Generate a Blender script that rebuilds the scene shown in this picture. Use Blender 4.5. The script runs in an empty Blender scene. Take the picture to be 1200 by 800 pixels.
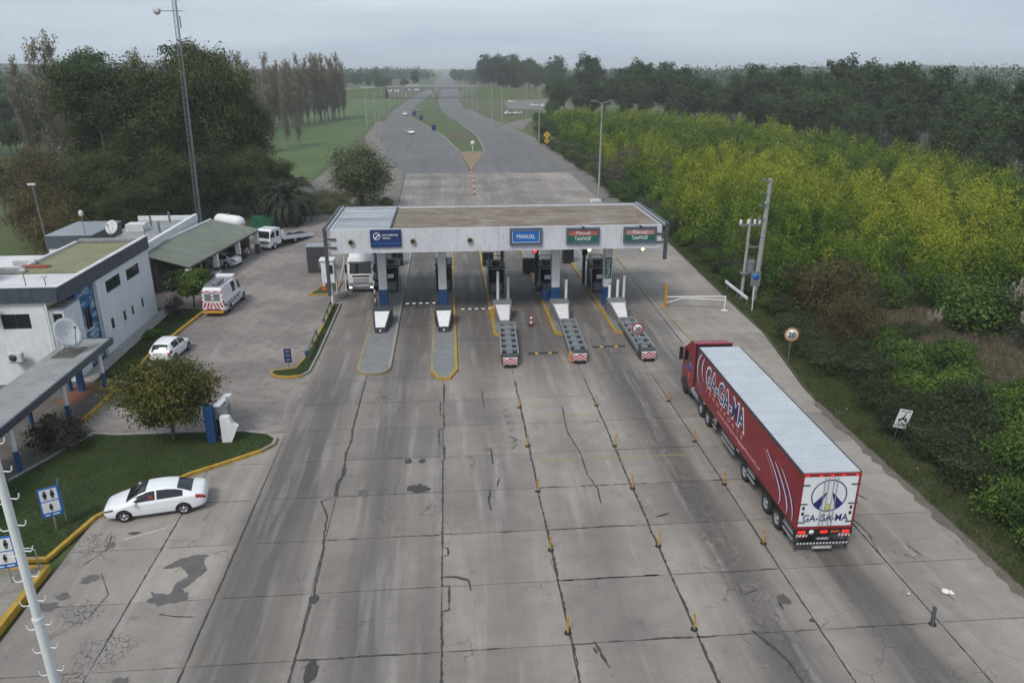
import bpy, bmesh, math, random
import numpy as np
from mathutils import Vector, Matrix
R = math.radians
HAZE = 0.00032
random.seed(7); rng = np.random.default_rng(11)
scene = bpy.context.scene
col = scene.collection

# ------------------------------------------------------------------ camera
CAM_H = 20.6
cam_d = bpy.data.cameras.new('camera'); cam = bpy.data.objects.new('camera', cam_d); col.objects.link(cam)
cam_d.sensor_width = 36.0; cam_d.lens = 880/1200*36; cam_d.clip_start = 0.3; cam_d.clip_end = 20000
cam.location = (0, 0, CAM_H); cam.rotation_euler = (R(90-20.21), 0, R(-4.694))
scene.camera = cam

# ------------------------------------------------------------------ sky, sun, exposure
SUN_EL, SUN_AZ = R(52), R(215)          # azimuth measured clockwise from +Y
w = bpy.data.worlds.new('World'); scene.world = w; w.use_nodes = True
nt = w.node_tree; nt.nodes.clear()
def wn(t, **k):
    n = nt.nodes.new(t)
    for a, b in k.items(): setattr(n, a, b)
    return n
out = wn('ShaderNodeOutputWorld'); bg = wn('ShaderNodeBackground'); bg.inputs['Strength'].default_value = 0.15
sky = wn('ShaderNodeTexSky', sky_type='NISHITA', sun_disc=False, sun_elevation=SUN_EL, sun_rotation=SUN_AZ,
         altitude=20, air_density=1.0, dust_density=3.0, ozone_density=1.0)
hsv = wn('ShaderNodeHueSaturation'); hsv.inputs['Saturation'].default_value = 0.6
tc = wn('ShaderNodeTexCoord'); mp = wn('ShaderNodeMapping'); mp.inputs['Scale'].default_value = (1.5, 1.5, 14)
cn = wn('ShaderNodeTexNoise'); cn.inputs['Scale'].default_value = 1.6; cn.inputs['Detail'].default_value = 5
cr = wn('ShaderNodeValToRGB')
cr.color_ramp.elements[0].position = .3; cr.color_ramp.elements[0].color = (2.05, 2.50, 3.02, 1)
cr.color_ramp.elements[1].position = .72; cr.color_ramp.elements[1].color = (3.05, 3.52, 4.05, 1)
mx = wn('ShaderNodeMix', data_type='RGBA'); mx.inputs[0].default_value = 0.82   # overcast layer over the clear sky
nt.links.new(tc.outputs['Generated'], mp.inputs[0]); nt.links.new(mp.outputs[0], cn.inputs['Vector'])
nt.links.new(cn.outputs['Fac'], cr.inputs[0]); nt.links.new(sky.outputs[0], hsv.inputs['Color'])
nt.links.new(hsv.outputs[0], mx.inputs[6]); nt.links.new(cr.outputs[0], mx.inputs[7])
nt.links.new(mx.outputs[2], bg.inputs['Color']); nt.links.new(bg.outputs[0], out.inputs['Surface'])
sd = bpy.data.lights.new('sun', 'SUN'); so = bpy.data.objects.new('sun', sd); col.objects.link(so)
sd.energy = 1.5; sd.angle = R(18); sd.color = (1.0, .93, .84)
sv = Vector((math.sin(SUN_AZ)*math.cos(SUN_EL), math.cos(SUN_AZ)*math.cos(SUN_EL), math.sin(SUN_EL)))
so.rotation_euler = sv.to_track_quat('Z', 'Y').to_euler(); so.location = sv*300
vs = scene.view_settings; vs.view_transform = 'Standard'; vs.look = 'None'; vs.exposure = 0.58; vs.gamma = 1.0; vs.use_curve_mapping = False
cy = scene.cycles
cy.use_denoising = True; cy.use_adaptive_sampling = True; cy.adaptive_threshold = .02; cy.max_bounces = 5; cy.diffuse_bounces = 2; cy.glossy_bounces = 2; cy.transmission_bounces = 3
cy.transparent_max_bounces = 6; cy.volume_bounces = 0; cy.caustics_reflective = False; cy.caustics_refractive = False

# ------------------------------------------------------------------ materials
MATS = {}
class NT:
    def __init__(s, name):
        s.m = bpy.data.materials.new(name); s.m.use_nodes = True; s.t = s.m.node_tree
        s.b = s.t.nodes['Principled BSDF']; s.o = s.t.nodes['Material Output']; MATS[name] = s.m
    def n(s, t, ins=None, **k):
        x = s.t.nodes.new(t)
        for a, b in k.items(): setattr(x, a, b)
        for a, b in (ins or {}).items():
            if hasattr(b, 'is_output'): s.t.links.new(b, x.inputs[a])
            else: x.inputs[a].default_value = b
        return x
    def link(s, a, b): s.t.links.new(a, b)
    def noise(s, vec, scale, detail=3, rough=.55):
        return s.n('ShaderNodeTexNoise', {'Vector': vec, 'Scale': scale, 'Detail': detail, 'Roughness': rough}).outputs['Fac']
    def ramp(s, fac, stops, interp='LINEAR'):
        r = s.n('ShaderNodeValToRGB', {'Fac': fac}); e = r.color_ramp.elements; r.color_ramp.interpolation = interp
        while len(e) < len(stops): e.new(.5)
        for q, (p, c) in zip(e, stops): q.position = p; q.color = c if len(c) == 4 else (*c, 1)
        return r.outputs[0]
    def math(s, op, a, b=0, c=0, clamp=False):
        x = s.n('ShaderNodeMath', {0: a, 1: b, 2: c}, operation=op); x.use_clamp = clamp; return x.outputs[0]
    def mix(s, fac, a, b, mode='MIX'):
        return s.n('ShaderNodeMix', {0: fac, 6: a, 7: b}, data_type='RGBA', blend_type=mode).outputs[2]
    def pos(s): return s.n('ShaderNodeNewGeometry').outputs['Position']
    def obj(s): return s.n('ShaderNodeTexCoord').outputs['Object']
    def map(s, vec, scale=(1, 1, 1), loc=(0, 0, 0), rot=(0, 0, 0)):
        return s.n('ShaderNodeMapping', {'Vector': vec, 'Scale': scale, 'Location': loc, 'Rotation': rot}).outputs[0]
    def bump(s, h, strength=.3, dist=.02):
        b = s.n('ShaderNodeBump', {'Height': h, 'Strength': strength, 'Distance': dist}); s.link(b.outputs[0], s.b.inputs['Normal'])
    def color(s, c): s.link(c, s.b.inputs['Base Color'])
    def set(s, **k):
        for a, b in k.items(): s.b.inputs[a.replace('_', ' ')].default_value = b
def c4(c): return (*c, 1) if len(c) == 3 else c
def simple(name, c, rough=.6, metal=0, var=.18, scale=1.5, bump=0, coat=0, dirt=None):
    """painted or plain surface: colour with soft blotches, streaky grime and slight relief"""
    s = NT(name); o = s.obj()
    n = s.noise(o, scale, 5, .65)
    a = tuple(x*(1-var) for x in c); b = tuple(min(1, x*(1+var*.6)) for x in c)
    cc = s.ramp(n, [(.3, a), (.7, b)])
    if dirt:
        n2 = s.noise(s.map(o, (2.2, 2.2, .35)), 1.7, 5, .7)
        cc = s.mix(s.ramp(n2, [(.5, (0, 0, 0)), (.8, (dirt,)*3)]), cc, c4(tuple(x*.42 for x in c)))
    s.color(cc); s.set(Roughness=rough, Metallic=metal)
    if coat: s.set(Coat_Weight=coat)
    if bump: s.bump(s.noise(o, scale*12, 3), bump, .01)
    return s.m
white = simple('white_paint', (.70, .71, .72), .45, var=.08, dirt=.35)
wall_white = simple('wall_white', (.66, .68, .70), .75, var=.08, scale=.6, dirt=.4, bump=.1)
car_white = simple('car_white', (.74, .75, .77), .25, var=.03, coat=.6)
fascia_m = simple('fascia_white', (.56, .57, .60), .55, var=.12, scale=.7, dirt=.6)
blue_paint = simple('blue_paint', (.018, .07, .19), .45, var=.15, dirt=.2)
sign_blue = simple('sign_blue', (.012, .12, .42), .4, var=.08)
navy = simple('navy', (.012, .03, .12), .4, var=.1)
slate = simple('slate_cladding', (.055, .068, .085), .5, var=.15, dirt=.3)
dark_grey = simple('dark_grey', (.045, .048, .055), .55, var=.2)
mid_grey = simple('mid_grey', (.16, .17, .18), .5, var=.2, dirt=.3)
steel = simple('galvanised', (.36, .38, .40), .42, metal=.55, var=.18, scale=4, dirt=.3)
alu = simple('aluminium', (.55, .57, .6), .35, metal=.7, var=.15)
black = simple('black_plastic', (.012, .012, .014), .5, var=.2)
rubber = simple('rubber', (.018, .018, .019), .85, var=.3, scale=6)
yellow = simple('yellow_paint', (.40, .25, .03), .65, var=.3, scale=2.5, dirt=.5, bump=.2)
yellow_dull = simple('yellow_worn', (.27, .225, .14), .75, var=.35, scale=2.5, dirt=.5, bump=.2)
orange = simple('orange_plastic', (.55, .10, .02), .5, var=.2, dirt=.3)
amber = simple('amber_post', (.50, .25, .02), .5, var=.2, scale=5, dirt=.4)
red_paint = simple('red_paint', (.23, .012, .02), .38, var=.16, scale=.8, coat=.2, dirt=.4)
red_refl = simple('red_marking', (.35, .015, .02), .45, var=.15)
pink = simple('faded_red', (.55, .30, .28), .5, var=.12)
green_sign = simple('green_sign', (.012, .11, .07), .45, var=.1)
conc_kerb = simple('kerb_concrete', (.27, .26, .24), .85, var=.25, scale=2, bump=.4, dirt=.4)
island_grey = simple('island_grey', (.185, .192, .195), .8, var=.2, scale=1.2, bump=.3, dirt=.4)
brown_box = simple('brown_metal', (.10, .085, .08), .55, var=.25, dirt=.3)
trunk_m = simple('bark', (.10, .085, .065), .9, var=.4, scale=3, bump=.6)
trunk_pale = simple('pale_bark', (.22, .20, .17), .9, var=.35, scale=2, bump=.5)
stone = simple('concrete_pole', (.30, .30, .29), .85, var=.2, scale=2, dirt=.3)
roof_green = simple('roof_green', (.155, .175, .14), .8, var=.22, scale=.5, dirt=.35, bump=.2)
roof_moss = simple('roof_moss', (.20, .20, .11), .85, var=.25, scale=.6, dirt=.4, bump=.2)
roof_white = simple('roof_white', (.55, .56, .57), .8, var=.18, scale=.5, dirt=.5, bump=.2)
roof_grey = simple('roof_grey', (.25, .26, .26), .85, var=.28, scale=.8, dirt=.5, bump=.3)
trailer_roof = simple('trailer_roof', (.45, .485, .52), .4, metal=.1, var=.1, scale=.6, dirt=.3)
skin = simple('skin', (.28, .16, .11), .6)
cloth_dark = simple('cloth_dark', (.03, .035, .05), .9, var=.3)
cloth_grey = simple('cloth_grey', (.22, .22, .22), .9, var=.3)
tarp_green = simple('green_bin', (.015, .12, .06), .5, var=.2)
brick_red = simple('terracotta', (.25, .07, .04), .8, var=.3, dirt=.4)
litter_m = simple('litter_white', (.7, .7, .68), .7)
def emit(name, c, st):
    s = NT(name); s.set(Base_Color=c4(c), Emission_Color=c4(c), Emission_Strength=st, Roughness=.3); return s.m
lamp_red = emit('lamp_red', (1, .06, .05), 1.1); lamp_green = emit('lamp_green', (.75, 1, .45), 1.6); lamp_head = emit('headlight_lit', (1, .97, .9), 2.2)
tail_red = simple('tail_red', (.35, .02, .02), .25, coat=.5)
tail_lit = emit('tail_lit', (.8, .03, .025), .4)
g = NT('glass_dark'); g.set(Base_Color=(.012, .014, .017, 1), Roughness=.06, Specular_IOR_Level=.6); glass = g.m
g = NT('headlamp_glass'); g.set(Base_Color=(.25, .26, .28, 1), Roughness=.1, Metallic=.4); lampglass = g.m
def mural():
    s = NT('mural_blue'); o = s.obj()
    v = s.n('ShaderNodeTexVoronoi', {'Vector': o, 'Scale': 1.6}).outputs['Color']
    n = s.noise(s.map(o, (1, 1, 1.6)), 1.4, 4)
    c = s.ramp(n, [(.38, (.015, .07, .2)), (.5, (.05, .16, .34)), (.6, (.5, .53, .55)), (.63, (.03, .1, .25))])
    s.color(c); s.set(Roughness=.7); return s.m
mural_m = mural()
def leafmat(name, dark, light, third=None, rough=.75):
    s = NT(name)
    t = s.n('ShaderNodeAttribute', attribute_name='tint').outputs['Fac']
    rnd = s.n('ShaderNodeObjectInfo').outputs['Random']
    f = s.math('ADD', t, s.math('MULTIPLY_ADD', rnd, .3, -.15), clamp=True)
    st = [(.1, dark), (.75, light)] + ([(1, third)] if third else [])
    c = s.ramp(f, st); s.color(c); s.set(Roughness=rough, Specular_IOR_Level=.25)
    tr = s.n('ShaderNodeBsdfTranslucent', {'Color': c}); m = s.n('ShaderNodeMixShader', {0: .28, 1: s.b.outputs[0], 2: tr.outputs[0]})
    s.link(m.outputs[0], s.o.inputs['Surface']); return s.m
lf_big = leafmat('leaf_olive', (.028, .044, .014), (.092, .112, .032), (.15, .14, .044))
lf_euc = leafmat('leaf_eucalypt', (.022, .042, .016), (.066, .098, .034))
lf_forest = leafmat('leaf_forest', (.022, .044, .016), (.072, .112, .038), (.10, .125, .042))
lf_thick = leafmat('leaf_thicket', (.026, .066, .009), (.132, .205, .015), (.29, .31, .023))
lf_shrub = leafmat('leaf_shrub', (.030, .065, .012), (.12, .19, .032))
lf_shrubdark = leafmat('leaf_shrub_dark', (.024, .040, .016), (.075, .095, .042))
lf_brown = leafmat('leaf_autumn', (.05, .045, .02), (.13, .105, .045), (.16, .13, .035))
lf_grey = leafmat('leaf_greytwig', (.07, .062, .05), (.15, .135, .10))
lf_road = leafmat('leaf_roadtree', (.055, .075, .03), (.16, .175, .085), (.26, .25, .18))
lf_lawn = leafmat('leaf_lawntree', (.036, .048, .011), (.115, .12, .026), (.17, .145, .034))
lf_poplar = leafmat('leaf_poplar', (.12, .11, .075), (.21, .19, .12), (.32, .23, .10))
lf_palm = leafmat('leaf_palm', (.026, .040, .024), (.085, .105, .062))
lf_purple = leafmat('leaf_purple', (.022, .016, .013), (.06, .05, .035))
lf_bright = leafmat('leaf_bright', (.03, .06, .01), (.12, .18, .03))
grass_m = leafmat('grass_blade', (.028, .052, .012), (.075, .115, .026), (.11, .11, .045))
verge_m = leafmat('verge_blade', (.038, .062, .018), (.095, .13, .036), (.17, .15, .075))
pampas_m = leafmat('pampas_plume', (.30, .27, .22), (.50, .46, .40)); dry_m = leafmat('dry_stalk', (.10, .085, .05), (.22, .19, .13))
pampas_leaf = leafmat('pampas_blade', (.035, .05, .03), (.10, .11, .07))

def ground_mat():
    s = NT('ground_grass'); p = s.pos()
    n1 = s.noise(p, .02, 6, .6); n2 = s.noise(p, .35, 5, .65); n3 = s.noise(p, 4, 3)
    a = s.ramp(n1, [(.35, (.050, .085, .020)), (.5, (.070, .112, .026)), (.62, (.095, .10, .040))])
    b = s.mix(s.ramp(n2, [(.35, (0, 0, 0)), (.75, (.7,)*3)]), a, (.085, .075, .04, 1))
    s.color(s.mix(.5, b, s.ramp(n3, [(.2, (.3,)*3), (.8, (1.15,)*3)]), 'MULTIPLY')); s.set(Roughness=.95); s.bump(n3, .5, .1); return s.m
ground_m = ground_mat()
def soil(name, a, b, sc=.6):
    s = NT(name); p = s.pos(); n = s.noise(p, sc, 6, .65); n2 = s.noise(p, 9, 4)
    s.color(s.mix(.6, s.ramp(n, [(.3, a), (.7, b)]), s.ramp(n2, [(.25, (.45,)*3), (.75, (1.2,)*3)]), 'MULTIPLY')); s.set(Roughness=.95); s.bump(n2, .6, .03); return s.m
lawn_m = soil('lawn', (.026, .044, .012), (.055, .085, .022))
verge_soil = soil('verge_soil', (.04, .052, .02), (.10, .095, .055), 1.2)
gravel_m = soil('gravel', (.13, .12, .105), (.21, .195, .175), .25)
scrub_soil = soil('scrub_soil', (.018, .022, .010), (.05, .046, .025), .4)
dry_field = soil('dry_field', (.075, .07, .04), (.11, .095, .055), .05)

def concrete_slab():
    s = NT('concrete_slab'); p = s.pos(); sep = s.n('ShaderNodeSeparateXYZ', {0: p}); X, Y = sep.outputs[0], sep.outputs[1]
    rnd = s.n('ShaderNodeObjectInfo').outputs['Random']
    big = s.noise(p, .13, 5, .6); mid = s.noise(p, 1.1, 5, .65); fine = s.noise(p, 14, 4, .7)
    base = s.ramp(big, [(.3, (.205, .187, .170)), (.5, (.262, .240, .218)), (.68, (.325, .298, .270))])
    base = s.mix(.8, base, s.ramp(rnd, [(0, (.80, .80, .81)), (.5, (1, .98, .97)), (1, (1.14, 1.12, 1.08))]), 'MULTIPLY')
    wob = s.math('MULTIPLY_ADD', s.noise(s.map(p, (.25, .06, 1)), 1, 3), 1.6, -.8)
    xs = s.math('ADD', X, wob)
    u = s.math('DIVIDE', s.math('ADD', xs, 20), 46, clamp=True)
    def st(l): return [((x+20)/46, (v,)*3) for x, v in l]
    # rubber left by tyres: one profile for the approach, one for the lanes between the islands
    r1 = s.ramp(u, st([(-18, .16), (-13, .10), (-10.6, .06), (-9.6, .86), (-8.0, .92), (-6.6, .48), (-5.5, .36), (-4.3, .80), (-3.4, .72), (-2.4, .36), (-1.4, .55), (-.4, .22),
                       (.9, .34), (2.0, .52), (3.0, .22), (4.4, .05), (5.6, .22), (6.6, .38), (7.8, .10), (9.6, .12), (10.6, .50), (11.4, .92), (12.6, .90), (13.4, .38), (14.4, .12), (15.3, .55), (16.2, .95), (17.2, .88), (18.0, .20), (22, .0)]))
    r2 = s.ramp(u, st([(-10.0, .25), (-9.3, .55), (-8.4, .5), (-7.4, .6), (-6.4, .2), (-4.6, .6), (-3.6, 1), (-2.2, .9), (-1.4, .3), (.4, .6), (1.7, 1), (3.0, .9), (4.4, .4), (5.8, .85), (6.7, 1), (7.8, .85), (9.2, .4),
                       (10.6, .7), (11.6, .95), (12.8, .65), (14, .3), (15.3, .65), (16.4, .8), (17.6, .5), (18.4, .12), (24, .0)]))
    fy = s.n('ShaderNodeMapRange', {'Value': Y, 'From Min': 44, 'From Max': 56}, interpolation_type='SMOOTHSTEP').outputs[0]
    under = s.n('ShaderNodeMapRange', {'Value': Y, 'From Min': 84, 'From Max': 105, 'To Min': 1, 'To Max': .55}).outputs[0]
    band = s.mix(fy, r1, r2)
    streak = s.noise(s.map(p, (2.6, .045, 1)), 1, 5, .7); streak2 = s.noise(s.map(p, (9, .12, 1)), 1, 4, .6)
    k = s.math('MULTIPLY', s.math('MULTIPLY', band, under), s.math('MULTIPLY_ADD', streak, .9, .60), clamp=True)
    k = s.math('MULTIPLY', k, s.math('MULTIPLY_ADD', mid, .5, .72), clamp=True)
    c = s.mix(s.math('MULTIPLY', k, .80), base, (.056, .052, .050, 1))
    c = s.mix(s.ramp(streak2, [(.5, (0, 0, 0)), (.85, (.25,)*3)]), c, (.12, .112, .105, 1))
    c = s.mix(s.ramp(s.noise(s.map(p, (1.3, .1, 1), (9, 3, 0)), 1, 4), [(.52, (0, 0, 0)), (.78, (.55,)*3)]), c, (.37, .35, .325, 1))
    # oil drips and pitted patches
    spot = s.noise(p, .8, 6, .75)
    c = s.mix(s.ramp(spot, [(.60, (0, 0, 0)), (.70, (.55,)*3)]), c, (.085, .08, .075, 1))
    c = s.mix(.55, c, s.ramp(fine, [(.25, (.55,)*3), (.5, (1,)*3), (.8, (1.28,)*3)]), 'MULTIPLY')
    c = s.mix(.7, c, s.ramp(mid, [(.3, (.80,)*3), (.7, (1.14, 1.12, 1.1))]), 'MULTIPLY')
    # exposed aggregate in the worn truck lanes
    agg = s.n('ShaderNodeTexVoronoi', {'Vector': p, 'Scale': 7.0}).outputs['Color']
    am = s.math('MULTIPLY', s.ramp(u, st([(10.6, 0), (11.2, 1), (12.3, 1), (13, 0), (15.6, 0), (16.4, .6), (17, 0)])), s.ramp(mid, [(.42, (0, 0, 0)), (.6, (1, 1, 1))]))
    c = s.mix(s.math('MULTIPLY', am, .5), c, s.mix(1.0, c, s.ramp(agg, [(.2, (.45,)*3), (.8, (1.7,)*3)]), 'MULTIPLY'))
    # hairline cracks
    wv = s.n('ShaderNodeVectorMath', {0: p, 1: s.n('ShaderNodeTexNoise', {'Vector': p, 'Scale': 1.2}).outputs['Color']}, operation='ADD').outputs[0]
    vd = s.n('ShaderNodeTexVoronoi', {'Vector': wv, 'Scale': .33}, feature='DISTANCE_TO_EDGE').outputs['Distance']
    ck = s.math('MULTIPLY', s.ramp(vd, [(.004, (1,)*3), (.010, (0,)*3)]), s.ramp(s.noise(p, .21, 3), [(.54, (0,)*3), (.6, (.55,)*3)]))
    c = s.mix(ck, c, (.05, .048, .045, 1))
    # two areas of alligator cracking
    v2 = s.n('ShaderNodeTexVoronoi', {'Vector': wv, 'Scale': 4.0}, feature='DISTANCE_TO_EDGE').outputs['Distance']
    for cx, cyy, rad in ((-13.4, 23.5, 1.1), (-16.6, 30.6, 1.0), (-15.2, 25.8, .9), (-14.0, 22.0, .8)):
        d = s.n('ShaderNodeVectorMath', {0: p, 1: (cx, cyy, 0)}, operation='DISTANCE').outputs['Value']
        dm = s.ramp(s.math('ADD', s.math('DIVIDE', d, rad*2), s.math('MULTIPLY_ADD', mid, .5, -.25)), [(.35, (.85,)*3), (.55, (0,)*3)])
        c = s.mix(s.math('MULTIPLY', dm, s.ramp(v2, [(.03, (1,)*3), (.075, (0,)*3)])), c, (.055, .05, .048, 1))
    s.color(c); s.set(Roughness=.82); s.bump(fine, .25, .01); return s.m
slab_m = concrete_slab()
def tar():
    s = NT('tar_seal'); p = s.pos(); n = s.noise(p, 6, 4, .7); s.color(s.ramp(n, [(.3, (.028, .026, .025)), (.75, (.075, .07, .066))])); s.set(Roughness=.8); return s.m
tar_m = tar()
def wet():
    s = NT('oil_stain'); p = s.pos(); n = s.noise(p, 2, 5, .7); s.color(s.ramp(n, [(.3, (.072, .067, .062)), (.75, (.125, .117, .108))])); s.set(Roughness=.45); return s.m
wet_m = wet()
def asphalt():
    s = NT('asphalt'); p = s.pos(); n1 = s.noise(p, .05, 5); st = s.noise(s.map(p, (.8, .02, 1)), 1, 4); f = s.noise(p, 10, 3)
    c = s.ramp(n1, [(.3, (.112, .112, .113)), (.7, (.150, .149, .149))])
    c = s.mix(s.ramp(st, [(.4, (0, 0, 0)), (.75, (.6,)*3)]), c, (.085, .085, .088, 1))
    s.color(s.mix(.4, c, s.ramp(f, [(.2, (.7,)*3), (.8, (1.2,)*3)]), 'MULTIPLY')); s.set(Roughness=.85); return s.m
asphalt_m = asphalt()
def pavers():
    s = NT('paver_yard'); p = s.pos()
    br = s.n('ShaderNodeTexBrick', {'Vector': s.map(p, (1, 1, 1), rot=(0, 0, R(45))), 'Scale': 1.0, 'Mortar Size': .018, 'Brick Width': .26, 'Row Height': .13, 'Color1': (.225, .205, .190, 1), 'Color2': (.165, .152, .143, 1), 'Mortar': (.085, .08, .075, 1)}).outputs['Color']
    n1 = s.noise(p, .16, 6, .6); n2 = s.noise(p, 1.3, 5, .7); n3 = s.noise(p, 10, 3)
    worn = s.ramp(n1, [(.3, (.18, .155, .14)), (.5, (.245, .213, .194)), (.72, (.315, .28, .256))])
    c = s.mix(s.ramp(n1, [(.42, (.35,)*3), (.55, (.85,)*3)]), br, worn)
    c = s.mix(s.ramp(n2, [(.48, (0,)*3), (.72, (.75,)*3)]), c, (.105, .090, .083, 1))
    st = s.noise(s.map(p, (.9, .12, 1), (3, 7, 0)), 1, 4); c = s.mix(s.ramp(st, [(.58, (0,)*3), (.78, (.5,)*3)]), c, (.33, .31, .30, 1))
    s.color(s.mix(.5, c, s.ramp(n3, [(.2, (.7,)*3), (.8, (1.2,)*3)]), 'MULTIPLY')); s.set(Roughness=.85); s.bump(n3, .2, .01); return s.m
paver_m = pavers()
def roofconc():
    s = NT('canopy_roof_concrete'); p = s.pos(); n1 = s.noise(s.map(p, (.25, .6, 1)), 1, 6, .65); n2 = s.noise(s.map(p, (.5, 1.5, 1), (4, 2, 0)), 1, 5, .7); n3 = s.noise(p, 6, 4)
    c = s.ramp(n1, [(.32, (.120, .090, .070)), (.5, (.190, .148, .115)), (.68, (.225, .20, .17))])
    c = s.mix(s.ramp(n2, [(.54, (0,)*3), (.64, (.85,)*3)]), c, (.33, .31, .28, 1)); c = s.mix(s.ramp(n2, [(.34, (.8,)*3), (.45, (0,)*3)]), c, (.085, .07, .058, 1))
    sep = s.n('ShaderNodeSeparateXYZ', {0: p}).outputs[0]
    gm = s.math('MULTIPLY', s.n('ShaderNodeMapRange', {'Value': sep, 'From Min': -5, 'From Max': 3, 'To Min': .6, 'To Max': 0}).outputs[0], n1)
    c = s.mix(gm, c, (.15, .145, .07, 1))
    s.color(s.mix(.4, c, s.ramp(n3, [(.25, (.6,)*3), (.75, (1.2,)*3)]), 'MULTIPLY')); s.set(Roughness=.9); return s.m
canroof_m = roofconc()
def tiles():
    s = NT('path_tile'); p = s.pos(); n = s.noise(p, .9, 5); n2 = s.noise(p, 9, 3)
    c = s.ramp(n, [(.3, (.17, .155, .13)), (.7, (.27, .25, .215))]); s.color(s.mix(.5, c, s.ramp(n2, [(.2, (.6,)*3), (.8, (1.2,)*3)]), 'MULTIPLY')); s.set(Roughness=.85); return s.m
tile_m = tiles()
walk_m = soil('walkway_paving', (.075, .068, .06), (.14, .125, .11), .8)
redtile_m = soil('red_tile', (.15, .06, .035), (.22, .09, .05), 1.5)
dirt_m = soil('dirt_joint', (.045, .042, .038), (.11, .10, .09), 1)

def corr():
    s = NT('corrugated_sheet'); p = s.pos(); n = s.noise(s.map(p, (.05, 1.5, 1)), 1, 4, .7); n2 = s.noise(p, 1.5, 4)
    c = s.ramp(n, [(.3, (.20, .22, .25)), (.48, (.34, .365, .39)), (.6, (.46, .48, .50)), (.75, (.27, .29, .31))])
    s.color(s.mix(.4, c, s.ramp(n2, [(.3, (.6,)*3), (.7, (1.1,)*3)]), 'MULTIPLY')); s.set(Roughness=.5, Metallic=.3); return s.m
corr_m = corr()
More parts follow.
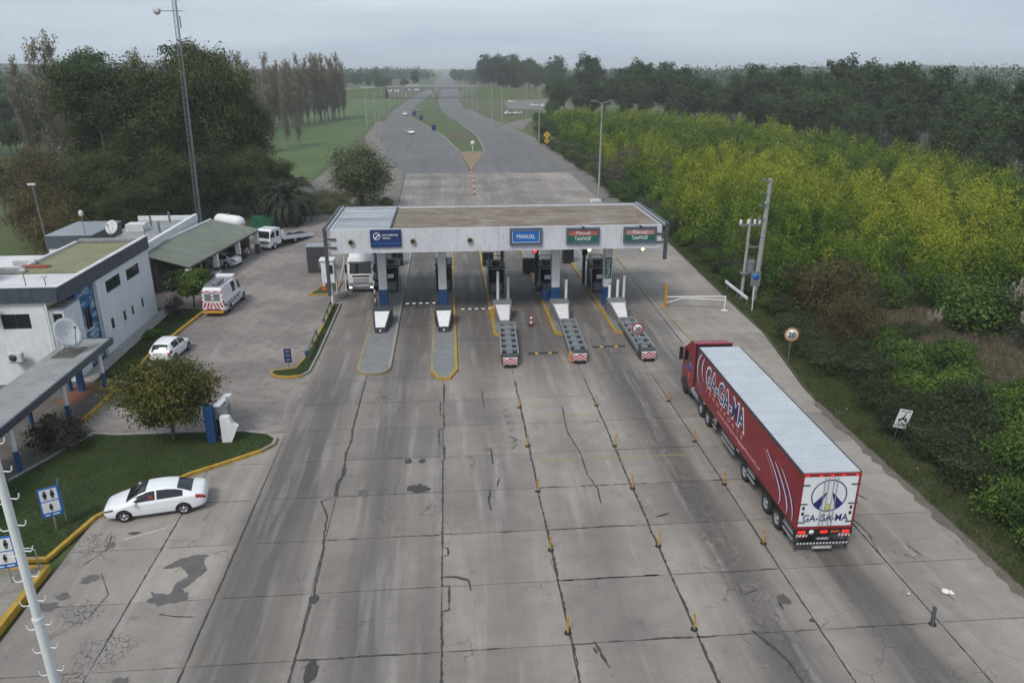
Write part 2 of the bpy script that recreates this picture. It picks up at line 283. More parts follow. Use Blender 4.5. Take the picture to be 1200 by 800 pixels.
# ------------------------------------------------------------------ helpers
def link(o, parent=None):
    col.objects.link(o)
    if parent is not None: o.parent = parent
    return o
def tag(o, label=None, cat=None, group=None, kind=None):
    for k, v in (('label', label), ('category', cat), ('group', group), ('kind', kind)):
        if v: o[k] = v
    return o
def thing(name, label, cat, loc=(0, 0, 0), rz=0, group=None):
    o = bpy.data.objects.new(name, None); o.empty_display_size = .2; link(o); o.location = loc; o.rotation_euler = (0, 0, rz)
    return tag(o, label, cat, group)
def copy_thing(o, loc, rz=0, sc=1.0, label=None, group=None):
    def cp(a, par):
        c = a.copy(); link(c, par)
        for ch in a.children: cp(ch, c)
        return c
    c = cp(o, None); c.location = loc; c.rotation_euler = (0, 0, rz); c.scale = (sc, sc, sc) if not isinstance(sc, tuple) else sc
    if label: c['label'] = label
    if group: c['group'] = group
    return c
class MB:
    """collects boxes, bars, prisms and tubes; build() makes ONE mesh object"""
    def __init__(s): s.v = []; s.f = []; s.m = []; s.cur = 0; s.sm = []
    def add(s, vs, fs, smooth=False):
        o = len(s.v); s.v += [tuple(p) for p in vs]
        for f in fs: s.f.append(tuple(i+o for i in f)); s.m.append(s.cur); s.sm.append(smooth)
        return s
    def box(s, x0, x1, y0, y1, z0, z1, M=None, bev=0):
        if bev:
            bm = bmesh.new(); bmesh.ops.create_cube(bm, size=1)
            for v in bm.verts: v.co = Vector(((x0+x1)/2+v.co.x*(x1-x0), (y0+y1)/2+v.co.y*(y1-y0), (z0+z1)/2+v.co.z*(z1-z0)))
            bmesh.ops.bevel(bm, geom=bm.edges[:], offset=bev, segments=2, affect='EDGES', profile=.5)
            bm.verts.index_update(); vs = [v.co.copy() for v in bm.verts]; fs = [[v.index for v in f.verts] for f in bm.faces]; bm.free()
        else:
            vs = [Vector(p) for p in ((x0, y0, z0), (x1, y0, z0), (x1, y1, z0), (x0, y1, z0), (x0, y0, z1), (x1, y0, z1), (x1, y1, z1), (x0, y1, z1))]
            fs = [(0, 3, 2, 1), (4, 5, 6, 7), (0, 1, 5, 4), (1, 2, 6, 5), (2, 3, 7, 6), (3, 0, 4, 7)]
        if M is not None: vs = [M @ p for p in vs]
        return s.add(vs, fs)
    def prism(s, poly, z0, z1, bottom=True):
        n = len(poly); a = sum(poly[i][0]*poly[(i+1) % n][1]-poly[(i+1) % n][0]*poly[i][1] for i in range(n))
        if a < 0: poly = poly[::-1]
        vs = [(*p[:2], z0) for p in poly]+[(*p[:2], z1) for p in poly]
        fs = [tuple(range(n, 2*n))]+[(i, (i+1) % n, n+(i+1) % n, n+i) for i in range(n)]
        if bottom: fs.append(tuple(range(n-1, -1, -1)))
        return s.add(vs, fs)
    def sheet(s, poly, z):
        n = len(poly); a = sum(poly[i][0]*poly[(i+1) % n][1]-poly[(i+1) % n][0]*poly[i][1] for i in range(n))
        if a < 0: poly = poly[::-1]
        return s.add([(p[0], p[1], z) for p in poly], [tuple(range(n))])
    def extrude(s, prof, x0, x1, axis='x', M=None):
        """closed profile given as (a, z) pairs, pushed along x (profile in y,z) or y (profile in x,z)"""
        n = len(prof)
        P = (lambda t, p: (t, p[0], p[1])) if axis == 'x' else (lambda t, p: (p[0], t, p[1]))
        vs = [Vector(P(x0, p)) for p in prof]+[Vector(P(x1, p)) for p in prof]
        if M is not None: vs = [M @ p for p in vs]
        fs = [tuple(range(n)), tuple(range(2*n-1, n-1, -1))]+[(i, n+i, n+(i+1) % n, (i+1) % n) for i in range(n)]
        return s.add(vs, fs)
    def tube(s, p0, p1, r0, r1=None, n=8, caps=True):
        r1 = r0 if r1 is None else r1; p0, p1 = Vector(p0), Vector(p1); d = p1-p0
        if d.length < 1e-6: return s
        q = d.to_track_quat('Z', 'Y'); vs = []
        for p, r in ((p0, r0), (p1, r1)):
            vs += [p+q @ Vector((r*math.cos(2*math.pi*i/n), r*math.sin(2*math.pi*i/n), 0)) for i in range(n)]
        s.add(vs, [(i, (i+1) % n, n+(i+1) % n, n+i) for i in range(n)], True)
        if caps: s.add(vs, [tuple(range(n-1, -1, -1)), tuple(range(n, 2*n))])
        return s
    def path(s, pts, r, n=6):
        for a, b in zip(pts, pts[1:]): s.tube(a, b, r, r, n)
        return s
    def lathe(s, prof, n=16, M=None):
        """prof: (radius, height) pairs turned about z"""
        vs = []
        for r, h in prof: vs += [Vector((r*math.cos(2*math.pi*i/n), r*math.sin(2*math.pi*i/n), h)) for i in range(n)]
        if M is not None: vs = [M @ p for p in vs]
        return s.add(vs, [(k*n+i, k*n+(i+1) % n, (k+1)*n+(i+1) % n, (k+1)*n+i) for k in range(len(prof)-1) for i in range(n)], True)
    def quad(s, a, b, c, d): return s.add([a, b, c, d], [(0, 1, 2, 3)])
    def mesh(s, name, mats):
        me = bpy.data.meshes.new(name); me.from_pydata(s.v, [], s.f)
        for m in (mats if isinstance(mats, (list, tuple)) else [mats]): me.materials.append(m)
        me.polygons.foreach_set('material_index', s.m); me.polygons.foreach_set('use_smooth', s.sm); me.update(); return me
    def build(s, name, mats, parent=None, loc=None, rz=0):
        o = bpy.data.objects.new(name, s.mesh(name, mats)); link(o, parent)
        if loc: o.location = loc
        o.rotation_euler = (0, 0, rz); return o
def one(name, mats, parent, fn):
    m = MB(); fn(m); return m.build(name, mats, parent)
def part_box(name, mat, parent, *a, **k): return MB().box(*a, **k).build(name, mat, parent)
def text(name, s, h, center, right, up, mat, parent, width=None, bold=.0, shear=0, spacing=1, thick=.004):
    cu = bpy.data.curves.new(name, 'FONT'); cu.body = s; cu.size = 1; cu.offset = bold; cu.shear = shear; cu.space_character = spacing
    cu.resolution_u = 2; cu.extrude = .002; cu.align_x = 'CENTER'; cu.align_y = 'CENTER'
    t = bpy.data.objects.new(name, cu); me = bpy.data.meshes.new_from_object(t); bpy.data.objects.remove(t)
    co = np.empty(len(me.vertices)*3); me.vertices.foreach_get('co', co); co = co.reshape(-1, 3)
    mn, mxx = co.min(0), co.max(0); co[:, :2] -= (mn[:2]+mxx[:2])/2
    sy = h/(mxx[1]-mn[1]); sx = width/(mxx[0]-mn[0]) if width else sy
    r, u = np.array(Vector(right).normalized()), np.array(Vector(up).normalized()); nn = np.cross(r, u)
    q = np.array(center)+np.outer(co[:, 0]*sx, r)+np.outer(co[:, 1]*sy, u)+np.outer(np.sign(co[:, 2])*thick, nn)
    me.vertices.foreach_set('co', q.astype(np.float32).ravel()); me.materials.clear(); me.materials.append(mat); me.update()
    return link(bpy.data.objects.new(name, me), parent)
def struct(name, mb, mat, parent=None):
    o = mb.build(name, mat, parent)
    if parent is None: o['kind'] = 'structure'
    return o
def fast_mesh(name, verts, quads_n, tint=None, mat=None, k=4):
    """quads_n faces of k consecutive vertices each"""
    me = bpy.data.meshes.new(name); nv = len(verts)
    me.vertices.add(nv); me.vertices.foreach_set('co', verts.astype(np.float32).ravel())
    me.loops.add(nv); me.loops.foreach_set('vertex_index', np.arange(nv, dtype=np.int32))
    me.polygons.add(quads_n); me.polygons.foreach_set('loop_start', np.arange(quads_n, dtype=np.int32)*k)
    if tint is not None:
        a = me.attributes.new('tint', 'FLOAT', 'FACE'); a.data.foreach_set('value', np.clip(tint, 0, 1).astype(np.float32))
    if mat: me.materials.append(mat)
    me.update(calc_edges=True); return me
def unit(v): return v/np.maximum(np.linalg.norm(v, axis=1, keepdims=True), 1e-9)
def leaves(c, axis, L, W, g=None, nrm=None):
    """diamond leaf quads: centre, long axis, length, width, preferred facing"""
    g = rng if g is None else g
    n = len(c); axis = unit(axis)
    if nrm is None: nrm = g.normal(size=(n, 3))
    else: nrm = unit(nrm)+.42*g.normal(size=(n, 3))
    b = unit(np.cross(axis, nrm))
    L = np.broadcast_to(np.asarray(L, float).reshape(-1, 1), (n, 1)); W = np.broadcast_to(np.asarray(W, float).reshape(-1, 1), (n, 1))
    v = np.stack([c-axis*L/2, c+b*W/2-axis*L*.08, c+axis*L/2, c-b*W/2-axis*L*.08], 1)
    return v.reshape(-1, 3)

# ------------------------------------------------------------------ the ground and the roads
def lerp(tab, y):
    for (a, b), (c, d) in zip(tab, tab[1:]):
        if y <= c: return b+(d-b)*(y-a)/(c-a) if y > a else b
    return tab[-1][1]
gb = MB(); E_ = 4300
xs = [-E_, -1500, -600, -250, -120, -40, 40, 120, 250, 600, 1500, E_]; ys = [-200, 0, 100, 200, 400, 700, 1100, 1800, 2800, E_]
gb.add([(x, y, -.10) for y in ys for x in xs], [(j*12+i, j*12+i+1, (j+1)*12+i+1, (j+1)*12+i) for j in range(len(ys)-1) for i in range(11)])
ground = struct('ground', gb, ground_m)
XR = [(0, 23.3), (43, 23.3), (56, 25.3), (66, 25.6), (91, 26.8), (110, 25.6), (120, 24.2), (155, 24.4)]
plaza = struct('plaza_pavement', MB().sheet([(-17.6, 6), (23.3, 6), (23.3, 43), (25.3, 56), (25.6, 66), (26.8, 91), (25.6, 110), (24.2, 120), (24.4, 155.2), (-9.0, 155.2), (-8.2, 119), (-9.8, 100), (-10.15, 76), (-10.15, 41.3), (-17.6, 41.3)], -.03), dirt_m)
sl = random.Random(3)
def slab(x0, x1, y0, y1, gap=.013):
    def edge(ax, ay, bx, by):
        n = max(2, int(math.hypot(bx-ax, by-ay)/.42)); o = []
        nx, ny = (by-ay), -(bx-ax); l = math.hypot(nx, ny); nx /= l; ny /= l
        off = 0
        for i in range(n):
            t = i/n; off = off*.6+sl.gauss(0, .009)
            j = off if i else 0
            o.append((ax+(bx-ax)*t-nx*(gap+abs(j)), ay+(by-ay)*t-ny*(gap+abs(j))))
        return o
    a, b, c, d = (x0[0], y0), (x1[0], y0), (x1[1], y1), (x0[1], y1)
    p = edge(*a, *b)+edge(*b, *c)+edge(*c, *d)+edge(*d, *a)
    cx, cyy = (x0[0]+x1[1])/2, (y0+y1)/2
    dz = sl.uniform(-.002, .002)
    m = MB().prism([(q[0]-cx, q[1]-cyy) for q in p], -.028, dz, bottom=False)
    o = m.build('slab', slab_m, plaza); o.location = (cx, cyy, 0)
rowY = [7.5+3.75*k for k in range(0, 40) if 7.5+3.75*k < 155]+[155]
COLS = [-17.55, -13.5, -10.15, -6.2, -.8, 4.1, 9.0, 13.9, 18.75]
for y0, y1 in zip(rowY, rowY[1:]):
    if y1 < 17: continue
    for i, (a, b) in enumerate(zip(COLS, COLS[1:]+[None])):
        if i < 2 and y0 > 40: continue
        if i < 2 and y1 > 41.3: y1b = 41.25
        else: y1b = y1
        xb = (lerp(XR, y0)-.03, lerp(XR, y1)-.03) if b is None else (b, b)
        jy = sl.uniform(-.04, .04) if i else 0
        xa = (a, a)
        if i == 2 and y0 > 95: xa = (lerp([(95, -9.9), (119, -8.1), (160, -8.9)], y0),)*2
        slab(xa, xb, y0, y1b)
# tar seams poured into the worst joints, cracks and potholes
def seam(pts, wd, z=.006, name='tar_seam', mat=tar_m, jit=.5):
    m = MB(); q = []
    for a, b in zip(pts, pts[1:]):
        n = max(2, int(math.dist(a, b)/.18)); q += [(a[0]+(b[0]-a[0])*t/n, a[1]+(b[1]-a[1])*t/n) for t in range(n)]
    q.append(pts[-1]); L_, R_ = [], []
    for i, p in enumerate(q):
        a, b = q[max(0, i-1)], q[min(len(q)-1, i+1)]; dx, dy = b[0]-a[0], b[1]-a[1]; l = math.hypot(dx, dy) or 1
        k = wd*(1+sl.uniform(-jit, jit))*(.35 if i in (0, len(q)-1) else 1); jx = sl.gauss(0, wd*.25)
        L_.append((p[0]-dy/l*k+jx, p[1]+dx/l*k, z)); R_.append((p[0]+dy/l*k+jx, p[1]-dx/l*k, z))
    n = len(q); m.add(L_+R_, [(i, n+i, n+i+1, i+1) for i in range(n-1)])
    return m.build(name, mat, plaza)
E_line = [(-.75, 47.6), (-.75, 44.9), (-1.0, 44.6), (-1.0, 42.8), (-.72, 42.7), (-.72, 40.9), (-1.05, 40.8), (-1.05, 38.9), (-.72, 38.8), (-.72, 37.2), (-.82, 37.1), (-.80, 30), (-.8, 29.0), (-.55, 28.95), (-.55, 28.4), (-.8, 28.35), (-.8, 26.3), (-.5, 26.25), (-.5, 24.8), (-.8, 24.7), (-.78, 22.5), (-.8, 17)]
seam(E_line, .042, jit=.75)
seam([(-6.2, 48.6), (-6.25, 41), (-6.1, 40), (-6.3, 38.5), (-6.2, 37.3)], .05); seam([(-6.22, 37.3), (-6.1, 36), (-6.3, 35), (-6.2, 33.7)], .10); seam([(-6.3, 33.7), (-6.9, 33.4), (-6.4, 32), (-6.25, 29.6)], .045); seam([(-6.15, 29.6), (-6.1, 26), (-6.2, 22), (-6.2, 17)], .04)
for X in (4.12, 9.02): seam([(X, 48)]+[(X+sl.uniform(-.05, .05), 47-1.1*k) for k in range(28)], .042, jit=.7)
seam([(13.9, 48), (13.92, 38), (13.88, 28), (13.9, 17)], .035); seam([(18.75, 60), (18.75, 45), (18.8, 30), (18.72, 17)], .03); seam([(18.6, 82), (18.3, 68), (17.95, 54)], .05)
seam([(-10.15, 38), (-10.1, 30), (-10.15, 17)], .03); seam([(-13.5, 32), (-13.5, 24)], .035)
for y, x0, x1 in ((33.75, -6.2, -.8), (30.0, -6.2, -4.7), (30.0, -3.2, -.8), (30.0, -.8, 2.6), (22.5, -6.2, -.8), (22.5, -.8, 1.4), (26.25, 4.1, 9), (26.25, 4.1, 13.9), (30.0, 4.1, 10.2), (22.5, 4.1, 10.2), (33.75, 4.1, 17), (37.5, 9, 14), (22.5, 15.4, 18.6), (45, -6, -3.4), (37.5, -4, -.9), (26.25, -2.6, -.8)):
    xa = x0
    while xa < x1-.3:      # sealed in broken runs
        xb = min(x1, xa+sl.uniform(.7, 2.4)); seam([(xa, y+sl.uniform(-.03, .03)), ((xa+xb)/2, y+sl.uniform(-.05, .05)), (xb, y+sl.uniform(-.03, .03))], sl.uniform(.014, .042), jit=.8); xa = xb+sl.uniform(.0, .5)
for pts, wd in (([(-.8, 26.9), (-.2, 26.85), (.3, 26.6), (.42, 25.9)], .06), ([(1.75, 46.5), (1.8, 43.5)], .03), ([(1.9, 38.3), (1.95, 36.4)], .05), ([(1.65, 33.8), (1.5, 32.6), (1.6, 31.8)], .06), ([(2.2, 35), (2.0, 33.9)], .045),
                ([(6.8, 43.5), (6.6, 40), (6.95, 37), (6.9, 35), (7.2, 33.4), (7.1, 32)], .035), ([(9.5, 30.6), (10.3, 30.9)], .05), ([(5.0, 22.6), (5.3, 21.2)], .05), ([(4.9, 22.3), (5.0, 21.9)], .04), ([(11.2, 22.7), (11.9, 21.2), (12.2, 18)], .06), ([(13.0, 24.4), (12.9, 23.7)], .05), ([(12.4, 25), (11.6, 24.7), (11.7, 25.5)], .03),
                ([(-12.1, 25.5), (-11.4, 25.3), (-10.6, 25.2)], .04), ([(19.6, 33.2), (20.6, 31.2)], .05), ([(20.4, 27.5), (20.6, 26.6)], .04), ([(18.9, 30.6), (19.1, 28.5), (18.8, 27)], .03), ([(19.8, 24.8), (20.2, 23.6)], .02), ([(-16.2, 31.2), (-15.9, 30.2), (-16.5, 29)], .03), ([(-15.5, 28.4), (-14.6, 26.9), (-14.8, 25.4)], .02),
                ([(3.0, 44), (3.2, 44.05)], .05), ([(3.0, 43.2), (3.3, 43.3)], .05), ([(3.0, 42.3), (3.35, 42.35)], .05), ([(3.05, 41.4), (3.4, 41.5)], .05), ([(3.05, 40.4), (3.5, 40.5)], .05), ([(3.1, 39.5), (3.5, 39.2), (3.2, 38.8)], .05), ([(3.5, 38.6), (3.1, 38.0)], .04)):
    seam(pts, wd, .008)
def blob(name, c, rx, ry, mat, z=.010, n=18, rough=.25, rot=0):
    m = MB(); p = []
    for i in range(n):
        t = 2*math.pi*i/n; k = 1+sl.uniform(-rough, rough); x, y = rx*k*math.cos(t), ry*k*math.sin(t)
        p.append((c[0]+x*math.cos(rot)-y*math.sin(rot), c[1]+x*math.sin(rot)+y*math.cos(rot)))
    return m.sheet(p, z).build(name, mat, plaza)
for c, rx, ry, m_ in (((-2.7, 37.1), .22, .28, tar_m), ((-1.95, 37.1), .2, .26, tar_m), ((-2.1, 34.2), .62, .42, tar_m), ((-4.9, 34.0), .28, .32, wet_m), ((-3.9, 34.2), .3, .2, wet_m), ((-6.05, 25.9), .2, .3, tar_m), ((-5.5, 21.9), .22, .6, tar_m), ((13.8, 23.0), .12, .12, tar_m),
                     ((-15.8, 28.0), .34, .3, wet_m), ((-16.4, 26.9), .3, .25, wet_m), ((-16.9, 26.3), .55, .3, wet_m), ((-15.2, 31.3), .3, .12, tar_m), ((-15.9, 30.4), .22, .25, wet_m), ((13.2, 24.3), .25, .35, wet_m), ((-12.2, 21.9), .35, .3, wet_m)):
    blob('tar_patch' if m_ is tar_m else 'oil_stain', c, rx, ry, m_)
puddle = [(-13.0, 28.5), (-12.4, 29.1), (-11.9, 29.3), (-11.2, 29.35), (-11.35, 28.9), (-10.95, 28.2), (-11.3, 27.5), (-11.65, 27.0), (-11.3, 26.7), (-11.2, 26.35), (-11.7, 26.1), (-12.3, 26.0), (-12.9, 26.3), (-12.7, 26.6), (-12.95, 26.9), (-12.4, 26.75), (-12.05, 26.7), (-12.0, 27.4), (-11.65, 27.9), (-11.95, 28.3), (-12.2, 28.5), (-12.7, 28.45)]
def rough_poly(p, amp, sub=4):
    o = []
    for a, b in zip(p, p[1:]+p[:1]):
        for t in range(sub): o.append((a[0]+(b[0]-a[0])*t/sub+sl.gauss(0, amp), a[1]+(b[1]-a[1])*t/sub+sl.gauss(0, amp)))
    return o
MB().sheet(rough_poly(puddle, .035), .009).build('oil_stain', wet_m, plaza)
# painted lines worn into the slabs
def paint(name, pts, wd, mat, z=.007):
    return seam(pts, wd, z, name, mat, .25)
paint('painted_line', [(-15.5, 30.8), (-13.75, 31.65)], .05, simple('line_white', (.42, .42, .41), .8, var=.4, scale=6))
ylw = simple('line_yellow_worn', (.33, .26, .08), .8, var=.45, scale=5)
for y, x0, x1 in ((43.9, 4.3, 8.2), (42.2, 5.0, 8.6), (36.6, 4.3, 13.2)): paint('painted_line', [(x0, y), (x1, y)], .035, ylw)
paint('painted_line', [(19.0, 88), (19.0, 62), (18.95, 48)], .06, ylw); paint('painted_line', [(17.9, 84), (18.1, 66)], .03, ylw)
def hump(y, x0, x1, n=9):
    r = thing('speed_hump', 'black and yellow rubber speed strip between %s' % ('the left and middle striped crash cushions' if x0 < 7 else 'the middle and right striped crash cushions'), 'speed hump', ((x0+x1)/2, y, 0), 0, 'speed strips')
    for i in range(n):
        a = x0-(x0+x1)/2+(x1-x0)*i/n
        MB().extrude([(-.16, .004), (.16, .004), (.08, .05), (-.08, .05)], a+.01, a+(x1-x0)/n-.01).build('segment', amber if (i % 4 == 2) else rubber, r)
hump(53.0, 5.6, 7.9); hump(54.0, 10.7, 13.3)

asphalt_l = [(-8.9, 155.2), (-13.1, 174.6), (-17.2, 207), (-20.9, 240), (-24.4, 305), (-26.1, 377), (-25.2, 470), (-22.5, 560), (-18, 706), (-12, 1100), (-6, 4000), (2, 4000), (-2, 1100), (-6.7, 705), (-12.2, 600), (-16.4, 450), (-16.6, 391), (-15.4, 327), (-7.6, 280), (-1.4, 238), (2.6, 194.7), (4.2, 160), (4.6, 155.2)]
asphalt_r = [(4.6, 155.2), (4.8, 160), (9.0, 194), (9.2, 215), (9.0, 237), (4.8, 291), (-.4, 340), (-2.6, 375), (-5.2, 450), (-5.7, 522), (-5.6, 660), (-1, 1100), (3, 4000), (10, 4000), (11, 1100), (10.3, 680), (7.8, 521), (7.6, 450), (8.6, 389), (12.4, 324), (18.2, 278), (22, 236), (23.8, 190), (24.4, 155.2)]
struct('carriageway_left', MB().sheet(asphalt_l, -.030), asphalt_m); struct('carriageway_right', MB().sheet(asphalt_r, -.026), asphalt_m)
struct('gore_paving', MB().sheet([(4.5, 158.6), (2.75, 194.4), (9.0, 194.2)], -.012), soil('gore_paint', (.20, .145, .085), (.27, .205, .13), .3))
struct('road_shoulder_left', MB().sheet([(-8.9, 112), (-8.2, 119), (-8.9, 155), (-13.1, 174.6), (-20.9, 240), (-24.4, 305), (-27.5, 305), (-25.5, 240), (-20.5, 190), (-15.0, 160), (-11.6, 135), (-12.0, 112)], -.06), gravel_m)
struct('gravel_track', MB().sheet([(-12, 112), (-11.8, 140), (-15, 162), (-21, 192), (-23.6, 192), (-25.5, 160), (-26, 128), (-22, 108), (-19, 100), (-13, 100)], -.065), gravel_m)
struct('road_shoulder_right', MB().sheet([(24.2, 118), (24.4, 155), (23.8, 190), (22, 236), (18.2, 278), (12.4, 324), (8.6, 389), (11.5, 389), (15.5, 330), (21.5, 285), (25.2, 245), (27.4, 205), (29.5, 160), (28.5, 118)], -.055), gravel_m)
struct('side_lane', MB().sheet([(21, 288), (25, 260), (31, 300), (44, 326), (58, 335), (58, 343), (40, 333), (28, 308)], -.05), gravel_m)
struct('parking_lot', MB().sheet([(30, 390), (34, 480), (62, 500), (64, 400), (48, 380)], -.05), gravel_m)
median_poly = [(2.7, 194.7), (-1.2, 238), (-7.4, 280), (-15.2, 327), (-16.3, 391), (-16.0, 450), (-12, 600), (-6.6, 705), (-2, 1100), (-1.2, 1100), (-5.7, 660), (-5.9, 522), (-5.4, 450), (-2.8, 375), (-.6, 340), (4.6, 291), (8.8, 237), (9.0, 215), (8.9, 194.5)]
struct('grass_median', MB().sheet(median_poly, .06), soil('median_grass', (.046, .088, .022), (.085, .105, .036), .12))
struct('median_bare_patch', MB().sheet(rough_poly([(0.8, 232), (-.8, 252), (3, 262), (7.6, 252), (8.2, 228), (5, 220)], .4), .07), dry_field)
kb = MB(); 
for a, b in (((2.7, 194.6), (9.0, 194.4)), ((2.7, 194.7), (-1.2, 238)), ((9.0, 194.5), (9.1, 215)), ((9.1, 215), (8.9, 237)), ((8.9, 237), (4.7, 291)), ((-1.2, 238), (-7.4, 280)), ((-7.4, 280), (-15.2, 327))):
    d = Vector((b[0]-a[0], b[1]-a[1], 0)); M = Matrix.Translation((a[0], a[1], 0)) @ Matrix.Rotation(math.atan2(d.y, d.x), 4, 'Z'); kb.box(0, d.length-.01, -.16, .16, -.1, .12, M)
struct('median_kerb', kb, conc_kerb)
struct('yard_pavement', MB().sheet([(-23.0, 41.3), (-10.15, 41.3), (-10.15, 76), (-9.85, 100), (-9.0, 112), (-13, 112), (-19, 106), (-30, 100), (-30, 68), (-22.2, 66), (-22.7, 48)], -.012), paver_m)
struct('field', MB().sheet([(-130, 150), (-27, 150), (-29, 300), (-28, 520), (-180, 520)], -.085), soil('field_grass', (.052, .100, .024), (.085, .130, .034), .05))
struct('dry_field', MB().sheet([(-260, 540), (-29, 520), (-29, 690), (-300, 900)], -.08), dry_field)
struct('scrub_ground', MB().sheet([(23.2, 5), (23.2, 43), (25.2, 56), (25.5, 66), (26.7, 91), (25.5, 110), (29, 120), (29.5, 160), (27, 215), (60, 320), (420, 320), (420, 5)], -.075), scrub_soil)
struct('verge', MB().sheet([(23.35, 12), (23.35, 43), (25.35, 56), (25.65, 66), (26.8, 91), (28.2, 100), (28.6, 66), (27.4, 52), (26.2, 40), (25.8, 12)], -.018), verge_soil)
struct('scrub_clearing', MB().sheet(rough_poly([(36, 42), (33, 52), (38, 60), (48, 58), (56, 48), (50, 38), (40, 36)], .5), -.02), dry_field)
ed = random.Random(8); e1 = [(23.1+ed.uniform(-.28, .1), 12+k*.5) for k in range(62)]
struct('dirt_edge', MB().sheet(e1+[(23.6, 43), (23.6, 12)], .006), soil('edge_dirt', (.10, .085, .068), (.17, .15, .125), 1.5))
# hills on the horizon
hm = MB()
for x0, x1, y, h, sd_ in ((-1500, -250, 1250, 36, 1), (250, 1700, 1500, 20, 5)):
    n = 40; v = []
    for i in range(n+1):
        t = i/n; hh = h*math.sin(math.pi*t)**.5*(.75+.25*math.sin(7*t+sd_)+.06*math.sin(31*t)); x = x0+(x1-x0)*t
        v += [(x, y-150, -1), (x, y, max(.1, hh)), (x, y+200, -1)]
    hm.add(v, [f for i in range(n) for f in ((3*i, 3*i+3, 3*i+4, 3*i+1), (3*i+1, 3*i+4, 3*i+5, 3*i+2))], True)
struct('hills', hm, soil('hill_wood', (.02, .03, .014), (.04, .05, .022), .03))
# ------------------------------------------------------------------ toll islands
def island(x0, x1, y0, y1, label, left, right, nose, rounded=True, kw=.2, h=.16):
    r = thing('traffic_island', label, 'island', ((x0+x1)/2, y0, 0), 0, 'toll islands')
    hw = (x1-x0)/2; L = y1-y0
    def outline(w):
        k = hw-w
        if rounded:
            t = [(-k*math.cos(a), (hw-k*math.sin(a))) for a in [math.pi/2*i/6 for i in range(7)]]
            return t+[(-p[0], p[1]) for p in t[-2::-1]]
        c = .75
        return [(-k, hw*1.5), (-k+c*.25, hw*1.1), (-k*.45, w), (k*.45, w), (k-c*.25, hw*1.1), (k, hw*1.5)]
    o, i = outline(0), outline(kw)
    MB().prism(i[:1]+[(-hw+kw, L-kw), (hw-kw, L-kw)]+i[:0:-1], 0, h-.015).build('deck', island_grey, r)
    n = len(o)
    m = MB()
    for a in range(n-1):
        m.add([(*o[a], 0), (*o[a+1], 0), (*i[a+1], 0), (*i[a], 0), (*o[a], h), (*o[a+1], h), (*i[a+1], h), (*i[a], h)], [(4, 5, 6, 7), (0, 1, 5, 4), (2, 3, 7, 6)])
    m.build('nose_kerb', nose, r)
    for sx, mat in ((-1, left), (1, right)):
        xa, xb = sorted((sx*hw, sx*(hw-kw)))
        y = o[0][1]
        while y < L:                      # kerb stones, one by one
            e = min(L, y+(1.5 if y < 22 else 6)); MB().box(xa, xb, y+.012, e-.012, 0, h+sl.uniform(-.006, .006)).build('kerb_stone', mat, r); y = e
    return r
island(-7.05, -4.6, 49.6, 92, 'wide rounded grey toll island under the canopy, leftmost of the five', yellow_dull, conc_kerb, yellow_dull)
island(-1.75, .2, 48.4, 92, 'grey toll island with bright yellow right kerb, second from the left', yellow_dull, yellow, yellow, False)
island(3.2, 5.1, 56.8, 92, 'toll island with yellow kerb behind the left striped crash cushion', yellow, yellow_dull, yellow)
island(8.15, 9.95, 56.8, 92, 'toll island with yellow kerb behind the middle striped crash cushion', yellow, conc_kerb, yellow)
island(13.1, 14.9, 56.8, 92, 'toll island with yellow kerb behind the right striped crash cushion with 20 sign', yellow, conc_kerb, yellow)

# ------------------------------------------------------------------ canopy over the lanes
can = thing('toll_canopy', 'long flat white-fronted canopy spanning the toll lanes on blue-footed columns', 'canopy', (4, 66.6, 0))
def cbox(name, mat, x0, x1, y0, y1, z0, z1): return MB().box(x0-4, x1-4, y0-66.6, y1-66.6, z0, z1).build(name, mat, can)
CX0, CX1, CY0, CY1 = -9.85, 17.75, 61.5, 71.8
xs = [CX0+(CX1-CX0)*i/8 for i in range(9)]
for a, b in zip(xs, xs[1:]):
    cbox('fascia_panel', fascia_m, a+.006, b-.006, CY0, CY0+.12, 6.0, 8.0); cbox('fascia_panel', fascia_m, a+.006, b-.006, CY1-.12, CY1, 6.0, 8.0)
cbox('side_fascia', fascia_m, CX0, CX0+.12, CY0+.13, CY1-.13, 6, 7.95); cbox('side_fascia', fascia_m, CX1-.12, CX1, CY0+.13, CY1-.13, 6, 7.95)
cbox('soffit', mid_grey, CX0+.13, CX1-.13, CY0+.13, CY1-.13, 6.02, 6.15)
cbox('roof_slab', canroof_m, -4.9, CX1-.13, CY0+.13, CY1-.13, 7.5, 7.86)
m = MB(); ny = 24; prof = []
for i in range(ny*2+1):
    y = CY0+.14-66.6+(CY1-CY0-.28)*i/(ny*2); prof.append((y, 7.93 if (i//2) % 2 else 7.85))
m.extrude(prof+[(prof[-1][0], 7.6), (prof[0][0], 7.6)], CX0+.14-4, -5.05-4); m.build('corrugated_roof', corr_m, can)
cbox('roof_gutter', dark_grey, -5.04, -4.91, CY0+.13, CY1-.13, 7.6, 8.0)
cbox('roof_lip', mid_grey, CX0, CX1, CY1+.003, CY1+.10, 7.9, 8.05)
for sx, xe in ((-1, CX0), (1, CX1)):
    for k in (0, 1):
        x = xe+sx*(.18+.32*k); cbox('end_beam', slate if k else steel, x-.09, x+.09, CY0-.1, CY1+.1, 7.92, 8.12)
    x = xe+sx*.42; cbox('end_post', slate, x-.13, x+.13, CY0-.1, CY0+.2, 2.4 if sx < 0 else 5.0, 7.9)
    for z in (6.45, 7.15): cbox('end_bracket', slate, min(xe-sx*.45, xe+sx*.55), max(xe-sx*.45, xe+sx*.55), CY0-.12, CY0-.02, z, z+.14)
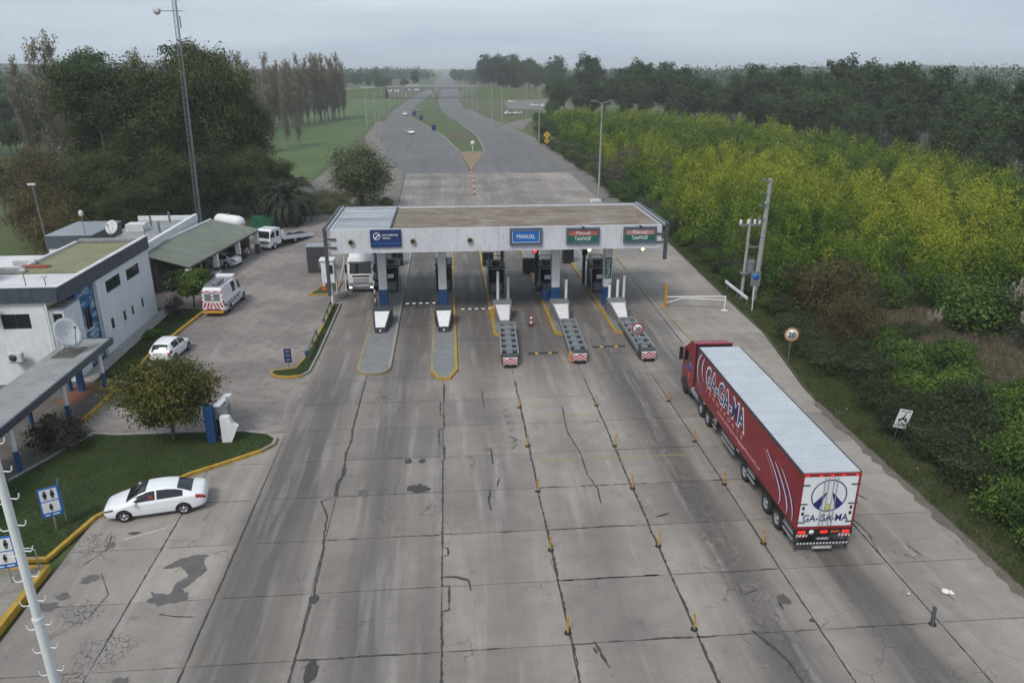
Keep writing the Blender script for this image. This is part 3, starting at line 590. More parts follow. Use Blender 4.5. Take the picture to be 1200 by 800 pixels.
for X, Y in ((-6.15, 65.1), (-.88, 64.8), (9.2, 64.6), (13.85, 64.4)):
    c = MB().box(X-.36-4, X+.36-4, Y-.36-66.6, Y+.36-66.6, 1.9, 6.02, bev=.03).build('column', white, can)
    MB().box(X-.38-4, X+.38-4, Y-.38-66.6, Y+.38-66.6, .15, 1.9, bev=.03).build('blue_foot', blue_paint, c)
pn = part_box('telepase_panel', green_sign, can, 13.55-4, 14.15-4, 64.4-66.6-.392, 64.4-66.6-.365, 2.7, 4.6); pn['label'] = 'vertical green lettered plate on the rightmost column'
text('lettering', 'TelePASE', .34, (13.85-4, 64.4-66.6-.396, 3.65), (0, 0, 1), (-1, 0, 0), white, pn, width=1.7, bold=.006)
# lane signs on the fascia
def fsign(name, label, x0, x1, z0, z1, fr, y=CY0-.06):
    r = thing(name, label, 'sign', ((x0+x1)/2, y, z0)); w_, h_ = (x1-x0)/2, z1-z0
    one('frame', fr, r, lambda m: [m.box(-w_, w_, -.16, .05, 0, .17), m.box(-w_, w_, -.16, .05, h_-.17, h_), m.box(-w_, -w_+.17, -.16, .05, .17, h_-.17), m.box(w_-.17, w_, -.16, .05, .17, h_-.17)])
    return r, w_-.17, h_
SU, SR = (0, 0, 1), (1, 0, 0)
teal = simple('sign_frame_teal', (.07, .105, .13), .5, var=.15)
r, w_, h_ = fsign('lane_sign', 'blue MANUAL lane sign in slate frame on the canopy fascia', 4.85, 7.55, 6.5, 7.9, teal)
part_box('panel', sign_blue, r, -w_+.003, w_-.003, -.08, .04, .173, h_-.173)
one('border', white, r, lambda m: [m.box(-w_+.04, w_-.04, -.09, -.083, .2, .24), m.box(-w_+.04, w_-.04, -.09, -.083, h_-.24, h_-.2), m.box(-w_+.04, -w_+.08, -.09, -.083, .24, h_-.24), m.box(w_-.08, w_-.04, -.09, -.083, .24, h_-.24)])
text('lettering', 'MANUAL', .36, (0, -.09, h_/2), SR, SU, white, r, width=1.55, bold=.006)
for x0, x1, lab, pk in ((9.6, 12.4, 'red and green Manual TelePASE sign on the fascia, left one of the pair', (.40, .11, .09)), (14.45, 17.25, 'faded pink and green Manual TelePASE sign at the right end of the fascia', (.42, .22, .22))):
    r, w_, h_ = fsign('lane_sign', lab, x0, x1, 6.5, 7.85, teal)
    part_box('upper_panel', simple('sign_pink', pk, .5, var=.12), r, -w_+.003, w_-.003, -.08, .04, h_*.52, h_-.173); part_box('lower_panel', green_sign, r, -w_+.003, w_-.003, -.08, .04, .173, h_*.52-.003)
    text('lettering', 'Manual', .30, (0, -.09, h_*.69), SR, SU, white, r); text('lettering', 'TelePASE', .32, (0, -.09, h_*.33), SR, SU, white, r, width=1.4, bold=.006, shear=.2)
    part_box('sign_lamp', black, r, -.06, .06, -.35, .02, h_, h_+.12)
r = thing('operator_sign', 'navy operator sign with white round logo on the left of the canopy fascia', 'sign', (-5.36, CY0-.06, 6.5)); 
part_box('panel', navy, r, -1.26, 1.26, -.08, .04, 0, 1.45); part_box('stripe', sign_blue, r, -1.26, 1.26, -.09, -.082, .30, .36)
one('logo', white, r, lambda m: m.lathe([(.30, 0), (.30, .01), (.235, .01), (.235, 0)], 24, Matrix.Translation((-.72, -.083, .92)) @ Matrix.Rotation(R(90), 4, 'X')))
one('logo_stroke', white, r, lambda m: m.add([(-.92, -.092, .80), (-.82, -.092, .74), (-.50, -.092, 1.02), (-.55, -.092, 1.10), (-.92, -.092, .62)], [(0, 4, 1), (0, 1, 2, 3)]))
text('lettering', 'corredores', .19, (.36, -.09, 1.04), SR, SU, white, r, width=1.3, bold=.015); text('lettering', 'viales', .16, (.05, -.09, .78), SR, SU, white, r, width=.62, bold=.015)
for i, X in enumerate((-8.2, -3.15, 1.55)):
    r = thing('lane_lamp', 'yellow-hooded dark lane lamp on the fascia, %s from the left' % ('first', 'second', 'third')[i], 'lamp', (X, CY0, 6.95), 0, 'lane lamps on the fascia')
    one('hood', yellow_dull, r, lambda m: m.lathe([(.25, 0), (.23, .22), (.17, .22), (.17, .05)], 14, Matrix.Rotation(R(90), 4, 'X'))); one('lens', black, r, lambda m: m.lathe([(.17, .14), (.1, .16), (.0, .16)], 14, Matrix.Rotation(R(90), 4, 'X')))
for X, mat, lab in ((7.0, lamp_red, 'red lane light hanging under the canopy beside the MANUAL sign'), (11.65, lamp_green, 'pale lane light under the left TelePASE sign'), (16.25, lamp_green, 'green-yellow lane light under the right TelePASE sign')):
    r = thing('lane_light', lab, 'traffic light', (X, CY0+.2, 5.75), 0, 'lit lane lights'); part_box('housing', black, r, -.2, .2, 0, .25, -.1, .35, bev=.03)
    one('lens', mat, r, lambda m: m.lathe([(.16, 0), (.12, .06), (0, .08)], 14, Matrix.Translation((0, -.002, .12)) @ Matrix.Rotation(R(90), 4, 'X')))

# ------------------------------------------------------------------ booths
def booth(X, Y, label, tall=3.0, rail=True, sign=None):
    r = thing('toll_booth', label, 'booth', (X, Y, .16), 0, 'toll booths')
    one('wall', dark_grey, r, lambda m: [m.box(-.75, .75, .06, 2.6, 0, 1.05), m.box(-.75, -.68, .06, 2.6, 1.05, 2.35), m.box(.68, .75, .06, 2.6, 1.05, 2.35), m.box(-.68, .68, 2.5, 2.6, 1.05, 2.35)])
    part_box('front_panel', mid_grey, r, -.5, .5, .0, .055, .18, .95); part_box('window', glass, r, -.66, .66, .07, .10, 1.08, 2.32)
    part_box('side_window', glass, r, -.765, -.752, .4, 2.2, 1.1, 2.2); part_box('side_window', glass, r, .752, .765, .4, 2.2, 1.1, 2.2)
    one('window_frame', steel, r, lambda m: m.path([(-.78, 0, .1), (-.78, 0, 2.25), (-.65, 0, 2.42), (.65, 0, 2.42), (.78, 0, 2.25), (.78, 0, .1)], .055, 8))
    part_box('roof', black, r, -.85, .85, -.05, 2.75, 2.46, 2.62, bev=.03)
    part_box('roof_unit', dark_grey, r, -.35, .35, .9, 1.7, 2.63, 2.95, bev=.04)
    if rail: one('roof_rail', black, r, lambda m: [m.path([(x, .3, 2.6), (x, .3, 3.1), (x, 2.4, 3.1), (x, 2.4, 2.6)], .035) for x in (-.6, .6)]+[m.path([(-.6, y, 3.1), (.6, y, 3.1)], .035) for y in (.3, 2.4)])
    if sign: part_box('notice', white, r, -.28, .28, .04, .066, 1.35, 1.75)
    return r
booth(-5.85, 70.0, 'dark toll booth behind the leftmost canopy column', sign=1); booth(-.8, 70.0, 'dark toll booth behind the second canopy column from the left', rail=False)
booth(4.15, 68.6, 'dark toll booth with pale front panel between the middle columns'); booth(9.0, 68.4, 'dark toll booth with white notice behind the third column', sign=1); booth(13.95, 68.2, 'dark toll booth beside the column lettered TelePASE', sign=1)
for X, Y, lab in ((8.0, 76, 'black equipment cabinet on the island behind the third column'), (12.8, 80, 'squat dark cabinet with grey lid on the rightmost island'), (3.9, 79, 'dark metal cabinet behind the booth with the pale panel'), (-5.9, 80, 'dark cabinet behind the leftmost booth')):
    r = thing('equipment_cabinet', lab, 'cabinet', (X, Y, .16), 0, 'lane equipment cabinets'); part_box('body', dark_grey, r, -.6, .6, 0, 1.2, 0, 1.5, bev=.04); part_box('lid', mid_grey, r, -.66, .66, -.06, 1.26, 1.503, 1.6, bev=.03); part_box('door', black, r, -.5, .5, -.02, -.002, .15, 1.4)
for X, Y, z, lab in ((8.2, 70.5, 4.4, 'dark gantry post behind the third column'), (13.0, 71.5, 5.9, 'tall dark post beside the rightmost booth'), (8.35, 72.5, 3.8, 'dark post with red lamp beside the middle booth'), (4.9, 71.5, 3.5, 'dark post beside the booth with the pale panel')):
    r = thing('reader_post', lab, 'post', (X, Y, .15), 0, 'reader posts'); part_box('post', dark_grey, r, -.14, .14, -.14, .14, 0, z, bev=.02); part_box('base_plate', steel, r, -.25, .25, -.25, .25, 0, .04)
    part_box('reader', black, r, -.25, .25, -.3, -.15, z*.5, z*.5+.6)
# wedge-shaped crash noses
def wedge(X, Y, label, stripe):
    r = thing('crash_wedge', label, 'barrier', (X, Y, .15), 0, 'crash wedges')
    one('body', mid_grey if stripe else dark_grey, r, lambda m: m.add([(-.42, 0, 0), (.42, 0, 0), (.8, 2.6, 0), (.8, 3.6, 0), (-.8, 3.6, 0), (-.8, 2.6, 0), (-.42, 0, .42), (.42, 0, .42), (.8, 2.6, 1.15), (.8, 3.6, 1.2), (-.8, 3.6, 1.2), (-.8, 2.6, 1.15)],
        [(0, 1, 7, 6), (1, 2, 8, 7), (2, 3, 9, 8), (3, 4, 10, 9), (4, 5, 11, 10), (5, 0, 6, 11), (6, 7, 8, 11), (11, 8, 9, 10)]))
    one('reflective_face', white, r, lambda m: m.add([(-.36, .08, .462), (.36, .08, .462), (.62, 2.35, 1.099), (-.62, 2.35, 1.099)], [(0, 1, 2, 3)]))
    if stripe:
        def zz(m):
            for k in range(7):
                t0 = (k+.25)/7.3
                for j in range(7):
                    u0, u1 = -1+2*j/7, -1+2*(j+1)/7; w0 = .35+.26*t0; d = .05 if j % 2 else 0
                    a = lambda u, t: (u*w0, .08+2.27*t, .464+.637*t)
                    m.add([a(u0, t0+d), a(u1, t0+.05-d), a(u1, t0+.085-d), a(u0, t0+.035+d)], [(0, 1, 2, 3)])
        one('zigzag_marking', simple('zigzag_grey', (.42, .36, .38), .5), r, zz)
    one('front_lamp', white, r, lambda m: m.lathe([(.09, 0), (.06, .03), (0, .04)], 10, Matrix.Translation((0, -.002, .2)) @ Matrix.Rotation(R(90), 4, 'X')))
    return r
wedge(-5.95, 58.2, 'dark wedge with pale sloping face on the leftmost island', 0); wedge(-.8, 58.0, 'dark wedge with pale sloping face on the second island', 0)
wedge(4.25, 59.2, 'grey wedge with zigzag face behind the left crash cushion', 1); wedge(9.25, 59.0, 'grey wedge with zigzag face behind the middle crash cushion', 1); wedge(14.25, 59.0, 'grey wedge with zigzag face behind the right crash cushion', 1)
# ladder-framed crash cushions
def cushion(X, Y, rz, label, bumper_orange=False):
    r = thing('crash_cushion', label, 'crash cushion', (X, Y, 0), rz, 'crash cushions')
    L = 8.1
    def dy(t): return .9+t*(L-.9)
    one('base_rail', dark_grey, r, lambda m: [m.box(-.58, -.40, .9, L, .02, .5), m.box(.40, .58, .9, L, .02, .5), m.box(-.40, .40, 1.0, L, .02, .2)])
    for sx in (-1, 1): MB().box(sx*.62-.05, sx*.62+.05, .9, L, .52, .82).build('side_rail', steel, r)
    for k in range(7):
        y = dy(k/6); MB().box(-.565, .565, y-.11 if k else y, y+.11 if k < 6 else y, .60, .80).build('crossbar', steel, r) if 0 < k < 6 else MB().box(-.565, .565, y-.02, y+.12, .60, .80).build('crossbar', steel, r)
    for k in range(6):
        a, b = dy(k/6)+.16, dy((k+1)/6)-.15; MB().box(-.24, .24, a, b, .22, .70, bev=.03).build('cartridge', mid_grey, r)
    one('nose', dark_grey, r, lambda m: m.add([(-.62, .88, 0), (.62, .88, 0), (.45, .25, 0), (-.45, .25, 0), (-.66, .88, .85), (.66, .88, .85), (.52, .3, .78), (-.52, .3, .78)], [(4, 7, 6, 5), (3, 2, 6, 7), (2, 1, 5, 6), (0, 3, 7, 4), (1, 0, 4, 5)]))
    one('chevron_plate', white, r, lambda m: m.add([(-.50, .21, .18), (.50, .21, .18), (.54, .27, .76), (-.54, .27, .76)], [(0, 1, 2, 3)]))
    def chev(m):
        for k in range(3):
            z = .12+k*.235
            for sx in (-1, 1):
                P = lambda x, zz_: (sx*x, .205+.06*(zz_-.18)/.58-.004, max(.19, min(.75, zz_)))
                m.add([P(0, z+.36-.24+.12), P(.52, z-.22+.12), P(.52, z-.09+.12), P(0, z+.13+.24)], [(0, 1, 2, 3) if sx > 0 else (3, 2, 1, 0)])
    one('chevron', red_refl, r, chev)
    part_box('bumper', black, r, -.42, .42, .05, .22, .06, .26, bev=.03)
    if bumper_orange: one('worn_corner', simple('worn_orange', (.42, .22, .09), .8, var=.4, scale=4), r, lambda m: m.tube((-.56, .62, .05), (-.56, .62, .8), .24, .22, 12))
    return r
cushion(4.0, 50.1, R(-2.5), 'long ladder-framed crash cushion with red chevron nose, left of the three'); cushion(9.15, 50.5, R(-2.0), 'ladder-framed crash cushion with orange worn corner, middle of the three', True); cushion(14.3, 50.5, R(-.5), 'ladder-framed crash cushion under the red-ringed 20 sign, right of the three')
# round speed signs
def round_sign(X, Y, zc, rad, label, rim, facing=0, back=.06):
    r = thing('speed_sign', label, 'sign', (X, Y, 0), facing)
    one('post', mid_grey, r, lambda m: m.tube((0, .05, 0), (0, .05, zc+.2), .035, .035, 8))
    M = Matrix.Translation((0, 0, zc)) @ Matrix.Rotation(R(90), 4, 'X')
    one('disc', white, r, lambda m: m.lathe([(0, .0), (rad*.82, .0), (rad*.82, -.03), (0, -.03)][::-1], 28, M)); one('rim', rim, r, lambda m: m.lathe([(rad*.8, -.035), (rad*.8, .012), (rad, .012), (rad, -.035), (rad*.8, -.035)], 28, M))
    text('number', '20', rad*.78, (0, -.012, zc), SR, SU, black, r, bold=.03); return r
round_sign(13.67, 51.9, 2.15, .44, 'red-ringed 20 speed sign above the right crash cushion', red_refl)
round_sign(24.55, 49.7, 2.15, .52, 'orange-ringed 20 speed sign on the grass verge beside the truck', simple('rim_orange', (.5, .25, .10), .5), R(-8))
# barrier arms
def arm(X, Y, label, length=2.5, up=False, post=dark_grey):
    r = thing('barrier_arm', label, 'barrier', (X, Y, .15), 0, 'lane barriers')
    part_box('pillar', post, r, -.16, .16, -.16, .16, 0, 1.05, bev=.02)
    d = Vector((0, 0, 1)) if up else Vector((-1, 0, 0)); p0 = Vector((-.17 if not up else 0, -.2, .9)); a = MB(); n = 9
    for k in range(n):
        q0, q1 = p0+d*length*k/n, p0+d*length*(k+1)/n
        MB().tube(q0, q1, .055, .055, 8).build('band', white if k % 2 == 0 else black, r)
arm(-1.35, 63.4, 'lowered black and white barrier arm beside the second canopy column', 2.6); arm(3.45, 61.4, 'lowered black and white barrier arm on a yellow pillar left of the left crash cushion', 2.6, False, amber)
arm(-6.8, 64.0, 'raised black and white barrier arm beside the leftmost column', 3.6, True)
def tallpost(X, Y, h, label, low=mid_grey):
    r = thing('height_post', label, 'post', (X, Y, .15), 0, 'white topped posts on the islands'); part_box('foot', low, r, -.3, .3, -.22, .22, 0, .5, bev=.04); one('shaft', white, r, lambda m: m.tube((0, 0, .45), (0, 0, h), .13, .13, 10)); one('cap', mid_grey, r, lambda m: m.tube((0, 0, h), (0, 0, h+.06), .15, .12, 10))
tallpost(4.0, 64.0, 3.4, 'white post on dark foot left of its pair, in front of the pale-panelled booth', blue_paint); tallpost(5.0, 65.2, 2.6, 'white post right of its pair, in front of the pale-panelled booth'); tallpost(10.1, 63.9, 2.6, 'white post just right of the third column'); tallpost(14.6, 63.2, 2.7, 'grey post just right of the rightmost column'); tallpost(15.3, 63.8, 2.9, 'white post right of the rightmost column'); tallpost(13.75, 62.6, 2.4, 'short white post in front of the rightmost column', blue_paint)
for X, Y, lab in ((8.55, 62.2, 'yellow bollard beside the third canopy column'),):
    r = thing('bollard', lab, 'bollard', (X, Y, .15)); one('shaft', amber, r, lambda m: m.tube((0, 0, 0), (0, 0, 1.0), .14, .13, 12)); one('cap', amber, r, lambda m: m.lathe([(.13, 1.0), (.09, 1.06), (0, 1.08)], 12))
r = thing('marker_tube', 'red and white striped marker tube standing in the lane between crash cushions', 'marker', (6.5, 59.4, 0)); one('foot', black, r, lambda m: m.tube((0, 0, .004), (0, 0, .06), .26, .24, 14))
for k in range(5): one('band', red_refl if k % 2 == 0 else white, r, lambda m: m.tube((0, 0, .06+.2*k), (0, 0, .26+.2*k), .13-.008*k, .122-.008*k, 12))
# flexible amber delineators along the lane joints
def delineator(X, Y, tilt, lab):
    r = thing('delineator_post', lab, 'post', (X, Y, .004), 0, 'amber lane delineators')
    one('foot', rubber, r, lambda m: m.lathe([(.15, 0), (.14, .03), (.07, .06), (0, .06)], 12)); one('tube', amber, r, lambda m: m.tube((0, 0, .05), (tilt, .03, .78), .042, .040, 9)); one('reflector', yellow_dull, r, lambda m: m.tube((tilt*.8, .024, .62), (tilt*.9, .027, .70), .045, .045, 9))
ords = ('nearest', 'second nearest', 'third nearest', 'fourth nearest', 'farthest')
for X, ys_, nm, st in ((4.08, (23.1, 28.4, 33.4, 38.3, 43.5), 'leftmost', 4.08), (9.03, (22.9, 28.3, 33.3, 37.9, 43.4), 'middle', 9), (13.85, (28.1, 33.3, 38.1, 43.7), 'rightmost', 14)):
    for k, y in enumerate(ys_): delineator(X+random.uniform(-.04, .04), y, random.uniform(-.05, .09), 'amber delineator post, %s of the %s row on the pavement' % (ords[k] if k < len(ys_)-1 else 'farthest', nm))
r = thing('post_stub', 'dark leaning post stub on the pavement behind the truck', 'post', (18.4, 22.4, .002)); one('foot', black, r, lambda m: m.lathe([(.15, 0), (.13, .05), (0, .06)], 12)); one('shaft', dark_grey, r, lambda m: m.tube((0, 0, .03), (.16, .28, .62), .07, .07, 10))
for k, (X, Y) in enumerate(((4.2, 128), (4.25, 134), (4.35, 141), (4.4, 147), (4.45, 153), (4.5, 159))):
    r = thing('traffic_cone', 'orange traffic cone in the line before the grass median, %s from the canopy' % ('first', 'second', 'third', 'fourth', 'fifth', 'sixth')[k], 'cone', (X, Y, .002), 0, 'cones before the median')
    part_box('foot', black, r, -.22, .22, -.22, .22, 0, .05); one('body', orange, r, lambda m: m.lathe([(.17, .05), (.04, .95), (0, .96)], 12)); one('band', white, r, lambda m: m.lathe([(.125, .40), (.092, .62)], 12))
r = thing('traffic_cone', 'orange cone on the triangular grass bed beside the white box on a pole', 'cone', (-12.4, 71.6, .1)); part_box('foot', orange, r, -.24, .24, -.24, .24, 0, .05); one('body', orange, r, lambda m: m.lathe([(.2, .05), (.05, .9), (0, .92)], 12)); one('band', white, r, lambda m: m.lathe([(.15, .42), (.12, .6)], 12))

# ------------------------------------------------------------------ right-hand gate, guardrail, signs, poles
r = thing('swing_gate', 'white bar gate closing the right-hand service lane, hung on orange post', 'gate', (19.1, 63.5, 0))
one('gate_post', amber, r, lambda m: m.box(-.11, .11, -.11, .11, 0, 2.3, bev=.02)); one('end_post', white, r, lambda m: [m.tube((5.05, -1.3, 0), (5.05, -1.3, 1.35), .06, .06, 8), m.box(4.8, 5.3, -1.5, -1.1, 0, .05)])
one('upper_bar', white, r, lambda m: m.tube((.1, 0, 1.0), (5.1, -1.3, 1.3), .05, .05, 8)); one('lower_bar', white, r, lambda m: [m.tube((.1, 0, .45), (1.4, -.3, .92), .045, .045, 8), m.tube((1.4, -.3, .92), (5.1, -1.3, .98), .045, .045, 8)])
r = thing('guardrail', 'short white guardrail at the edge of the bushes by the gate', 'guardrail', (26.7, 63.2, 0))
for y in (.3, 2.8, 5.4): part_box('post', mid_grey, r, -.06, .06, y-.06, y+.06, 0, .75)
def wbeam(m, L, z=.72, x=-.07):
    pr = [(x, z-.16), (x-.07, z-.1), (x-.07, z-.05), (x, z), (x-.07, z+.05), (x-.07, z+.1), (x, z+.16), (x+.015, z+.16), (x-.05, z+.1), (x-.05, z+.05), (x+.018, z), (x-.05, z-.05), (x-.05, z-.1), (x+.015, z-.16)]
    m.extrude(pr, 0, L, 'y')
one('rail', white, r, lambda m: wbeam(m, 5.8))
r = thing('parking_sign', 'grey square sign with blue disc on white post beside the bushes', 'sign', (26.5, 61.7, 0), R(-6)); one('post', white, r, lambda m: m.tube((0, .05, 0), (-.05, .05, 2.4), .05, .05, 8)); part_box('plate', mid_grey, r, -.42, .42, -.02, .02, 2.35, 3.7)
one('disc', sign_blue, r, lambda m: m.lathe([(.28, 0), (.28, .012), (0, .012)], 20, Matrix.Translation((0, -.021, 3.2)) @ Matrix.Rotation(R(90), 4, 'X')))
r = thing('motorcycle_sign', 'white leaning sign with black motorbike on the verge beside dark shrubs', 'sign', (25.3, 36.9, 0), R(4))
MT = Matrix.Translation((.1, 0, 1.05)) @ Matrix.Rotation(R(14), 4, 'Y')
one('post', dark_grey, r, lambda m: m.tube((-.12, .05, 0), (.1, .05, 1.2), .045, .045, 8)); one('plate', white, r, lambda m: m.box(-.42, .42, -.015, .015, -.05, 1.1, MT))
def moto(m):
    f = lambda pts: m.add([MT @ Vector((x, -.019, z)) for x, z in pts], [tuple(range(len(pts)))])
    for cx in (-.2, .2): f([(cx+.085*math.cos(t*math.pi/6), .44+.085*math.sin(t*math.pi/6)) for t in range(12)])
    f([(-.22, .48), (.05, .46), (.12, .58), (-.02, .64), (-.14, .56)]); f([(-.06, .6), (.05, .62), (.10, .82), (.02, .84)]); f([(.10, .55), (.22, .46), (.25, .5), (.16, .66)]); f([(.0, .86), (.09, .86), (.09, .94), (.0, .94)])
one('motorbike_symbol', black, r, moto)
upv = MT.to_3x3() @ Vector((0, 0, 1)); rtv = MT.to_3x3() @ Vector((1, 0, 0))
text('lettering', 'PASO LIBRE', .10, MT @ Vector((0, -.02, 1.0)), rtv, upv, dark_grey, r, width=.66); text('lettering', 'P. MOTO', .12, MT @ Vector((0, -.02, .12)), rtv, upv, dark_grey, r, width=.6, bold=.01)
r = thing('utility_pole', 'tall grey concrete power pole with insulators rising from the thicket', 'power pole', (28.1, 64.9, 0)); one('shaft', stone, r, lambda m: m.tube((-.15, 0, 0), (.1, 0, 11.2), .27, .17, 12))
for z in (11.0, 9.9, 8.8, 7.6): one('insulator', mid_grey, r, lambda m: [m.tube((.05, -.1, z), (-.75, -.35, z+.03), .06, .05, 8), m.lathe([(.1, 0), (.14, .06), (.08, .1), (.13, .15), (0, .2)], 10, Matrix.Translation((-.7, -.33, z+.05)))])
one('climb_band', steel, r, lambda m: [m.tube((-.02, 0, z), (-.02, 0, z+.08), .26, .26, 12) for z in (3.5, 6, 9)])
r = thing('transformer_pole', 'shorter pole carrying white insulators and a transformer beside the tall power pole', 'power pole', (26.9, 65.4, 0)); one('shaft', stone, r, lambda m: m.tube((0, 0, 0), (.05, 0, 7.6), .17, .12, 10)); one('crossarm', mid_grey, r, lambda m: [m.box(-.9, 1.1, -.08, .08, 6.9, 7.05), m.box(-.1, 1.2, -.06, .06, 4.9, 5.05)])
for x in (-.8, -.1, .5, .95): one('insulator', white, r, lambda m: m.lathe([(.05, 7.05), (.16, 7.15), (.07, 7.25), (.15, 7.38), (.06, 7.5), (0, 7.52)], 10, Matrix.Translation((x, 0, 0))))
one('transformer', mid_grey, r, lambda m: [m.tube((.55, -.1, 2.6), (.55, -.1, 3.7), .38, .38, 14), m.tube((.4, -.1, 3.7), (.4, -.1, 4.0), .07, .05, 8), m.tube((.7, -.1, 3.7), (.7, -.1, 4.0), .07, .05, 8)]); one('bracket', mid_grey, r, lambda m: m.box(-.3, 1.3, -.3, .3, 2.45, 2.58))
# lamp standards
def lamp(X, Y, h, label, grp, side=-1, dbl=False):
    r = thing('street_lamp', label, 'street lamp', (X, Y, -.05), 0, grp)
    one('pole', stone, r, lambda m: m.tube((0, 0, 0), (0, 0, h), .18 if h > 12 else .14, .1, 8)); one('base', conc_kerb, r, lambda m: m.box(-.35, .35, -.35, .35, 0, .25))
    for s_ in ((-1, 1) if dbl else (side,)):
        one('arm', stone, r, lambda m: m.tube((0, 0, h-.1), (s_*1.1, 0, h+.25), .06, .05, 6)); one('lantern', mid_grey, r, lambda m: m.box(min(s_*.9, s_*1.8), max(s_*.9, s_*1.8), -.2, .2, h+.2, h+.42, bev=.04))
right_l = [(23.9, 120.3, 15.1), (24.1, 205.5, 15.0), (19.6, 282, 13.5), (16.0, 284, 14), (13.9, 367, 14), (12.2, 389, 14), (11.0, 440, 14), (10.4, 500, 14), (33, 330, 12)]
rn = ('nearest tall lamp standard at the bush edge right of the road', 'lamp standard beside the yellow diamond signs right of the road')
for i, (X, Y, h) in enumerate(right_l): lamp(X, Y, h, rn[i] if i < 2 else 'pale lamp standard right of the road, number %d counting from the canopy' % (i+1), 'lamp standards right of the road', -1, i == 0)
for i, (X, Y, h) in enumerate([(-19.6, 226, 11), (-22.5, 246, 12), (-21.6, 236, 13), (-27.5, 270, 11), (-30, 292, 11), (-28.6, 350, 12), (-28.2, 392, 12), (-29.5, 450, 12), (-29.2, 524, 12)]):
    lamp(X, Y, h, ('nearest pale lamp standard left of the road above the roadside tree', 'pale lamp standard along the left side of the road, number %d from the roadside tree' % (i+1))[i > 0], 'lamp standards left of the road', 1)
r = thing('lamp_foot_block', 'white concrete block at the foot of the nearest right lamp standard', 'kerb block', (23.2, 118.9, 0), R(20)); part_box('block', white, r, -.9, .9, -.25, .25, -.05, .45, bev=.05); part_box('footing', conc_kerb, r, -1.0, 1.0, -.35, .35, -.1, .03)
r = thing('warning_sign', 'two stacked yellow diamond warning signs beside the second right lamp standard', 'sign', (25.4, 199, 0)); one('post', mid_grey, r, lambda m: m.tube((0, .06, -.05), (0, .06, 4.2), .05, .05, 8))
for z, s_ in ((3.6, .95), (2.1, .75)):
    one('diamond', simple('sign_yellow%d' % int(z), (.62, .38, .02), .5), r, lambda m: m.extrude([(-s_, z), (0, z-s_), (s_, z), (0, z+s_)], -.02, .02, 'y')); one('symbol', black, r, lambda m: m.box(-.12, .12, -.03, -.022, z-.35, z+.35))
r = thing('median_marker', 'white round marker post at the tip of the grass median', 'marker', (6.1, 196.6, .06)); one('post', white, r, lambda m: m.tube((0, 0, 0), (0, 0, 1.6), .1, .1, 8)); one('disc', white, r, lambda m: m.lathe([(.55, -.03), (.55, .03), (0, .03)], 16, Matrix.Translation((0, -.12, 1.9)) @ Matrix.Rotation(R(90), 4, 'X')))
for k, (X, Y) in enumerate(((-4.6, 254), (-10.2, 303), (-14, 330))):
    r = thing('blue_sign', 'small blue sign back on the left edge of the median, %s from the camera' % ('first', 'second', 'third')[k], 'sign', (X, Y, .06), 0, 'blue signs on the median'); one('plate', navy, r, lambda m: m.box(-.7, .7, -.03, .03, .5, 2.2)); one('legs', mid_grey, r, lambda m: [m.tube((x, .05, 0), (x, .05, 1.8), .05, .05, 6) for x in (-.5, .5)])
# overpass in the distance
r = thing('overpass', 'flat concrete road bridge crossing the highway in the haze', 'bridge', (-10, 530, 0)); part_box('deck', mid_grey, r, -30, 30, -4.5, 4.5, 5.6, 6.7)
for x in (-17, 0.5, 19):
    one('pier', stone, r, lambda m: [m.box(x-.5, x+.5, -3.5, -2.5, -.1, 5.59), m.box(x-.5, x+.5, 2.5, 3.5, -.1, 5.59), m.box(x-.9, x+.9, -4, 4, 5.0, 5.595)])
for y in (-4.55, 4.4): part_box('parapet', stone, r, -30, 30, y, y+.15, 6.703, 7.5)
r2 = struct('overpass_embankment', MB().add([(-40, 524, 6.6), (-40, 536, 6.6), (-90, 524, 4.5), (-90, 536, 4.5), (-40, 515, -.1), (-40, 545, -.1), (-150, 515, -.1), (-150, 545, -.1)], [(0, 1, 3, 2), (0, 2, 6, 4), (1, 5, 7, 3), (0, 4, 5, 1), (2, 3, 7, 6)]).add([(20, 524, 6.6), (20, 536, 6.6), (70, 524, 4.5), (70, 536, 4.5), (20, 515, -.1), (20, 545, -.1), (130, 515, -.1), (130, 545, -.1)], [(0, 2, 3, 1), (0, 4, 6, 2), (1, 3, 7, 5), (0, 1, 5, 4), (2, 6, 7, 3)]), ground_m)
# ------------------------------------------------------------------ left of the lanes
r = thing('planted_island', 'long hooked grass island with yellow kerb left of the lanes', 'island', (-11.5, 55, 0)); OX, OY = -11.5, 55
outl = [(-13.1, 50.9), (-13.0, 50.2), (-12.5, 49.75), (-11.6, 49.55), (-10.75, 49.75), (-10.3, 50.5), (-10.2, 54), (-10.2, 66.8), (-11.0, 66.8), (-11.0, 60), (-11.25, 53), (-11.5, 51.3)]
def ins(p, d):
    n = len(p); o = []
    a = sum(p[i][0]*p[(i+1) % n][1]-p[(i+1) % n][0]*p[i][1] for i in range(n)); sgn = 1 if a > 0 else -1
    for i in range(n):
        A, B, Cc = Vector(p[i-1][:2]), Vector(p[i][:2]), Vector(p[(i+1) % n][:2]); e1, e2 = (B-A).normalized(), (Cc-B).normalized()
        n1, n2 = Vector((-e1.y, e1.x))*sgn, Vector((-e2.y, e2.x))*sgn; b = (n1+n2); b = b/(max(.35, b.dot(n1))); q = B+b*d; o.append((q.x, q.y))
    return o
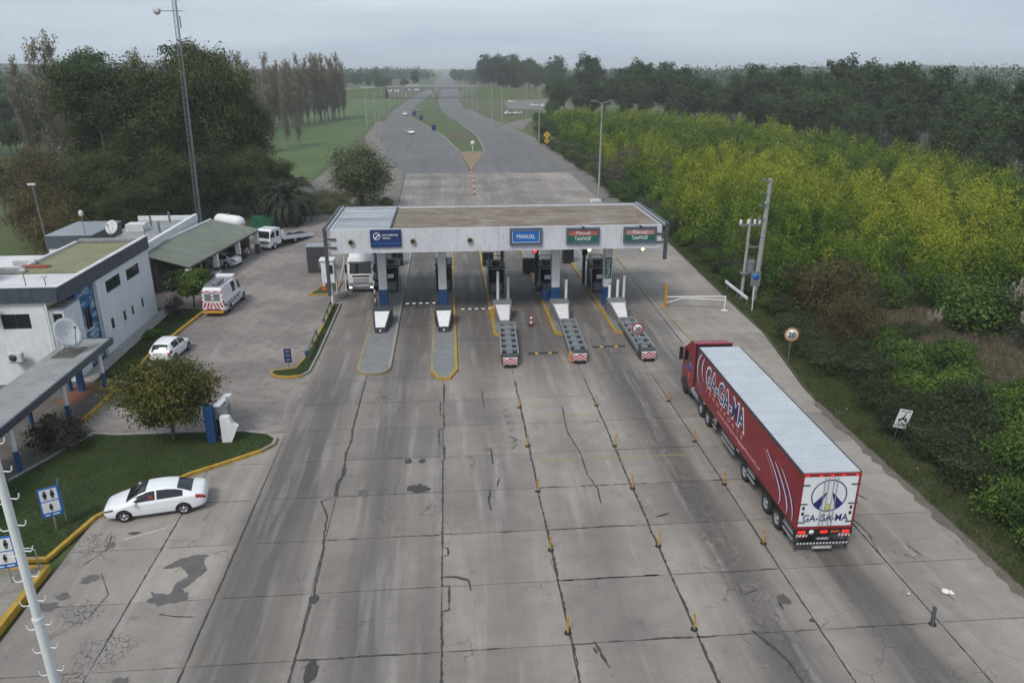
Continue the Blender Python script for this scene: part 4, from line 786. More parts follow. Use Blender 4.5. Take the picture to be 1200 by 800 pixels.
def kerbed(parent, poly, off, kw, h, kmat, name='kerb_stone', zb=0, skip=()):
    p = [(a-off[0], b-off[1]) for a, b in poly]; q = ins(p, kw); n = len(p)
    for i in range(n):
        if i in skip: continue
        j = (i+1) % n; L = math.dist(p[i], p[j]); k = max(1, round(L/1.2)); g = .008/max(L, .01)
        for t in range(k):
            t0, t1 = t/k+g, (t+1)/k-g; f = lambda A, B, t_: (A[0]+(B[0]-A[0])*t_, A[1]+(B[1]-A[1])*t_); dz = sl.uniform(-.006, .006)
            a, b, c, d = f(p[i], p[j], t0), f(p[i], p[j], t1), f(q[i], q[j], t1), f(q[i], q[j], t0)
            m = MB().add([(*x, zb) for x in (a, b, c, d)]+[(*x, h+dz) for x in (a, b, c, d)], [(4, 5, 6, 7), (0, 1, 5, 4), (1, 2, 6, 5), (2, 3, 7, 6), (3, 0, 4, 7)]); m.build(name, kmat(i) if callable(kmat) else kmat, parent)
    return q
q = kerbed(r, outl, (OX, OY), .14, .15, lambda i: yellow if (i < 4 or i >= 8) else conc_kerb); MB().prism(q, 0, .12).build('grass_bed', lawn_m, r)
for k, (y0, L) in enumerate(((52.6, 5.2), (60.2, 5.4))):
    r = thing('guardrail', 'galvanised guardrail on the hooked grass island, %s one' % ('near', 'far')[k], 'guardrail', (-10.75, y0, .12), R(1.5), 'guardrails on the hooked island')
    for y in (.4, L/2, L-.4): part_box('post', mid_grey, r, -.05, .05, y-.05, y+.05, 0, .7)
    one('rail', steel, r, lambda m: wbeam(m, L, .62))
    one('end_terminal', blue_paint if k == 0 else steel, r, lambda m: m.tube((-.1, -.05, .45), (-.1, -.05, .8), .12, .12, 10))
r = thing('small_sign', 'small blue sign with white marks on the tip of the hooked island', 'sign', (-11.9, 51.2, .12), R(8)); one('post', mid_grey, r, lambda m: m.tube((0, .03, 0), (0, .03, 1.3), .03, .03, 6)); part_box('plate', navy, r, -.25, .25, -.015, .015, .45, 1.5); one('marks', roof_grey, r, lambda m: [m.box(-.13, .13, -.02, -.016, z, z+.1) for z in (.6, .95, 1.25)])
r = thing('grass_bed', 'triangular grass bed with yellow kerb beside the white box on a pole', 'grass bed', (-12.2, 71.5, 0)); q = kerbed(r, [(-13.7, 69.9), (-11.1, 69.9), (-11.1, 74.5), (-12.5, 74.5)], (-12.2, 71.5), .14, .13, yellow); MB().prism(q, 0, .10).build('bed', lawn_m, r)
r = thing('control_box', 'white windowed box raised on a pole at the left canopy corner', 'booth', (-11.15, 67.4, 0)); one('pole', white, r, lambda m: m.tube((.1, 0, 0), (.1, 0, 2.0), .11, .11, 10)); part_box('cabin', white, r, -.62, .55, -.5, .5, 2.0, 4.05, bev=.06); part_box('window', glass, r, -.18, .42, -.52, -.502, 2.9, 3.7); part_box('lid', white, r, -.75, .6, -.6, .58, 4.052, 4.2, bev=.03); part_box('speaker', mid_grey, r, -.85, -.63, -.2, .2, 3.4, 3.8)
r = thing('steel_cabinet', 'tall brown steel cabinet with pale lid behind the white box', 'cabinet', (-14.2, 78.3, 0)); part_box('body', brown_box, r, -.95, .95, 0, 1.6, 0, 2.75, bev=.03); part_box('lid', steel, r, -1.02, 1.02, -.08, 1.7, 2.752, 2.85); part_box('door', dark_grey, r, -.85, .85, -.03, -.002, .1, 2.6)
r = thing('rail_stand', 'white frame stand beside the white truck at the canopy edge', 'frame', (-10.6, 69.5, 0)); one('uprights', white, r, lambda m: [m.tube((-.3, 0, 0), (-.3, 0, 3.6), .06, .06, 8), m.tube((.35, 1.5, 0), (.35, 1.5, 3.6), .06, .06, 8), m.tube((-.3, 0, .6), (.35, 1.5, 3.0), .04, .04, 6)]); part_box('foot_block', conc_kerb, r, -.6, .6, -.5, .5, 0, .35, bev=.04)
r = thing('litter', 'white crumpled bag lying on the concrete near the dark post stub', 'litter', (20.1, 24.2, .0)); one('bag', litter_m, r, lambda m: m.lathe([(0, .005), (.14, .01), (.2, .05), (.1, .12), (0, .1)], 7)); one('flap', litter_m, r, lambda m: m.quad((-.1, -.1, .01), (.3, -.2, .02), (.28, .05, .05), (-.05, .1, .08)))
for k, (X, Y) in enumerate(((18.5, 24.2), (25.2, 29.9), (24.9, 34), (24.8, 41.5), (25.7, 27.6))):
    o = MB().lathe([(0, .0), (.05, .01), (.065, .03), (.03, .05), (0, .045)], 6).build('litter', litter_m, None, (X, Y, .01)); tag(o, 'small scrap of white litter on the right-hand verge or pavement edge', 'litter', 'litter scraps')
# ------------------------------------------------------------------ office building
BX, BY = -26.0, 50.0
b = thing('office_building', 'white two-storey office building with slate parapet and blue mural strip', 'building', (BX, BY, 0))
def bb(name, mat, x0, x1, y0, y1, z0, z1, parent=b): return MB().box(x0-BX, x1-BX, y0-BY, y1-BY, z0, z1).build(name, mat, parent)
# right wall built round its windows (x = -26 is its outer face)
def wall_x(x, thick, y0, y1, z0, z1, wins, parent, mat, name='wall'):
    m = MB(); ys = sorted({y0, y1, *[a for w_ in wins for a in w_[:2]]}); 
    for a, c in zip(ys, ys[1:]):
        ws = sorted([w_ for w_ in wins if w_[0] <= a+1e-6 and w_[1] >= c-1e-6], key=lambda w_: w_[2]); z = z0
        for w_ in ws:
            m.box(x-thick-BX, x-BX, a-BY, c-BY, z, w_[2]); z = w_[3]
        m.box(x-thick-BX, x-BX, a-BY, c-BY, z, z1)
    o = m.build(name, mat, parent)
    for (a, c, d, e) in wins:
        wn_ = MB().box(x-.16-BX, x-.12-BX, a-BY, c-BY, d, e).build('window', glass, parent)
        fr = MB(); t = .05
        for q in ((a, c, d, d+t), (a, c, e-t, e), (a, a+t, d+t, e-t), (c-t, c, d+t, e-t), ((a+c)/2-t/2, (a+c)/2+t/2, d+t, e-t)): fr.box(x-.118-BX, x-.06-BX, q[0]-BY, q[1]-BY, q[2], q[3])
        fr.build('frame', dark_grey, wn_); MB().box(x-.05-BX, x+.05-BX, a-.05-BY, c+.05-BY, d-.07, d-.004).build('sill', wall_white, wn_)
    return o
wall_x(-26.0, .3, 55.3, 65.5, 0, 6.0, [(56.75, 59.4, 4.38, 5.32), (60.55, 63.2, 4.3, 5.2), (56.55, 57.1, 1.6, 2.45), (58.8, 59.3, 1.5, 2.32), (60.4, 60.85, 1.48, 2.26), (62.5, 62.98, 1.45, 2.24)], b, wall_white)
wall_x(-26.35, .3, 52.7, 55.28, 0, 5.6, [(53.5, 54.5, 2.6, 4.2)], b, mural_m, 'mural_wall')
bb('pillar', wall_white, -26.65, -26.1, 52.35, 52.68, 0, 5.2)
# front wall (faces the camera) with two windows
def wall_y(y, thick, x0, x1, z0, z1, wins, parent, mat):
    m = MB(); xs_ = sorted({x0, x1, *[a for w_ in wins for a in w_[:2]]})
    for a, c in zip(xs_, xs_[1:]):
        ws = [w_ for w_ in wins if w_[0] <= a+1e-6 and w_[1] >= c-1e-6]; z = z0
        for w_ in ws: m.box(a-BX, c-BX, y-BY, y+thick-BY, z, w_[2]); z = w_[3]
        m.box(a-BX, c-BX, y-BY, y+thick-BY, z, z1)
    m.build('wall', mat, parent)
    for (a, c, d, e) in wins:
        wn_ = MB().box(a-BX, c-BX, y+.12-BY, y+.16-BY, d, e).build('window', glass, parent); fr = MB(); t = .05
        for q in ((a, c, d, d+t), (a, c, e-t, e), (a, a+t, d+t, e-t), (c-t, c, d+t, e-t), ((a+c)/2-t/2, (a+c)/2+t/2, d+t, e-t)): fr.box(q[0]-BX, q[1]-BX, y+.06-BY, y+.118-BY, q[2], q[3])
        fr.build('frame', dark_grey, wn_)
wall_y(50.0, .3, -40, -27.1, 0, 6.0, [(-30.0, -28.15, 4.0, 5.05)], b, wall_white)
bb('entrance_block', wall_white, -27.08, -26.05, 50.2, 52.3, 0, 5.25); bb('window', glass, -26.72, -26.16, 50.17, 50.198, 4.0, 4.95); bb('ledge', roof_grey, -27.09, -25.98, 50.12, 52.33, 5.252, 5.33)
m = MB(); m.box(-27.0-BX, -26.9-BX, 49.88-BY, 49.98-BY, 0, 5.9); m.build('downpipe', white, b)
# parapet cladding: separate vertical panels
def panels(x0, y0, x1, y1, z0, z1, n, out):
    for k in range(n):
        a, c = k/n, (k+1)/n
        p, q = Vector((x0+(x1-x0)*a, y0+(y1-y0)*a, 0)), Vector((x0+(x1-x0)*c, y0+(y1-y0)*c, 0)); d = (q-p).normalized(); o = Vector(out)*(.12+.012*(k % 2)); g = d*.006
        pts = [p+g, q-g, q-g+o, p+g+o]; off = Vector((BX, BY, 0))
        MB().add([(*(v-off).xy, z0) for v in pts]+[(*(v-off).xy, z1) for v in pts], [(0, 3, 2, 1), (4, 5, 6, 7), (0, 1, 5, 4), (1, 2, 6, 5), (2, 3, 7, 6), (3, 0, 4, 7)]).build('parapet_panel', slate, b)
panels(-40, 49.9, -26.05, 49.9, 5.85, 6.9, 18, (0, -1, 0)); panels(-26.05, 49.9, -26.0, 65.6, 5.85, 6.9, 20, (1, 0, 0))
bb('parapet_cap', roof_white, -26.2, -25.84, 50.05, 65.6, 6.902, 6.96); bb('parapet_cap', roof_white, -40, -25.86, 49.74, 50.04, 6.902, 6.955)
bb('roof', roof_white, -40, -26.22, 50.31, 55.5, 6.2, 6.35); bb('roof', roof_moss, -31.5, -26.22, 55.52, 65.4, 6.25, 6.42); bb('roof', roof_moss, -40, -31.52, 55.52, 57.4, 6.2, 6.30); bb('roof', roof_white, -40, -31.52, 57.42, 65.8, 5.2, 5.35)
bb('roof_edge', roof_white, -31.75, -31.5, 57.4, 65.4, 5.3, 6.62); bb('rear_wall', wall_white, -31.5, -26.3, 65.52, 65.8, 0, 6.5); bb('rear_cap', roof_grey, -31.5, -26.0, 65.41, 65.9, 6.502, 6.72)
bb('rear_block', wall_white, -34.3, -30.6, 66.0, 72, 0, 5.85); bb('rear_cladding', slate, -34.35, -30.55, 65.93, 72.05, 5.853, 6.95); bb('rear_cap', steel, -34.4, -30.5, 65.9, 72.1, 6.953, 7.0)
bb('left_wall', wall_white, -40, -39.7, 50.32, 65.8, 0, 5.9)
bb('plinth_path', conc_kerb, -25.98, -24.9, 50, 66.5, -.02, .10)
for X, Y, z, h, lab in ((-33.6, 53.2, 6.36, .9, 'cream water tank block on the white roof edge at far left'),):
    r = thing('water_tank', lab, 'tank', (X, Y, z)); part_box('tank', simple('tank_cream', (.45, .44, .38), .6, dirt=.4), r, -1.2, 1.2, -.8, .8, .25, 2.0, bev=.1); part_box('stand', dark_grey, r, -1.1, 1.1, -.7, .7, 0, .25); part_box('lid', roof_grey, r, -1.0, 1.0, -.7, .7, 2.0, 2.1)
for k, (x0, x1, y, mat) in enumerate(((-33.2, -31.0, 55.6, roof_grey), (-31.9, -30.0, 57.0, brick_red), (-33.0, -31.4, 58.0, roof_white))):
    r = thing('roof_duct', ('grey roof duct', 'brick-red roof ledge', 'white roof duct')[k]+' on the office roof beside the mossy strip', 'roof duct', (x0, y, 6.36)); part_box('duct', mat, r, 0, x1-x0, 0, .5, 0, .22 if k == 1 else .4, bev=.03); part_box('end_cap', mid_grey, r, x1-x0, x1-x0+.1, .1, .4, .02, .18)
def dish(X, Y, z, rad, label, az, el, tilt=0):
    r = thing('satellite_dish', label, 'satellite dish', (X, Y, z), az)
    M = Matrix.Translation((0, 0, rad*1.25)) @ Matrix.Rotation(R(90)-el, 4, 'X')
    one('reflector', roof_white, r, lambda m: m.lathe([(0, .0), (rad*.4, rad*.04), (rad*.75, rad*.14), (rad, rad*.26), (rad*.99, rad*.23), (rad*.74, rad*.11), (0, -.03)], 24, M)); one('mount', mid_grey, r, lambda m: [m.tube((0, .0, 0), (0, 0, rad*1.25), .05, .05, 8), m.tube((-rad*.4, .2, 0), (0, 0, rad), .03, .03, 6), m.tube((rad*.4, .2, 0), (0, 0, rad), .03, .03, 6)])
    tip = M @ Vector((0, 0, rad*.9)); one('feed_arm', dark_grey, r, lambda m: [m.tube(M @ Vector((0, -rad*.9, rad*.2)), tip, .025, .02, 6), m.tube(tip, tip+Vector((0, 0, .12)), .06, .06, 8)]); return r
dish(-24.75, 47.5, 3.2, 1.0, 'large white satellite dish on the walkway roof', R(70), R(28)); dish(-29.0, 66.6, 6.7, .62, 'small round satellite dish on the rear edge of the office roof', R(-20), R(25))
for X, Y, z, h, lab in ((-31.2, 66.2, 7.0, 1.6, 'short antenna with white lantern on the slate rear block'), (-28.6, 51.2, 6.36, 1.3, 'thin aerial on the white front roof'), (-27.0, 50.6, 6.36, 1.0, 'small T-shaped aerial at the parapet corner'), (-26.2, 66.0, 6.7, 1.0, 'thin vent pipe on the rear roof edge')):
    r = thing('roof_aerial', lab, 'aerial', (X, Y, z)); one('mast', mid_grey, r, lambda m: m.tube((0, 0, 0), (0, 0, h), .035, .03, 6)); one('head', roof_white, r, lambda m: m.box(-.18, .18, -.05, .05, h, h+.16, bev=.02) if 'lantern' not in lab else m.lathe([(.14, h), (.2, h+.25), (.1, h+.45), (0, h+.45)], 10))
for X, Y, z, lab in ((-30.4, 49.6, 5.15, 'upper air conditioner unit on the office front wall'), (-29.3, 49.6, 1.9, 'lower air conditioner unit on the office front wall')):
    r = thing('air_conditioner', lab, 'air conditioner', (X, Y, z), 0, 'air conditioners on the office'); part_box('case', roof_white, r, -.45, .45, -.35, .02, 0, .65, bev=.04); one('fan_grille', dark_grey, r, lambda m: m.lathe([(.25, 0), (.25, .01), (.0, .012)], 16, Matrix.Translation((-.1, -.352, .33)) @ Matrix.Rotation(R(90), 4, 'X'))); part_box('bracket', mid_grey, r, -.4, .4, -.3, .3, -.06, -.004)
# low block and carport behind
r = thing('low_annex', 'low white annex with stained flat roof between office and carport', 'building', (-31, 78, 0)); part_box('wall', wall_white, r, -4, 2.3, -7.5, 9.5, 0, 4.0); part_box('parapet', wall_white, r, 2.0, 2.35, -7.6, 9.6, 4.003, 4.75); part_box('parapet', wall_white, r, -4.1, 1.99, 9.3, 9.6, 4.003, 4.6); part_box('roof', roof_grey, r, -4, 1.99, -7.5, 9.29, 4.003, 4.12)
part_box('tank_box', roof_white, r, -3.0, -1.2, 3, 4.5, 4.13, 4.9)
for x, y in ((-1.5, 6), (.6, 2.5), (-.2, 8)): one('vent', mid_grey, r, lambda m: m.tube((x, y, 4.12), (x, y, 5.3), .12, .12, 8))
r = thing('carport', 'wide grey-green lean-to carport roof on white and blue posts', 'carport', (-24, 79, 0)); o_ = Vector((24, -79, 0))
A, B_, C_, D_ = Vector((-24.75, 71.2, 2.6)), Vector((-22.2, 88.1, 2.6)), Vector((-27.4, 88.0, 3.85)), Vector((-29.3, 71.2, 4.0))
n = 17
for k in range(n):      # roofing sheets laid from the eave to the ridge
    t0, t1 = k/n+.0008, (k+1)/n-.0008; q = [A.lerp(B_, t0), A.lerp(B_, t1), D_.lerp(C_, t1), D_.lerp(C_, t0)]; up = Vector((0, 0, .09+.012*(k % 2)))
    MB().add([v+o_ for v in q]+[v+o_+up for v in q], [(0, 3, 2, 1), (4, 5, 6, 7), (0, 1, 5, 4), (1, 2, 6, 5), (2, 3, 7, 6), (3, 0, 4, 7)]).build('roof_sheet', roof_green, r)
one('eave_beam', dark_grey, r, lambda m: m.tube(A+o_+Vector((-.1, .1, -.09)), B_+o_+Vector((-.1, 0, -.09)), .09, .09, 6)); one('ridge_cap', roof_white, r, lambda m: m.tube(D_+o_+Vector((0, 0, .12)), C_+o_+Vector((0, 0, .12)), .16, .16, 8)); one('gable_trim', roof_grey, r, lambda m: m.tube(B_+o_+Vector((0, 0, .1)), C_+o_+Vector((0, 0, .1)), .1, .1, 6))
for k in range(4):
    p = A.lerp(B_, (.02, .36, .68, .985)[k])+o_; p.x -= .25; c = MB().box(p.x-.24, p.x+.24, p.y-.24, p.y+.24, 1.15, 2.5).build('post', white, r); MB().box(p.x-.25, p.x+.25, p.y-.25, p.y+.25, 0, 1.147).build('post_foot', slate if k else blue_paint, c)
    p2 = D_.lerp(C_, (.02, .36, .68, .985)[k])+o_; MB().box(p2.x+.1, p2.x+.3, p2.y-.1, p2.y+.1, 0, 3.8).build('post', mid_grey, r)
part_box('back_wall', simple('carport_wall', (.10, .085, .07), .9, var=.3), r, -4.3, -4.1, -7, 9, 0, 2.9); part_box('end_wall', simple('carport_brick', (.17, .135, .10), .9, var=.3), r, -3.9, .6, 9.0, 9.2, 0, 2.6)
r = thing('gas_tank', 'white cylindrical tank lying behind the carport', 'tank', (-26.6, 92.5, 0), R(-35)); one('shell', white, r, lambda m: m.lathe([(0, -2.3), (.4, -2.2), (.72, -1.9), (.8, -1.5), (.8, 1.5), (.72, 1.9), (.4, 2.2), (0, 2.3)], 18, Matrix.Translation((0, 0, 2.9)) @ Matrix.Rotation(R(90), 4, 'Y'))); one('saddle', stone, r, lambda m: [m.box(x-.15, x+.15, -.6, .6, -.1, 2.2) for x in (-1.2, 1.2)]); one('valve', mid_grey, r, lambda m: m.tube((0, 0, 3.6), (0, 0, 3.9), .12, .12, 8))
r = thing('waste_skip', 'green waste container beside the palm tree', 'container', (-25.0, 103.0, 0)); one('body', tarp_green, r, lambda m: m.extrude([(-.8, 0), (.8, 0), (1.0, 1.35), (-1.0, 1.35)], -1.5, 1.5)); part_box('lid', tarp_green, r, -1.55, 1.55, -1.05, 1.05, 1.352, 1.46)
# ------------------------------------------------------------------ covered walkway
r = thing('covered_walkway', 'long flat concrete walkway roof on white and blue posts in front of the office', 'canopy', (-24.7, 42, 0))
part_box('roof_slab', roof_grey, r, -1.35, 1.35, -16, 8.2, 2.78, 3.12); part_box('edge_trim', slate, r, 1.352, 1.47, -16, 8.3, 2.72, 3.16); part_box('edge_trim', slate, r, -1.35, 1.35, 8.203, 8.32, 2.74, 3.16); part_box('patch', simple('roof_patch', (.10, .095, .09), .95, var=.4, scale=3), r, -.9, .6, 4.6, 6.6, 3.122, 3.135)
for y in (6.6, 1.5, -4.3, -10):
    for x in (1.15, -1.1):
        c = one('post', white, r, lambda m: m.tube((x, y, 1.25), (x, y, 2.78), .13, .13, 10)); one('post_foot', blue_paint, c, lambda m: m.tube((x, y, 0), (x, y, 1.25), .14, .14, 10))
    one('gate_pillar', blue_paint, r, lambda m: m.box(-.55, -.2, y-.2, y+.15, 0, 2.2)) if y > 6 else None
struct('walkway_floor', MB().sheet([(-26.3, 26), (-23.3, 37), (-21.4, 42.2), (-22.9, 43.5), (-22.9, 50), (-26, 50), (-34, 50), (-34, 26)], .02), walk_m)
struct('walkway_threshold', MB().sheet([(-25.9, 46.5), (-24.2, 46.5), (-24.2, 49.8), (-25.9, 49.8)], .03), redtile_m)
k = MB()
for a, c in (((-22.9, 43.6), (-22.7, 48.4)), ((-22.7, 48.4), (-23.9, 48.6)), ((-22.75, 50.5), (-22.95, 55.7)), ((-22.95, 55.7), (-22.0, 66))):
    d = Vector((c[0]-a[0], c[1]-a[1], 0)); M = Matrix.Translation((*a, 0)) @ Matrix.Rotation(math.atan2(d.y, d.x), 4, 'Z'); nn = max(1, round(d.length/1.0))
    for i in range(nn): k.box(d.length*i/nn+.006, d.length*(i+1)/nn-.006, -.13, .13, -.02, .17+sl.uniform(-.005, .005), M)
struct('yellow_kerb', k, yellow)
struct('lawn_strip', MB().prism([(-24.88, 51), (-22.9, 51), (-23.1, 55.7), (-22.2, 66.2), (-24.88, 66.5)], -.02, .10), lawn_m)
# ------------------------------------------------------------------ lawn with kerb
lp = [(-25.5, 29.35), (-18.15, 29.35), (-17.45, 32.6), (-16.2, 34.4), (-14.2, 36.45), (-12.4, 37.7), (-11.0, 38.75), (-10.45, 39.5), (-10.45, 40.3), (-11.1, 41.0), (-12.6, 41.45), (-14.5, 41.55), (-20.0, 41.6), (-21.5, 41.9), (-23.6, 36.6)]
lawn = thing('lawn', 'pointed grass lawn with yellow kerb beside the parked white sedan', 'lawn', (-18, 36, 0)); q = kerbed(lawn, lp, (-18, 36), .2, .17, lambda i: (yellow if i < 6 else yellow_dull if i < 8 else conc_kerb), skip=(14,)); MB().prism(q, 0, .13).build('turf', lawn_m, lawn)
# raised tiled footpath bottom left
fp = struct('footpath', MB().prism([(-30, 10), (-17.75, 10), (-17.75, 28.75), (-30, 28.75)], -.02, .26), dirt_m)
for i in range(9):
    for j in range(12):
        x, y = -17.98-(i+1)*.75, 28.5-(j+1)*.75
        o = bpy.data.objects.new('paving_tile', bpy.data.meshes['paving_tile'] if 'paving_tile' in bpy.data.meshes else MB().box(.008, .742, .008, .742, 0, .03).mesh('paving_tile', tile_m)); link(o, fp); o.location = (x, y, .262+sl.uniform(-.004, .004))
kf = MB()
for j in range(13): kf.box(-17.97, -17.72, 28.75-(j+1)*1.2+.008, 28.75-j*1.2-.008, -.02, .32+sl.uniform(-.006, .006))
for j in range(9): kf.box(-17.98-(j+1)*1.2+.008, -17.98-j*1.2-.008, 28.52, 28.77, -.02, .315+sl.uniform(-.005, .005))
struct('footpath_kerb', kf, yellow)
r = thing('handrail', 'short grey tubular handrail at the corner of the tiled footpath', 'handrail', (-18.1, 28.6, .3)); one('rail', steel, r, lambda m: m.path([(0, 0, 0), (0, 0, .85), (-.15, 0, .97), (-2.6, 0, .97), (-2.75, 0, .85), (-2.75, 0, 0)], .035)); one('middle_bar', steel, r, lambda m: m.tube((0, 0, .5), (-2.75, 0, .5), .025, .025, 6)); one('base_plate', steel, r, lambda m: [m.box(x-.08, x+.08, -.08, .08, 0, .012) for x in (0, -2.75)])
def picto(X, Y, z0, rz, label, second=True):
    r = thing('services_sign', label, 'sign', (X, Y, z0), rz, 'blue services signs'); one('post', steel, r, lambda m: m.tube((0, .03, 0), (0, .03, 1.5), .04, .04, 8)); part_box('plate', sign_blue, r, -.42, .42, -.02, .02, .75, 2.25)
    part_box('upper_pane', white, r, -.35, .35, -.026, -.021, 1.6, 2.18); part_box('lower_pane', white, r, -.35, .35, -.026, -.021, .98, 1.54)
    def man(m, x, z, s): m.tube((x, -.028, z+.34*s), (x, -.034, z+.34*s), .055*s, .055*s, 8); m.box(x-.075*s, x+.075*s, -.032, -.028, z+.12*s, z+.28*s); m.box(x-.05*s, x-.008, -.032, -.028, z, z+.12*s); m.box(x+.008, x+.05*s, -.032, -.028, z, z+.12*s)
    one('pictogram', black, r, lambda m: [man(m, -.15, 1.68, 1.1), man(m, .15, 1.68, 1.1), man(m, 0, 1.06, .95)]); one('arrow_strip', white, r, lambda m: [m.box(-.3, -.1, -.026, -.021, .83, .89), m.box(0, .28, -.026, -.021, .83, .89)])
    if second: one('side_plate', sign_blue, r, lambda m: m.box(.43, .46, .0, .62, .75, 2.3)); one('rear_post', steel, r, lambda m: m.tube((.44, .6, 0), (.44, .6, 1.5), .035, .035, 8))
picto(-18.85, 31.7, .13, R(28), 'blue sign with white pictogram panes standing on the lawn'); picto(-18.7, 27.6, .29, R(12), 'blue pictogram sign on the tiled footpath behind the white mast', False)
# ATM-like service totem on the lawn tip
r = thing('service_kiosk', 'blue and white angular drive-up kiosk on the tip of the lawn', 'kiosk', (-13.6, 40.2, .13)); part_box('blue_panel', blue_paint, r, -.75, -.25, -.25, .2, 0, 2.25, bev=.03); part_box('grey_body', mid_grey, r, -.22, .5, .12, .75, 0, 2.1)
one('hood', white, r, lambda m: m.add([(-.28, .1, 2.2), (.12, .1, 2.2), (.62, .95, 2.55), (.2, .95, 2.55), (-.28, .1, 2.1), (.12, .1, 2.1), (.62, .95, 2.45), (.2, .95, 2.45)], [(0, 1, 2, 3), (7, 6, 5, 4), (0, 4, 5, 1), (1, 5, 6, 2), (2, 6, 7, 3), (3, 7, 4, 0)])); one('white_shell', white, r, lambda m: m.extrude([(.10, 0), (.62, 0), (1.05, .95), (.78, 1.15), (.62, 1.6), (.12, 1.6)], -.28, .1, 'y')); one('screen', glass, r, lambda m: m.box(-.2, .08, .09, .118, .3, 1.3))
one('upright', alu, r, lambda m: m.tube((.35, .5, 1.6), (.4, .6, 2.5), .06, .06, 8))
# ------------------------------------------------------------------ step mast in the foreground and lattice tower
r = thing('step_mast', 'slim white steel mast with curved climbing hooks at bottom left corner', 'mast', (-9.29, 14.19, -.05)); one('shaft', white, r, lambda m: [m.tube((0, 0, 0), (0, 0, 9.2), .105, .10, 14), m.tube((0, 0, 9.2), (0, 0, 9.28), .115, .115, 14), m.tube((0, 0, 9.28), (0, 0, 17), .092, .08, 14)])
for i in range(16, 52):
    z = i*.32; s_ = 1 if i % 2 else -1
    for s_ in (-1, 1):
        zz = z+(.12 if s_ > 0 else 0); MB().path([(s_*.09, 0, zz), (s_*.22, 0, zz-.02), (s_*.27, 0, zz+.03), (s_*.28, 0, zz+.11)], .013, 6).build('climbing_hook', white, r) if i % 2 == 0 else None
r = thing('lattice_tower', 'slender grey lattice radio mast rising above the dark trees', 'tower', (-31.6, 97.0, 0)); H_, wb = 31, .33
lean = lambda z: Vector((.8*z/28, 0, 0))
corners = [Vector((wb*math.cos(t), wb*math.sin(t), 0)) for t in (R(90), R(210), R(330))]
for c in corners: one('leg', mid_grey, r, lambda m: m.tube(c, c*.8+lean(H_)+Vector((0, 0, H_)), .04, .035, 6))
def braces(m):
    z = 0; k = 0
    while z < H_-.6:
        for a in range(3):
            p, q = corners[a]*(1-.2*z/H_), corners[(a+1) % 3]*(1-.2*z/H_); m.tube(p+lean(z)+Vector((0, 0, z)), q+lean(z+.6)+Vector((0, 0, z+.6)), .022, .022, 4, False); m.tube(p+lean(z)+Vector((0, 0, z)), q+lean(z)+Vector((0, 0, z)), .022, .022, 4, False)
        z += .6
one('bracing', mid_grey, r, braces); one('antenna_arm', mid_grey, r, lambda m: [m.tube(lean(26.4)+Vector((-2.0, 0, 26.4)), lean(26.4)+Vector((.7, 0, 26.4)), .05, .05, 6), m.tube(lean(25)+Vector((.4, 0, 24.6)), lean(25)+Vector((.4, 0, 25.9)), .07, .07, 6)]); one('dish_antenna', roof_white, r, lambda m: m.lathe([(0, 0), (.3, .06), (.45, .18), (0, .1)], 12, Matrix.Translation(lean(26.4)+Vector((-2.0, -.1, 26.4))) @ Matrix.Rotation(R(90), 4, 'X')))
def gw(m):
    for t in (R(80), R(200), R(320)):
        for z in (18, 30): m.tube(lean(z)+Vector((0, 0, z)), Vector((14*math.cos(t), 14*math.sin(t), 0)), .006, .006, 3, False)
one('guy_wire', mid_grey, r, gw)
r = thing('yard_lamp', 'thin grey lamp pole behind the office roof at the meadow edge', 'street lamp', (-40.5, 78, 0)); one('pole', mid_grey, r, lambda m: m.tube((0, 0, 0), (-.3, 0, 9.5), .09, .06, 8)); one('lantern', roof_white, r, lambda m: m.box(-.7, .0, -.15, .15, 9.5, 9.7, bev=.03))
# far buildings in the haze
fb = [(-62, 640, 14, 8, 4, 'white low shed in the far left haze'), (-44, 655, 9, 6, 3.5, 'small pale shed left of the overpass in the haze'), (-75, 600, 18, 8, 4, 'long pale building beyond the left field'), (-30, 690, 12, 8, 4.5, 'small white house beside the far left carriageway'), (48, 520, 22, 10, 4.5, 'long low pale building right of the road in the haze'), (40, 560, 8, 7, 4, 'small ochre hut behind the parking lot right of the road')]
for X, Y, wd, dp, h, lab in fb:
    r = thing('far_shed', lab, 'building', (X, Y, -.1)); part_box('wall', wall_white, r, -wd/2, wd/2, 0, dp, 0, h*.72); one('roof', roof_grey, r, lambda m: m.extrude([(-.4, h*.72+.003), (dp+.4, h*.72+.003), (dp/2, h)], -wd/2-.3, wd/2+.3)); part_box('door', dark_grey, r, -wd*.1, wd*.1, -.03, -.003, 0, h*.5)
    for x in (-wd*.32, wd*.28): part_box('window', glass, r, x-.8, x+.8, -.03, -.003, h*.3, h*.55)
# ------------------------------------------------------------------ vehicles
SEDAN = dict(L=4.62, st=[(0, .60, .34, .56, .60, .52), (.06, .72, .26, .63, .68, .60), (.30, .83, .20, .70, .77, .68), (.70, .875, .18, .79, .89, .72), (1.02, .885, .18, .87, .985, .72), (1.30, .888, .18, .90, 1.13, .67), (1.65, .89, .18, .92, 1.31, .62), (2.02, .89, .18, .93, 1.43, .59), (2.45, .89, .18, .94, 1.46, .58), (2.9, .89, .18, .95, 1.45, .58), (3.28, .89, .18, .965, 1.40, .58), (3.66, .888, .19, .985, 1.27, .60), (4.02, .885, .20, 1.0, 1.12, .65), (4.20, .875, .23, 1.0, 1.08, .67), (4.42, .84, .28, .95, 1.02, .66), (4.56, .77, .33, .86, .94, .60), (4.62, .66, .40, .74, .80, .52)],
             ws=(1.08, 1.98), rs=(3.36, 4.0), sw=[(1.42, 2.38), (2.46, 3.62)], wheels=(.92, 3.58), wr=.32, arch=.37)
